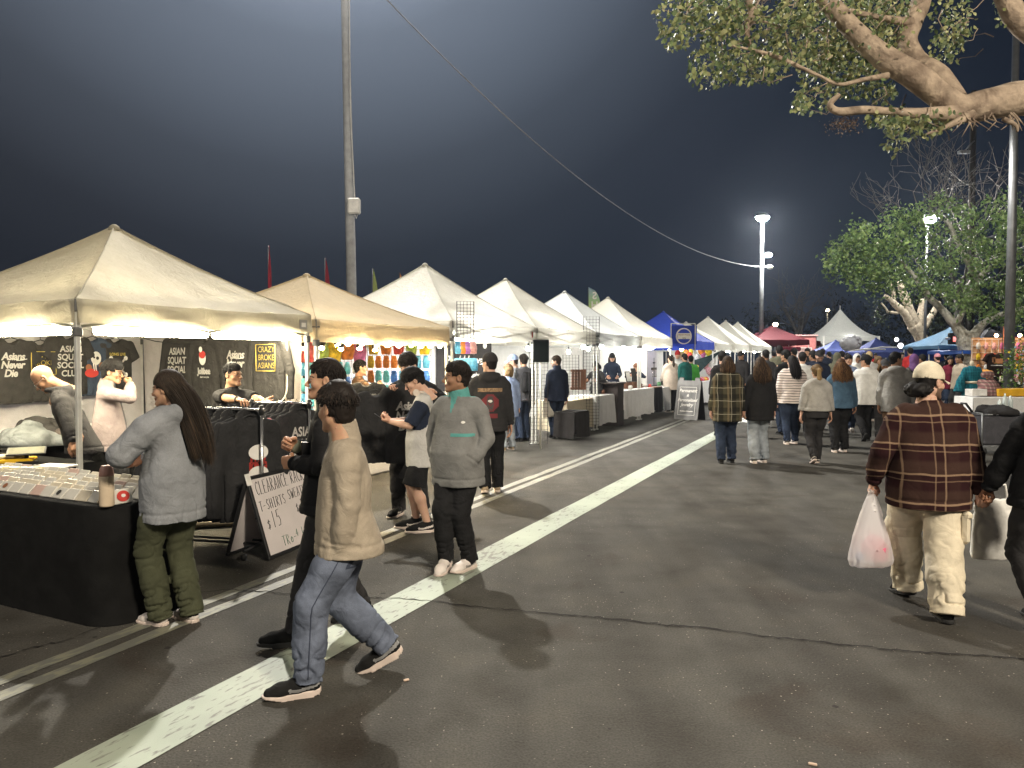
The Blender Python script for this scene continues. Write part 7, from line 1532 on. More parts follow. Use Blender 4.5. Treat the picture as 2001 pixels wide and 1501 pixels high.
# woman in black holding his hand, cut by the picture edge
p = Vector((3.30, 4.72, 0)); yw = 8
i_ = person(p, yw, 1.63, 'woman in black with wavy blonde-streaked hair holding the plaid man\'s hand', fem=True, skin=BRN, wid=1.12, head=(-10, 0, 0), feet=(((.1, .1, 0), 0, 0), ((-.09, -.12, 0), 0, 18)),
  top=dict(m=BLACK, hem=.80, loose=1.15, arm=1.25, name='sweatshirt'), bot=dict(m=BLACK2, wide=1.25), shoes=S_BLACK, hands=((.25, .05, .80), loc_(p, yw, hh+Vector((.03, -.035, .07)))), hpose=('relax', 'fist'), palm=(None, (0, -1, 0)), elbow=((.6, -1, 0), (-.9, -.6, 0)), hair=dict(style='long', n=3000, L=.52, spread=.12, back_y=-.16, wave=.022, hif=.6, col=(.05, .035, .022), hi=(.42, .30, .17)), seed=12)
s = SDF((-.2, -.1, -.5), (.2, .1, .12), .012); s.rings([(-.42, 0, 0, .16, .05), (-.38, 0, 0, .17, .06), (-.05, 0, 0, .155, .035), (0, 0, 0, .15, .02)], .02); V, Q = s.mesh(); V = folds(V, Q, .010, (10, 10, 6), 4, .6); pt_ = P(1947, 975, 5.35); tb_ = tag(link('tote_bag', np_mesh('tote_bag', V, Q, fb('white_tote', (.70, .69, .66))), None, pt_), 'white cloth tote bag hanging beside the woman in black', 'bag'); MB().tube([(-.08, 0, -.02), (-.06, 0, .1), (.06, 0, .1), (.08, 0, -.02)], .008, 5).obj('handle', fb('white_tote', (.7, .69, .66)), tb_)
# sellers of the hoodie stall
p = Vector((-4.10, 7.35, 0)); yw = 118; ha = P(146, 886, 6.95); hb_ = P(128, 893, 6.85)
i_ = person(p, yw, 1.66, 'bald seller with glasses in a black hoodie bending over the sticker table', skin=(.27, .15, .09), head=(0, -48, 0), lean=(0, .20), feet=(((.1, .0, 0), 5, 0), ((-.1, 0, 0), -5, 0)), top=dict(m=BLACK2, hem=.80, loose=1.12, hood=1, name='hoodie', arm=1.2), bot=dict(m=BLACK, wide=1.2), shoes=S_BLACK, hands=(loc_(p, yw, ha+Vector((.06, .06, .05))), loc_(p, yw, hb_+Vector((.1, .0, .05)))), hpose=('hold', 'hold'), palm=((-.6, 0, -1), (.6, 0, -1)), elbow=((.8, -.5, -.3), (-.8, -.5, -.3)), hair=dict(style='bald'), seed=14); glasses(i_, mat('clear_frame', (.5, .5, .5), .2))
p = Vector((-4.28, 8.15, 0)); yw = -72
i_ = person(p, yw, 1.665, 'young seller with glasses in a pinkish-white overshirt, hand held to his mouth', skin=(.34, .19, .115), head=(-6, -8, 0), top=dict(m=PINKW, hem=.72, loose=1.12, name='overshirt', arm=1.2, collar=1, m2=(DGREY, lambda fc, A, nb, k: (np.abs(fc[:, 0]) < .05) & (fc[:, 1] > .03))), bot=dict(m=BLACK, wide=1.2), shoes=S_BLACK, hands=((.05, .22, 1.40), (-.22, .10, .85)), hpose=('fist', 'relax'), palm=((-.4, -1, 0), None), elbow=((.9, -.2, -.6), (-.5, -1, 0)), hair=dict(style='short', n=1300, L=.05, top=.024, side=.010, fringe=.15, **BLKH), seed=15, lod=0); glasses(i_, M_BLACKP)
p = Vector((-2.93, 8.05, 0)); yw = -138
i_ = person(p, yw, 1.635, 'seller in a black T-shirt leaning on the rack rail and gesturing with one hand', skin=(.38, .22, .13), head=(26, 0, 0), top=dict(m=BLACK2, hem=.82, sleeve=.40, name='tee_shirt', loose=1.02), bot=dict(m=BLACK, wide=1.1), shoes=S_BLACK, hands=(loc_(p, yw, P(478, 783, 7.5)), loc_(p, yw, P(533, 790, 7.6))), hpose=('relax', 'open'), palm=((0, 0, -1), (.2, .9, .2)), elbow=((.95, .2, -.5), (-.6, -.5, -1)), hair=dict(style='short', n=1300, L=.03, top=.016, side=.002, fringe=.16, **BLKH), seed=16); glasses(i_, M_BLACKP)
w_ = i_['wr'][0]; MB().lathe(tuple(w_[0]-w_[1]*.02), [(.033, -.012), (.036, 0), (.033, .012)], 12, Vector(w_[1]).to_track_quat('Z', 'Y').to_matrix()).obj('wrist_watch', M_BLACKP, i_['root'])
# youths at the toy stall
p = G(826, 1036); yw = 96
i_ = person(p, yw, 1.60, 'boy in a silver jersey with navy sleeves and black shorts looking at a phone', skin=FAIR, head=(2, -30, 0), top=dict(m=JERSEY, hem=.68, sleeve=.48, name='jersey', loose=1.15, arm=1.2, m2=(NAVY, lambda fc, A, nb, k: np.minimum(np.linalg.norm(fc-(A[0][0]+A[0][1])/2-np.array([.02, 0, -.02]), axis=1), np.linalg.norm(fc-(A[1][0]+A[1][1])/2-np.array([-.02, 0, -.02]), axis=1)) < .145)), bot=dict(m=BLACK, short=.98, wide=1.5, name='shorts'), shoes=S_SKATE, hands=((.07, .30, 1.07), (-.07, .30, 1.07)), hpose=('hold', 'hold'), palm=((-.5, -.3, 1), (.5, -.3, 1)), elbow=((.7, -.4, -.7), (-.7, -.4, -.7)), feet=(((.09, .06, 0), -4, 0), ((-.09, -.05, 0), 5, 0)), hair=dict(style='short', n=1500, L=.06, top=.026, side=.010, fringe=.138, **BLKH), seed=17)
MB().tube([(.06*math.cos(a), i_['nb'][1]+.01+.065*math.sin(a), i_['nb'][2]+.005) for a in np.linspace(-.4, pi+.4, 12)], .014, 6).lathe((-.062, i_['nb'][1]+.06, i_['nb'][2]), [(.03, -.015), (.034, 0), (.03, .015)], 10, Matrix.Rotation(R(90), 3, 'Y')).obj('headphones', IVORY, i_['root'])
h_ = rotz(R(yw)) @ np.array([0, .40, 1.10]); tag(MB().box((0, 0, 0), (.075, .15, .009), bev=.003).obj('phone', M_BLACKP, None, p+Vector(h_), (R(35), 0, R(yw))), 'phone held by the boy in the silver jersey', 'phone')
p = G(806, 1004); yw = 160; gp = P(797, 752, p.y-.30)
i_ = person(p, yw, 1.755, 'tall youth in black holding up a black hoodie at the toy stall', skin=FAIR, head=(-10, -22, 0), top=dict(m=BLACK, hem=.78, name='jacket', loose=1.05), bot=dict(m=BLACK2, wide=1.2), shoes=S_SKATE, hands=(loc_(p, yw, P(762, 762, p.y-.28)), loc_(p, yw, P(850, 768, p.y-.22))), hpose=('fist', 'fist'), palm=((0, 0, -1), (0, 0, -1)), elbow=((.9, -.3, -.8), (-.9, -.3, -.8)), feet=(((.1, .12, 0), 0, 0), ((-.1, -.05, 0), 0, 0)), hair=dict(style='short', n=1300, L=.06, top=.026, side=.012, fringe=.14, **DARKH), seed=18)
o = garment('hoodie', M_BLK, gp, R(12), 'black hoodie with white Asians Never Die lettering held up by the tall youth', None, sc=(.92, 1, 1.1)); never_die(o, .9)
o = garment('sweater', M_BLK, P(733, 765, 7.9), R(25), 'black sweatshirt hanging from a hand at the toy counter', None, sc=(.9, 1, 1.0))
u_ = Uat(702, 1.05); p = W(u_, 1.05); person(p, -62, 1.66, 'short-haired seller in brown behind the toy counter, lit orange by the spotlights', skin=TANS, head=(-8, 0, 0), lod=1, top=dict(m=BROWNC, hem=.8, name='sweater'), bot=dict(m=BLACK), hands=((.1, .3, 1.25), (-.15, .28, 1.2)), hair=dict(style='short', n=700, L=.03, top=.012, side=.003, **BLKH), seed=19)
# group by the third tent
p = G(957, 964); yw = 4
i_ = person(p, yw, 1.76, 'man in a black hoodie with a red and tan back print and a black cap', skin=FAIR, head=(38, 0, 0), wid=1.1, top=dict(m=BLACK2, hem=.76, loose=1.15, hood=1, name='hoodie', arm=1.15), bot=dict(m=BLACK, wide=1.2), shoes=S_TAN, hands=((.27, .02, .80), (-.27, .06, .84)), feet=(((.1, .1, 0), 0, 0), ((-.06, -.08, 0), 0, 10)), hair=dict(style='short', n=0, top=.004, side=.004, **BLKH), seed=20); cap(i_, BLACK2)
DR = mat('faded_red_print', (.16, .03, .035), .9); DT = mat('tan_print', (.26, .17, .10), .9, var=.4, scale=40); DG = mat('dark_grey_print', (.06, .06, .06), .9)
pc = i_['k']; zz = 1.10*pc; decal(i_['root'], part(i_, 'hoodie'), [('print_bar', DT, (-.15, .15, zz+.13, zz+.175, lambda u, v: True)), ('print_ring', DR, (-.105, .105, zz-.11, zz+.10, lambda u, v: u*u+v*v < 1)), ('print_figure', DG, (-.05, .05, zz-.10, zz+.08, lambda u, v: abs(u) < .9-.3*abs(v))), ('print_face', M_INKW, (-.026, .026, zz+.0, zz+.035, lambda u, v: u*u+v*v < 1)), ('print_base', DR, (-.09, .09, zz-.19, zz-.135, lambda u, v: True))], d=(0, 1, 0), off=.005)
MID = [
 # px, foot y, head y, yaw, head, fem, skin, wid, top, bottom, shoes, hair, label, lod, kw
 (993, 880, 708, 20, (40, 0, 0), True, FAIR, 1.0, dict(m=LBLUE, hem=.66, loose=1.2, arm=1.2, name='shirt'), dict(m=LDENIM, wide=1.3), S_TAN, dict(style='long', n=900, L=.14, spread=.03, back_y=-.02, hif=.6, **BLDH), 'fair-haired woman in a pale blue shirt and light jeans at the third stall', 1, {}),
 (1006, 862, 690, 75, (10, -8, 0), False, FAIR, 1.0, dict(m=GREY, hem=.8, name='jacket'), dict(m=DDENIM), S_BLACK, dict(style='short', n=0, top=.004, side=.004, **DARKH), 'young person in a pale blue cap turned towards the third stall', 1, dict(cap=LBLUE)),
 (1024, 862, 688, 25, (-10, 0, 0), False, TANS, 1.1, dict(m=DGREY, hem=.78, loose=1.1, name='jacket'), dict(m=DDENIM, wide=1.2), S_BLACK, dict(style='short', n=800, L=.05, **DARKH), 'person in a dark jacket with a backpack at the third stall', 1, dict(pack=1)),
 (1088, 856, 692, 24, (46, -4, 0), False, FAIR, 1.08, dict(m=NAVY, hem=.76, loose=1.08, name='jacket', collar=1), dict(m=DDENIM, wide=1.15), S_BLACK, dict(style='short', n=900, L=.035, top=.014, side=.004, **BRNH), 'bearded man in a navy jacket carrying a white paper bag', 1, dict(beard=.7)),
 (1420, 905, 690, -2, (0, 0, 0), True, FAIR, 1.12, dict(m=PL2, hem=.66, loose=1.15, arm=1.25, name='overshirt'), dict(m=DDENIM, wide=1.2), S_BLACK, dict(style='long', n=1500, L=.20, spread=.045, back_y=-.035, hif=.5, **BRNH), 'person in an olive plaid overshirt with shoulder-length brown hair walking away', 1, {}),
 (1484, 905, 692, 3, (0, 0, 0), True, FAIR, 1.05, dict(m=BLACK, hem=.68, loose=1.15, arm=1.15, name='sweatshirt'), dict(m=LDENIM, wide=1.3), S_WHITE, dict(style='long', n=1600, L=.34, spread=.08, back_y=-.12, wave=.01, hif=.4, **BRNH), 'woman in a black top and light jeans with long brown hair walking away', 1, {}),
 (1546, 868, 690, 0, (12, 0, 0), True, FAIR, 1.42, dict(m=KNIT, hem=.78, loose=1.10, arm=1.2, name='jumper'), dict(m=DDENIM, wide=1.05), S_WHITE, dict(style='long', n=1500, L=.42, spread=.03, back_y=-.17, hif=.2, col=(.008, .007, .008), hi=(.03, .025, .03)), 'woman in a white jumper with thin black stripes and long black hair', 1, {}),
 (1594, 906, 708, -4, (0, 0, 0), True, FAIR, 1.14, dict(m=LGREY, hem=.90, loose=1.22, arm=1.35, hood=1, name='hoodie'), dict(m=BLACK2, wide=1.1, thigh=1.05), S_SKATE, dict(style='pony', n=700, L=.26, **BLDH), 'woman in a pale grey hoodie and black trousers with a blonde ponytail', 1, dict(feet=(((.06, .12, 0), 0, 0), ((-.07, -.14, 0), 0, 25)))),
 (1641, 884, 696, -6, (0, 0, 0), True, FAIR, 1.25, dict(m=BDENIM, hem=.80, loose=1.10, arm=1.15, name='denim_shirt'), dict(m=BLACK, wide=1.25), S_WHITE, dict(style='long', n=1700, L=.36, spread=.11, back_y=-.13, wave=.02, hif=.75, col=(.07, .035, .018), hi=(.32, .17, .07)), 'woman in a blue denim shirt with long wavy auburn hair', 1, {}),
 (1690, 862, 690, -4, (35, 0, 0), False, TANS, 1.28, dict(m=WHITE, hem=.72, loose=1.10, name='shirt'), dict(m=BLACK, wide=1.1), S_BLACK, dict(style='short', n=0, top=.004, side=.004, **BLKH), 'man in a white shirt and black cap walking away with one heel raised', 1, dict(cap=BLACK, feet=(((.1, .12, 0), 0, 0), ((-.06, -.18, 0), 0, 45)))),
 (1748, 890, 684, -20, (-60, 0, 0), False, BRN, 1.1, dict(m=LGREY, hem=.72, loose=1.12, hood=1, name='hoodie', arm=1.2), dict(m=BROWNC, wide=1.2), S_BLACK, dict(style='short', n=800, L=.03, top=.018, side=.003, **BLKH), 'young man in a grey hoodie looking aside towards the trees', 1, {}),
 (1310, 806, 690, 22, (10, 0, 0), True, FAIR, 1.1, dict(m=IVORY, hem=.66, loose=1.25, arm=1.4, name='jumper'), dict(m=BLACK, wide=.95), S_WHITE, dict(style='pony', n=500, L=.40, **DARKH), 'woman in a baggy cream jumper with a dark ponytail by the jewellery table', 1, dict(hands=((.1, .3, 1.0), (-.12, .3, 1.0)))),
]
EX = {}
for (px, fy, hy, yw, hd, fm, sk, wd, tp, bt, sh, hr, lb, ld, kw) in MID:
    p = G(px, fy); kw = dict(kw); cm = kw.pop('cap', None); pk = kw.pop('pack', 0)
    fe = kw.pop('feet', (((.095, .05, 0), 6, 0), ((-.095, -.05, 0), -6, 0)))
    i_ = person(p, yw, stat(hy, p.y)-.02, lb, 'shoppers strolling down the aisle' if px > 1390 else None, fem=fm, skin=sk, wid=wd, head=hd, top=tp, bot=bt, shoes=sh, hair=hr, lod=ld, seed=px % 97, feet=fe, **kw); EX[px] = i_
    if cm: cap(i_, cm, lod=1)
    if pk:
        s = SDF((-.2, -.4, .8), (.2, 0, 1.6), .018); s.rings([(1.0, 0, -.20, .14, .07), (1.1, 0, -.21, .15, .09), (1.32, 0, -.20, .14, .07), (1.40, 0, -.19, .10, .05)], .03); V, Q = s.mesh(); V = folds(V, Q, .01, (12, 12, 12), 1, .5); link('backpack', np_mesh('backpack', V, Q, BLACK), i_['root'])
p = EX[1088]['root'].location; q = P(1072, 778, p.y-.05)
s = SDF((-.15, -.1, -.45), (.15, .1, .08), .016); s.rings([(-.40, 0, 0, .13, .06), (-.36, 0, 0, .135, .065), (-.05, 0, 0, .13, .03), (0, 0, 0, .12, .012)], .02); V, Q = s.mesh(); tag(link('paper_bag', np_mesh('paper_bag', V, Q, fb('cream_paper', (.62, .58, .50))), None, q, (0, 0, R(25))), 'cream paper bag hanging from the hand of the man in navy', 'bag')
p = EX[1546]['root'].location
for dx, zz in ((.02, .42),):
    V, Q = s.mesh(); o = link('plastic_bag', np_mesh('plastic_bag', V*.6, Q, bm), None, (p.x+.10, p.y+.15, .36)); tag(o, 'small white plastic bag near the feet of the woman in stripes', 'bag')
# sellers of the jewellery stall, seen over the tables
def seated(px, hy, y, yaw, lb, fem, top_m, hair, skin=TANS, capm=None, S=1.66, lod=1, head=(0, -10, 0), group='sellers behind the jewellery tables', hands=None):
    z = CH + (HOR-hy)/F*y; x = (px-CX)/F*y; i = person((x, y, z-S if z-S > -.6 else -.5), yaw, S, lb, group, fem=fem, skin=skin, lod=lod, head=head, top=dict(m=top_m, hem=.85, name='top'), bot=dict(m=BLACK), hair=hair, seed=px % 89, hands=hands or ((.15, .28, 1.0), (-.15, .28, 1.0)))
    if capm: cap(i, capm, lod=1)
    return i
seated(1196, 688, 20.6, 176, 'seller with a black cap and long dark hair behind the jewellery table', True, NAVY, dict(style='long', n=900, L=.25, spread=.03, back_y=-.03, **BLKH), FAIR, BLACK)
seated(1166, 704, 19.0, 150, 'seller in a dark checked coat bent over behind the wire column', True, BLACK2, dict(style='long', n=700, L=.2, spread=.05, back_y=-.05, **BLKH), TANS, None, head=(0, -35, 0), S=1.5)
seated(1243, 711, 22.6, 160, 'child with short red-brown hair sitting behind the framed boards', False, NAVY, dict(style='short', n=600, L=.04, col=(.12, .05, .025), hi=(.3, .15, .08)), FAIR, None, S=1.35, head=(10, -25, 0))
# queue at the blue tent
for (px, hy, y, yw, lb, fem, m, hr, cm, wd) in ((1324, 684, 25.5, 160, 'man in a patterned head scarf standing behind the cream jumper', False, WHITE, dict(style='short', n=0, top=.01, side=.01, **BRNH), RED, 1.0), (1338, 690, 24.8, 30, 'person in a dark teal top queueing at the blue tent', False, DTEAL, dict(style='short', n=200, L=.05, **DARKH), None, 1.1), (1350, 694, 25.2, -12, 'person in a bright green top queueing at the blue tent', False, GREEN, dict(style='short', n=200, L=.04, **BLKH), BLACK, 1.15), (1332, 686, 26.5, 175, 'seller in a straw hat behind the queue of the blue tent', True, PINKW, dict(style='short', n=0, **BRNH), TANF, 1.0)):
    i_ = person(((px-CX)/F*y, y, 0), yw, stat(hy, y), lb, None, fem=fem, skin=FAIR, wid=wd, lod=1, top=dict(m=m, hem=.72, loose=1.12, name='top'), bot=dict(m=BLACK), shoes=S_BLACK, hair=hr, seed=px)
    if cm: cap(i_, cm, lod=1, beanie=px == 1324)
# the crowd further down the aisle
CR = [(1412, 682, 16.5, 0, BLACK2, 'cap', 0, 'dark-capped person in black right behind the olive plaid overshirt'), (1449, 683, 24, 120, BLACK2, 'cap', 0, 'vendor in a dark T-shirt and cap beside the lit white tables'), (1497, 680, 18.5, 5, DGREY, 'hair', 1, 'person in dark grey just ahead of the long brown hair'), (1523, 671, 21, -10, OLIVEJ, 'cap', 0, 'tall person in an olive jacket and cap towards the pink trailer'), (1536, 682, 16.8, 10, BLACK, 'hair', 0, 'person in black in front of the olive jacket'), (1552, 678, 24, 0, DGREY, 'hair', 0, 'person in grey below the red canopy'), (1568, 684, 17.2, -15, WHITE, 'cap', 0, 'person in a white shirt and black cap behind the striped jumper'), (1577, 678, 26, 160, BLACK, 'hair', 0, 'dark-haired person facing this way under the pink trailer'), (1589, 683, 19.5, 0, NAVY, 'hair', 0, 'person in navy with cropped hair next to the bearded man'), (1600, 683, 18, 176, NAVY, 'beard', 0, 'bearded man in a navy jacket walking this way'), (1607, 677, 27, 0, NAVY, 'cap', 0, 'person in a dark cap in front of the blue canopy'), (1636, 688, 22, -20, OLIVEJ, 'hood', 0, 'person in an olive hood behind the auburn hair'), (1645, 684, 26, 0, MAROON, 'hair', 0, 'person in maroon near the crumpled white cover'), (1658, 690, 17.5, 172, LBLUE, 'hair', 1, 'person in a pale blue denim jacket walking this way'), (1674, 689, 20, 185, WHITE, 'hood', 1, 'woman in a white hooded top walking this way'), (1699, 686, 20.5, 10, WHITE, 'tanbeanie', 0, 'person in a tan beanie and white top'), (1716, 694, 22, 178, BLACK, 'blonde', 1, 'blonde woman facing this way beyond the black cap'), (1728, 697, 15.5, 160, BLACK, 'blondecap', 1, 'fair-haired woman in a grey cap and black top'), (1786, 690, 16.8, 0, FLOR, 'scarf', 1, 'woman in a purple head scarf and dark patterned dress'), (1779, 677, 27, 10, RED, 'hair', 0, 'person in red beneath the pale tree'), (1803, 690, 20, 15, GREY, 'hair', 1, 'black-haired person in grey behind the cream cap'), (1832, 688, 24, 0, BLACK, 'pinkcap', 0, 'person in a pink cap in front of the blue tent'), (1856, 694, 22.5, 170, MAROON, 'long', 1, 'woman with long dark hair at the clothes stall'), (1876, 691, 22, 100, BEIGE, 'hair', 0, 'man in a beige top at the clothes stall'), (1935, 676, 27, 60, MAROON, 'hair', 0, 'person in maroon standing under the blue tent by the trunk'), (1850, 688, 29, 0, NAVY, 'hair', 0, 'dark figure under the blue tent'), (1512, 684, 30, 0, DGREY, 'hair', 0, 'distant person in grey by the last white tent'), (1620, 686, 31, 0, BLACK, 'hair', 0, 'distant person in black before the near blue canopy'), (1688, 688, 30, 0, BROWNC, 'hair', 1, 'distant person in brown between the blue canopies'), (1745, 689, 29, 0, BLACK2, 'hair', 0, 'distant person in black before the far blue canopy'), (1762, 686, 31, 170, DGREY, 'hair', 1, 'distant person in grey by the pale tree'), (1540, 686, 34, 0, PINKW, 'hair', 1, 'distant person in a pale top under the red canopy'), (1565, 687, 36, 0, BLACK, 'hair', 0, 'far dark figure by the trailer door'), (1655, 688, 35, 0, DGREY, 'hair', 0, 'far figure in grey between the canopies'), (1710, 688, 36, 175, RED, 'hair', 1, 'far figure in red under the blue canopy'), (1815, 689, 31, 0, LGREY, 'hair', 0, 'distant person in pale grey before the striped blue tent')]
for n_, (px, hy, y, yw, m, hk, fm, lb) in enumerate(CR):
    hr = {'hair': dict(style='short', n=240, L=.05, **BLKH), 'long': dict(style='long', n=900, L=.35, spread=.06, back_y=-.1, **BLKH), 'blonde': dict(style='long', n=900, L=.3, spread=.06, back_y=-.06, **BLDH), 'blondecap': dict(style='long', n=900, L=.3, spread=.06, back_y=-.06, **BLDH)}.get(hk, dict(style='short', n=0, top=.006, side=.004, **DARKH))
    i_ = person(((px-CX)/F*y, y, 0), yw, stat(hy, y)-(.03 if 'cap' in hk else 0), lb, 'people in the crowd down the aisle', fem=bool(fm), skin=(FAIR, TANS, BRN)[n_ % 3], wid=1+.06*(n_ % 4), lod=2 if y > 19 else 1, beard=.7 if hk == 'beard' else 0, top=dict(m=m, hem=.62 if m is FLOR else .74, loose=1.1, name='top', hood=int(hk == 'hood')), bot=dict(m=(BLACK, DDENIM, BLACK2)[n_ % 3], wide=1.1+.1*(n_ % 3)), shoes=(S_BLACK, S_WHITE)[n_ % 2], hair=hr, seed=n_*7, head=((n_*37) % 50-25, -4, 0), feet=(((.09, .08*(n_ % 3), 0), 0, 0), ((-.09, -.06*(n_ % 2), 0), 0, 12*(n_ % 2))))
    if 'cap' in hk: cap(i_, {'pinkcap': fb('pink_cap', (.5, .22, .25)), 'blondecap': DGREY}.get(hk, BLACK2), lod=1)
    if hk == 'tanbeanie': cap(i_, TANF, beanie=True, lod=1)
    if hk in ('hood', 'scarf', 'beard'):
        mm = {'hood': m, 'scarf': PURPLE, 'beard': NAVY}[hk]
        if hk == 'beard': cap(i_, BLACK2, lod=1); continue
        s = SDF((-.15, -.2, -.16), (.15, .13, .3), .010); s.ell((0, -.03, .14), (.10, .115, .125), .01); s.cone((0, -.05, .05), (0, -.05, -.08), .09, .13, .05); s.ell((0, .08, .10), (.062, .09, .085), .02, 'sub'); V, Q = s.mesh(); i_['to_head']('head_scarf' if hk == 'scarf' else 'hood', V, Q, mm)
# ---------------------------------------------------------------- far end of the aisle and the stalls under the trees
def ptent(px, y, wd, eave, peak, m, label, rz=0, **k):
    x = (px-CX)/F*y; return tent(0, wd, eave, peak, m, label, depth=wd, ox=(x+wd/2, y-wd/2, 0), rz=rz, lod=1, group='tents at the far end of the aisle', **k)
red = ptent(1508, 46, 3.2, 2.75, 3.65, M_RED, 'dark red pop-up tent at the end of the white row', val=.30)
red2 = ptent(1535, 50, 3.2, 2.75, 3.3, M_RED, 'second red canopy roof tucked behind the first, by the trailer', val=.30)
# pink trailer
yt_ = 48; a, b = P(1553, 655, yt_), P(1597, 655, yt_); t = empty('food_trailer', ((a.x+b.x)/2, yt_+1.2, 0), 0, 'pink food trailer with a serving hatch beside the red canopy', 'trailer'); wt_ = b.x-a.x; MP = mat('pink_paint', (.55, .20, .19), .5)
MB().box((0, 0, 1.75), (wt_, 2.4, 2.6), bev=.08).obj('body', MP, t); MB().box((-.1, -1.21, 1.75), (wt_*.62, .04, 1.1)).obj('hatch', mat('hatch_pale', (.45, .30, .27), .6), t); mb = MB()
for c, d in (((-.1, 2.32), (wt_*.66, .05)), ((-.1, 1.18), (wt_*.66, .05)), ((-.1-wt_*.32, 1.75), (.05, 1.1)), ((-.1+wt_*.32, 1.75), (.05, 1.1))): mb.box((c[0], -1.235, c[1]), (d[0], .03, d[1]))
mb.obj('hatch_frame', M_WPLAS, t, kind='stuff'); MB().box((0, 0, 3.09), (wt_+.1, 2.5, .08), bev=.02).obj('roof', mat('pale_pink', (.6, .35, .33), .5), t)
for s in (-1, 1): MB().lathe((s*.55, -1.15, .36), [(.1, -.1), (.34, -.1), (.36, 0), (.34, .1), (.1, .1)], 16, Matrix.Rotation(R(90), 3, 'X')).obj('wheel', SOLEB, t)
tag(MB().tube([(0, 0, 0), (0, 0, 2.1)], .04, 6).box((0, 0, 2.15), (1.0, .5, .22), bev=.05).box((0, 0, 1.7), (.35, .3, .2)).obj('massage_sign', MAROON, None, ((1543-CX)/F*40, 40, 0)), 'dark maroon stand with a padded top in front of the trailer', 'stand')
# peaked frame tent
yp = 54; pc_ = P(1664, 690, yp); t = empty('peaked_tent', (pc_.x, yp+2, 0), 0, 'grey high-peaked frame tent with a needle top beyond the crowd', 'tent', 'tents at the far end of the aisle'); e, hw_ = P(1664, 657, yp).z, 1.98; tp_ = P(1664, 600, yp).z; mb = MB(); C = [(-hw_, -hw_), (hw_, -hw_), (hw_, hw_), (-hw_, hw_)]
M_PEAK = canopy_mat('grey_peak_canopy', (.55, .56, .53), .15)
for i in range(4):
    a, b = Vector(C[i]+(e,)), Vector(C[(i+1) % 4]+(e,))
    mb.sheet(lambda u, v, a=a, b=b: tuple((a.lerp(b, u)-Vector((0, 0, e)))*((1-v)**1.0) + Vector((0, 0, e+(tp_-e)*(v**1.75)))), 8, 12, True)
mb.lathe((0, 0, tp_-.1), [(.05, 0), (.03, .2), (.01, .35)], 8); mb.obj('canopy', M_PEAK, t)
for i in range(4):
    a, b = Vector(C[i]+(0,)), Vector(C[(i+1) % 4]+(0,))
    MB().sheet(lambda u, v, a=a, b=b: tuple(a.lerp(b, u)*1.004+Vector((0, 0, e-(.28+.35*abs(2*u-1)**3)*(1-v)))), 12, 2, True).obj('valance', M_PEAK, t); MB().tube([a*.98, a*.98+Vector((0, 0, e))], .06, 8).obj('leg', M_WPLAS, t)
bulb((pc_.x+.05, yp+.2, e-.35), 'bright lamp under the eave of the peaked tent', .13, .2, None, emit('far_bulb', (1, .97, .92), 260))
tag(MB().box((0, 0, 1.5), (2.4, 2, 3.0), bev=.05).box((0, -1.02, 1.2), (.9, .04, 2.0)).obj('grey_cabin', mat('cabin_grey', (.16, .17, .17), .7), None, (pc_.x-.1, yp+6, 0)), 'plain grey cabin standing behind the peaked tent', 'cabin')
M_BL2 = canopy_mat('dull_blue_canopy', (.10, .14, .42), .2)
ptent(1632, 40, 1.9, 2.05, 2.62, M_BL2, 'low pale blue canopy in front of the peaked tent', val=.15); ptent(1711, 38, 2.0, 1.98, 2.68, canopy_mat('deep_blue_canopy', (.05, .075, .27), .2), 'low crumpled blue canopy next to the pale tree', val=.25)
s = SDF((-.7, -.5, -.05), (.7, .5, .8), .03); s.ell((0, 0, .3), (.5, .35, .35), .05); s.ell((.2, 0, .45), (.3, .3, .25), .05); V, Q = s.mesh(); V = folds(V, Q, .09, (5, 5, 5), 3, .8); tag(link('crumpled_cover', np_mesh('crumpled_cover', V, Q, mat('grey_tarp', (.40, .40, .42), .6)), None, P(1662, 684, 37)), 'crumpled white-grey cover bundled between the blue canopies', 'cover')
for i, (a, b) in enumerate((((1690, 684, 36), (1752, 679, 36)), ((1660, 686, 36), (1730, 683, 36)))): tag(MB().tube([P(*a), P((a[0]+b[0])/2, (a[1]+b[1])/2-3, 36), P(*b)], .03, 6).obj('frame_bar', M_FRAME), ('upper', 'lower')[i]+' bent white frame bar of the collapsed blue canopy', 'bar')
for px, py, r in ((1752, 664, .10), (1760, 676, .13)): bulb(P(px, py, 36), 'white globe lamp beside the blue canopies' if r > .11 else 'small lamp beside the blue canopies', r, .05, None, emit('dim_globe', (.9, .9, .95), 2.5))
# blue striped tent and the black branded one behind the trunk
M_SKY = canopy_mat('sky_blue_canopy', (.12, .26, .42), .2)
bt_ = ptent(1862, 30, 2.6, 2.16, 2.95, M_SKY, 'sky blue striped pop-up tent behind the green tree', val=.12, legs=True)
xb = (1862-CX)/F*30; tag(MB().box((0, 0, 1.05), (2.5, .03, 2.0)).obj('blue_wall', mat('royal_blue_cloth', (.02, .06, .30), .8), None, (xb, 30.9, 0)), 'royal blue back wall of the striped tent', 'cloth wall')
st_ = MB(); 
for i in range(5):
    f_ = (i+.5)/5; st_.box((-1.3+.5*f_-.13, -1.3+1.3*f_*.7, 2.2+.62*f_), (.12+.9*(1-f_), .02, .05))
sgn = empty('lit_sign', P(1868, 662, 28.2), 0, 'black box sign with a glowing red panel hung by the trunk', 'sign'); MB().box((0, 0, 0), (.55, .12, .42), bev=.02).obj('box', M_BLACKP, sgn); MB().box((0, -.065, -.02), (.28, .01, .18)).obj('panel', emit('red_sign', (1, .10, .06), 1.3), sgn)
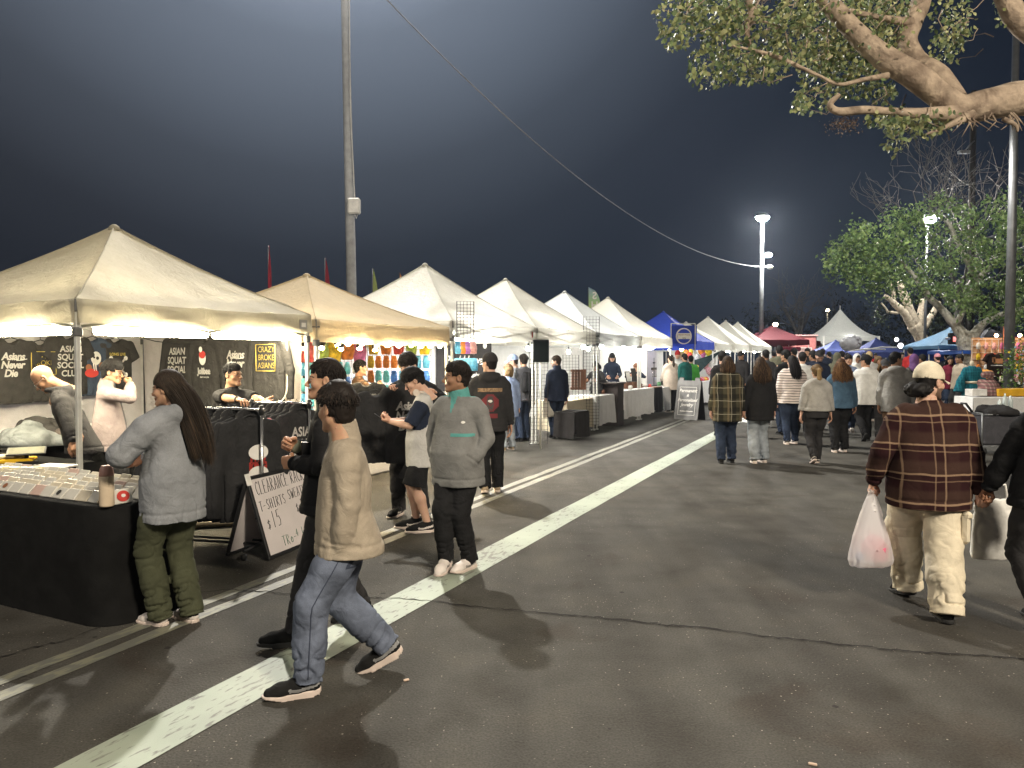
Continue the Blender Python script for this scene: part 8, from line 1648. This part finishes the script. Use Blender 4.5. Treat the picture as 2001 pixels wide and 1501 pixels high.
for q in (-1, 1): MB().lathe((q*.31, -.02, 0), [(.02, -.05), (.09, -.02), (.09, .03), (.03, .06)], 10).obj('lamp', M_WPLAS, sgn)
M_TOY = canopy_mat('black_canopy', (.018, .018, .022), .1); tt_ = ptent(1932, 31.5, 3.2, 1.98, 2.9, M_TOY, 'black canopy with a red oval emblem and pale lettering behind the trunk', val=.35)
te = text('TOYOTA', .36, mat('silver_print', (.30, .30, .30), .5), tt_, (-1.6, 0, 0), (R(90), 0, 0), bold=.006); te.location = (-1.6, -.045, 1.83); te = MB().tube([(.42*math.cos(a), 0, .22*math.sin(a)) for a in np.linspace(0, 2*pi, 25)], .03, 6).tube([(.16*math.cos(a), 0, .21*math.sin(a)) for a in np.linspace(0, 2*pi, 21)], .025, 6).obj('emblem', mat('red_emblem', (.28, .02, .03), .6), tt_); te.location = (-1.6, -.62+.25, 2.36); te.rotation_euler = (R(-55)+R(0), 0, 0)
bl_ = ptent(1905, 27.5, 2.2, 1.95, 2.1, mat('blue_tarp', (.02, .08, .34), .6), 'low blue tarp roof under the branches', val=.12)
# white table with its goods, by the lamp pole
x0, x1, yy = (1884-CX)/F*18.4, 13.6, 18.4
t = empty('clothed_table', ((x0+x1)/2, yy, 0), 0, 'long table under a white cloth by the slim lamp pole', 'table'); L = x1-x0; MB().box((0, 0, .745), (L, .76, .03), bev=.008).obj('top', M_WCL, t); H = [(-L/2, -.385), (L/2, -.385)]; mb = MB()
mb.sheet(lambda u, v: (-L/2+L*u, -.385-(1-v)*(.03+.022*math.sin(u*L*15)+.012*math.sin(u*L*37)), .05+.70*v), 60, 6, True, True); mb.sheet(lambda u, v: (-L/2-.004-(1-v)*(.03+.02*math.sin(u*17)), .38-.765*u, .05+.70*v), 16, 6, True, True); mb.obj('cloth', M_WCL, t)
tag(MB().box((0, 0, .10), (1.0, .5, .18), bev=.02).obj('yellow_crate', mat('yellow_box', (.65, .36, .02), .5), None, ((1980-CX)/F*18.5, 18.5, .762)), 'yellow box on the white table at the lamp pole', 'box')
tag(MB().box((0, 0, .10), (.36, .3, .16), bev=.01).obj('white_carton', M_WPLAS, None, ((1908-CX)/F*18.4, 18.4, .762)), 'white carton on the white table beside the floral bag', 'carton')
heap(((1935-CX)/F*18.6, 18.6, .762), .28, stripes('floral_bag', (.20, .10, .10), [('X', .07, 0, .02, (.4, .3, .25), .6), ('Z', .08, .2, .025, (.05, .05, .04), .8)], .8), 'rosy patterned cloth bag standing on the white table', 91, 6, 'floral_bag', 'bag', 1.5, .03)
# cart with a black bag
cx_, cy_ = (1946-CX)/F*13.6, 13.6; t = empty('folding_cart', (cx_, cy_, 0), R(5), 'grey folding cart stuffed with a black bag and clear bottles before the white table', 'cart'); mb = MB()
for sx in (-.42, .42):
    for sy in (-.25, .25): mb.tube([(sx, sy, .12), (sx, sy, .72)], .016, 6)
    mb.tube([(sx, -.25, .72), (sx, .25, .72)], .016, 6)
for z in (.15, .70):
    for sy in (-.25, .25): mb.tube([(-.42, sy, z), (.42, sy, z)], .014, 6)
mb.obj('frame', M_POLE, t, kind='stuff'); MB().box((0, 0, .42), (.80, .47, .55), bev=.05).obj('liner', fb('grey_nylon', (.07, .07, .08)), t)
for sx in (-.36, .36):
    for sy in (-.22, .22): MB().lathe((sx, sy, .06), [(.02, -.02), (.06, -.02), (.06, .02), (.02, .02)], 10, Matrix.Rotation(R(90), 3, 'Y')).obj('wheel', SOLEB, t)
MB().tube([(-.42, 0, .72), (-.55, 0, .88), (-.55, .12, .88), (-.42, .2, .72)], .02, 6).obj('handle', M_BLACKP, t)
heap((cx_+.02, cy_, .68), .33, BLACK2, 'black bag heaped on the folding cart', 92, 6, 'black_bag', 'bag', .3, .03)
for i, (dx, h) in enumerate(((.14, .26), (.24, .22), (.05, .16))): o = MB().lathe((0, 0, 0), [(.035, 0), (.037, .02), (.037, h*.6), (.015, h*.85), (.015, h)], 10).obj('clear_bottle', mat('clear_plastic', (.55, .62, .62), .15, spec=.7), None, (cx_+dx, cy_-.05, .80)); tag(o, ('tall clear bottle on the folding cart', 'second clear bottle on the folding cart', 'short clear bottle on the folding cart')[i], 'bottle')
# dress form in teal
dx_, dy_ = (1899-CX)/F*20.5, 20.5; t = empty('dress_form', (dx_, dy_, 0), R(0), 'dress form in a teal kimono dress with a pale belt', 'mannequin'); s = SDF((-.5, -.3, .3), (.5, .3, 1.62), .02); s.rings([(.45, 0, 0, .27, .20), (.75, 0, 0, .23, .17), (1.0, 0, 0, .155, .12), (1.08, 0, 0, .145, .115), (1.30, 0, 0, .19, .13), (1.42, 0, 0, .15, .09), (1.47, 0, 0, .07, .06)], .03)
for q in (-1, 1): s.cone((q*.17, 0, 1.38), (q*.30, 0, 1.05), .07, .10, .03); s.cone((q*.30, 0, 1.05), (q*.34, 0, .78), .10, .13, .03, clip=1)
V, Q = s.mesh(); V = folds(V, Q, .015, (9, 9, 5), 2, .6); link('dress', np_mesh('dress', V, Q, stripes('teal_print', (.012, .09, .13), [('X', .06, 0, .015, (.03, .25, .30), .6), ('Z', .07, .3, .02, (.02, .18, .22), .6)], .9)), t)
MB().lathe((0, 0, 1.04), [(.160, -.03), (.165, 0), (.160, .03)], 18).obj('belt', CREAM, t); MB().lathe((0, 0, 1.46), [(.06, 0), (.05, .08), (.052, .13), (.02, .15)], 14).obj('neck', CREAM, t); MB().tube([(0, 0, 0), (0, 0, .5)], .02, 6).lathe((0, 0, 0), [(.18, 0), (.18, .02), (.02, .04)], 12).obj('stand', M_BLACKP, t)
# lit display wall
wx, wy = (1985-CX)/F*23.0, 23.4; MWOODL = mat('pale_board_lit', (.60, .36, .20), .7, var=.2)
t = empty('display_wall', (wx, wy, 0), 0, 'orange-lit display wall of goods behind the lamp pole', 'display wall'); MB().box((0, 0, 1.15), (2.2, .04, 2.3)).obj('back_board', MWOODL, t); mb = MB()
for i in range(12): mb.tube([(-1.1+i*.2, -.03, .6), (-1.1+i*.2, -.03, 2.25)], .008, 4, cap=False)
for j in range(9): mb.tube([(-1.1, -.035, .65+j*.2), (1.1, -.035, .65+j*.2)], .008, 4, cap=False)
mb.obj('wire_grid', M_WPLAS, t, kind='stuff'); rs = random.Random(77)
for j in range(5):
    for i in range(9): c = rs.choice(('orange', 'pink', 'dusty pink', 'yellow', 'red', 'orange', 'white')); o = toy(c, 1, (wx-.95+i*.24, wy-.10, 2.15-j*.33), 0, 'small %s item hooked on the orange-lit display wall' % c, 'items on the orange-lit display wall', 'goods')
for i in range(3): fx = wx-.7+i*.7; bulb((fx, wy-.55, 2.35), 'warm bulb over the orange-lit display wall', .05, .1, 'warm bulbs over the display wall', emit('warm_bulb', (1, .58, .25), 60))
o = garment('tee', fb('dark_brown_tee', (.03, .018, .014)), ((1945-CX)/F*22.4, 22.4, 1.83), 0, 'dark brown T-shirt with orange prints hung before the orange-lit wall', None, sc=(1.0, 1, .9)); MB().box((-.09, PY, -.22), (.09, .003, .16)).box((.04, PY, -.26), (.26, .003, .16)).obj('print', mat('orange_print', (.5, .22, .10), .8), o); MB().box((0, PY, -.40), (.34, .003, .03)).obj('print', M_INKW, o)
o = garment('tee', BLACK2, ((1944-CX)/F*22.6, 22.6, 1.16), 0, 'black T-shirt hung below the brown printed one', None, sc=(.8, 1, .55))
o = heap(((1925-CX)/F*21.8, 21.8, .9), .20, fb('amber_cloth', (.50, .24, .06)), 'amber cloth draped beside the dress form', 93, 5, 'amber_cloth', 'cloth', 2.6, .03)
tb2 = empty('goods_stand', ((1925-CX)/F*21.8, 21.8, 0), 0, 'dark stand under the amber cloth', 'stand'); MB().box((0, 0, .44), (.5, .5, .88), bev=.02).obj('carcass', M_DWOOD, tb2)
tag(MB().box((0, 0, .5), (.8, .5, 1.0), bev=.02).obj('black_counter', M_BLACKP, None, ((1962-CX)/F*22.2, 22.2, 0)), 'black counter with pale combs on top before the display wall', 'counter')
for i in range(5): tag(MB().lathe((0, 0, 0), [(.03, 0), (.035, .05), (.012, .16)], 8).obj('pale_figurine', CREAM, None, ((1955+i*5-CX)/F*22.0, 22.0, 1.002)), 'small pale figurine on the black counter', 'figurine', 'figurines on the black counter')
flag(1957, 638, 700, .26, 23.2, fabric('coral_flag', (.60, .24, .16), .1, 300, .3, 4, .7, .2, .3), 'coral feather flag beside the slim lamp pole', 2)
# flowering plant
t = empty('flower_plant', ((1998-CX)/F*19.8, 19.8, 0), 0, 'flowering plant with yellow and blue blooms behind the yellow box', 'plant'); MB().lathe((0, 0, .0), [(.14, 0), (.18, .35), (.17, .36)], 12).obj('pot', mat('terracotta', (.30, .12, .06), .8), t); MB().tube([(0, 0, .3), (.02, 0, .9), (0, 0, 1.4)], .02, 6).obj('stem', OLIVE, t)
rn = np.random.RandomState(3); pp = rn.normal(0, 1, (700, 3))*np.array([.22, .2, .38])+np.array([0, 0, 1.45]); V, Q, C = leaf_cloud(pp, .09, [(.08, .16, .03), (.12, .2, .04)], 1, .2, .7, tris=True); tag(link('foliage', np_mesh('foliage', V, Q, M_LEAF, False, C), t), kind='stuff'); pp = rn.normal(0, 1, (160, 3))*np.array([.22, .18, .34])+np.array([0, -.1, 1.45]); V, Q, C = leaf_cloud(pp, .08, [(.6, .45, .04), (.25, .4, .6), (.6, .2, .3), (.6, .6, .55)], 2, .0, 1.2, tris=True); tag(link('blossoms', np_mesh('blossoms', V, Q, M_LEAF, False, C), t), kind='stuff')
# litter
tag(MB().sheet(lambda u, v: tuple(G(1440+u*34, 817+v*9) + Vector((0, 0, .008+.01*math.sin(u*9+v*5)))), 5, 4, True, True).obj('paper_litter', mat('white_paper', (.75, .75, .72), .8)), 'crumpled white paper lying on the asphalt between walkers', 'litter')
q = G(794, 1331); tag(MB().box((0, 0, .006), (.03, .014, .010), bev=.003).obj('litter_scrap', mat('pale_scrap', (.6, .45, .35), .8), None, q, (0, 0, .5)), 'tiny pale scrap on the asphalt behind the striding boy', 'litter')
q = G(1588, 1496); tag(MB().box((0, 0, .006), (.035, .012, .010), bev=.003).obj('litter_scrap', mat('pale_scrap', (.6, .45, .35), .8), None, q, (0, 0, -.4)), 'tiny pale scrap on the open asphalt', 'litter')

# ---------------------------------------------------------------- lettering becomes mesh laid on what it is printed on
from mathutils.bvhtree import BVHTree
bpy.context.view_layer.update(); dg = bpy.context.evaluated_depsgraph_get(); BV = {}
for o in [o for o in sc.objects if o.type == 'FONT']:
    me = bpy.data.meshes.new_from_object(o.evaluated_get(dg)); nm = o.name.split('.')[0]; par = o.parent; mb_ = o.matrix_basis.copy(); me.name = nm
    if par is not None and par.type == 'MESH' and par.name.split('.')[0] in ('tee_shirt', 'hoodie', 'sweatshirt'):
        k = par.data.name
        if k not in BV: BV[k] = BVHTree.FromPolygons([v.co for v in par.data.vertices], [p.vertices for p in par.data.polygons])
        inv = mb_.inverted()
        for v in me.vertices:
            q = mb_ @ v.co; h = BV[k].ray_cast(Vector((q.x, -1, q.z)), Vector((0, 1, 0)))
            if h[0] is not None: v.co = inv @ Vector((q.x, h[0].y-.004, q.z))
    cu = o.data; bpy.data.objects.remove(o); n = link(nm, me, par); n.matrix_basis = mb_; bpy.data.curves.remove(cu)

# ---------------------------------------------------------------- thin haze volume added to give the lamps a glow
hm = bpy.data.materials.new('glow_haze'); hm.use_nodes = True; nt = hm.node_tree; nt.nodes.remove(nt.nodes['Principled BSDF']); vp = nt.nodes.new('ShaderNodeVolumePrincipled')
vp.inputs['Density'].default_value = .00036; vp.inputs['Color'].default_value = (.72, .82, 1.0, 1); vp.inputs['Anisotropy'].default_value = .72; nt.links.new(vp.outputs[0], nt.nodes['Material Output'].inputs['Volume'])
tag(MB().box((0, 180, 8), (720, 620, 18)).obj('haze', hm), kind='stuff')
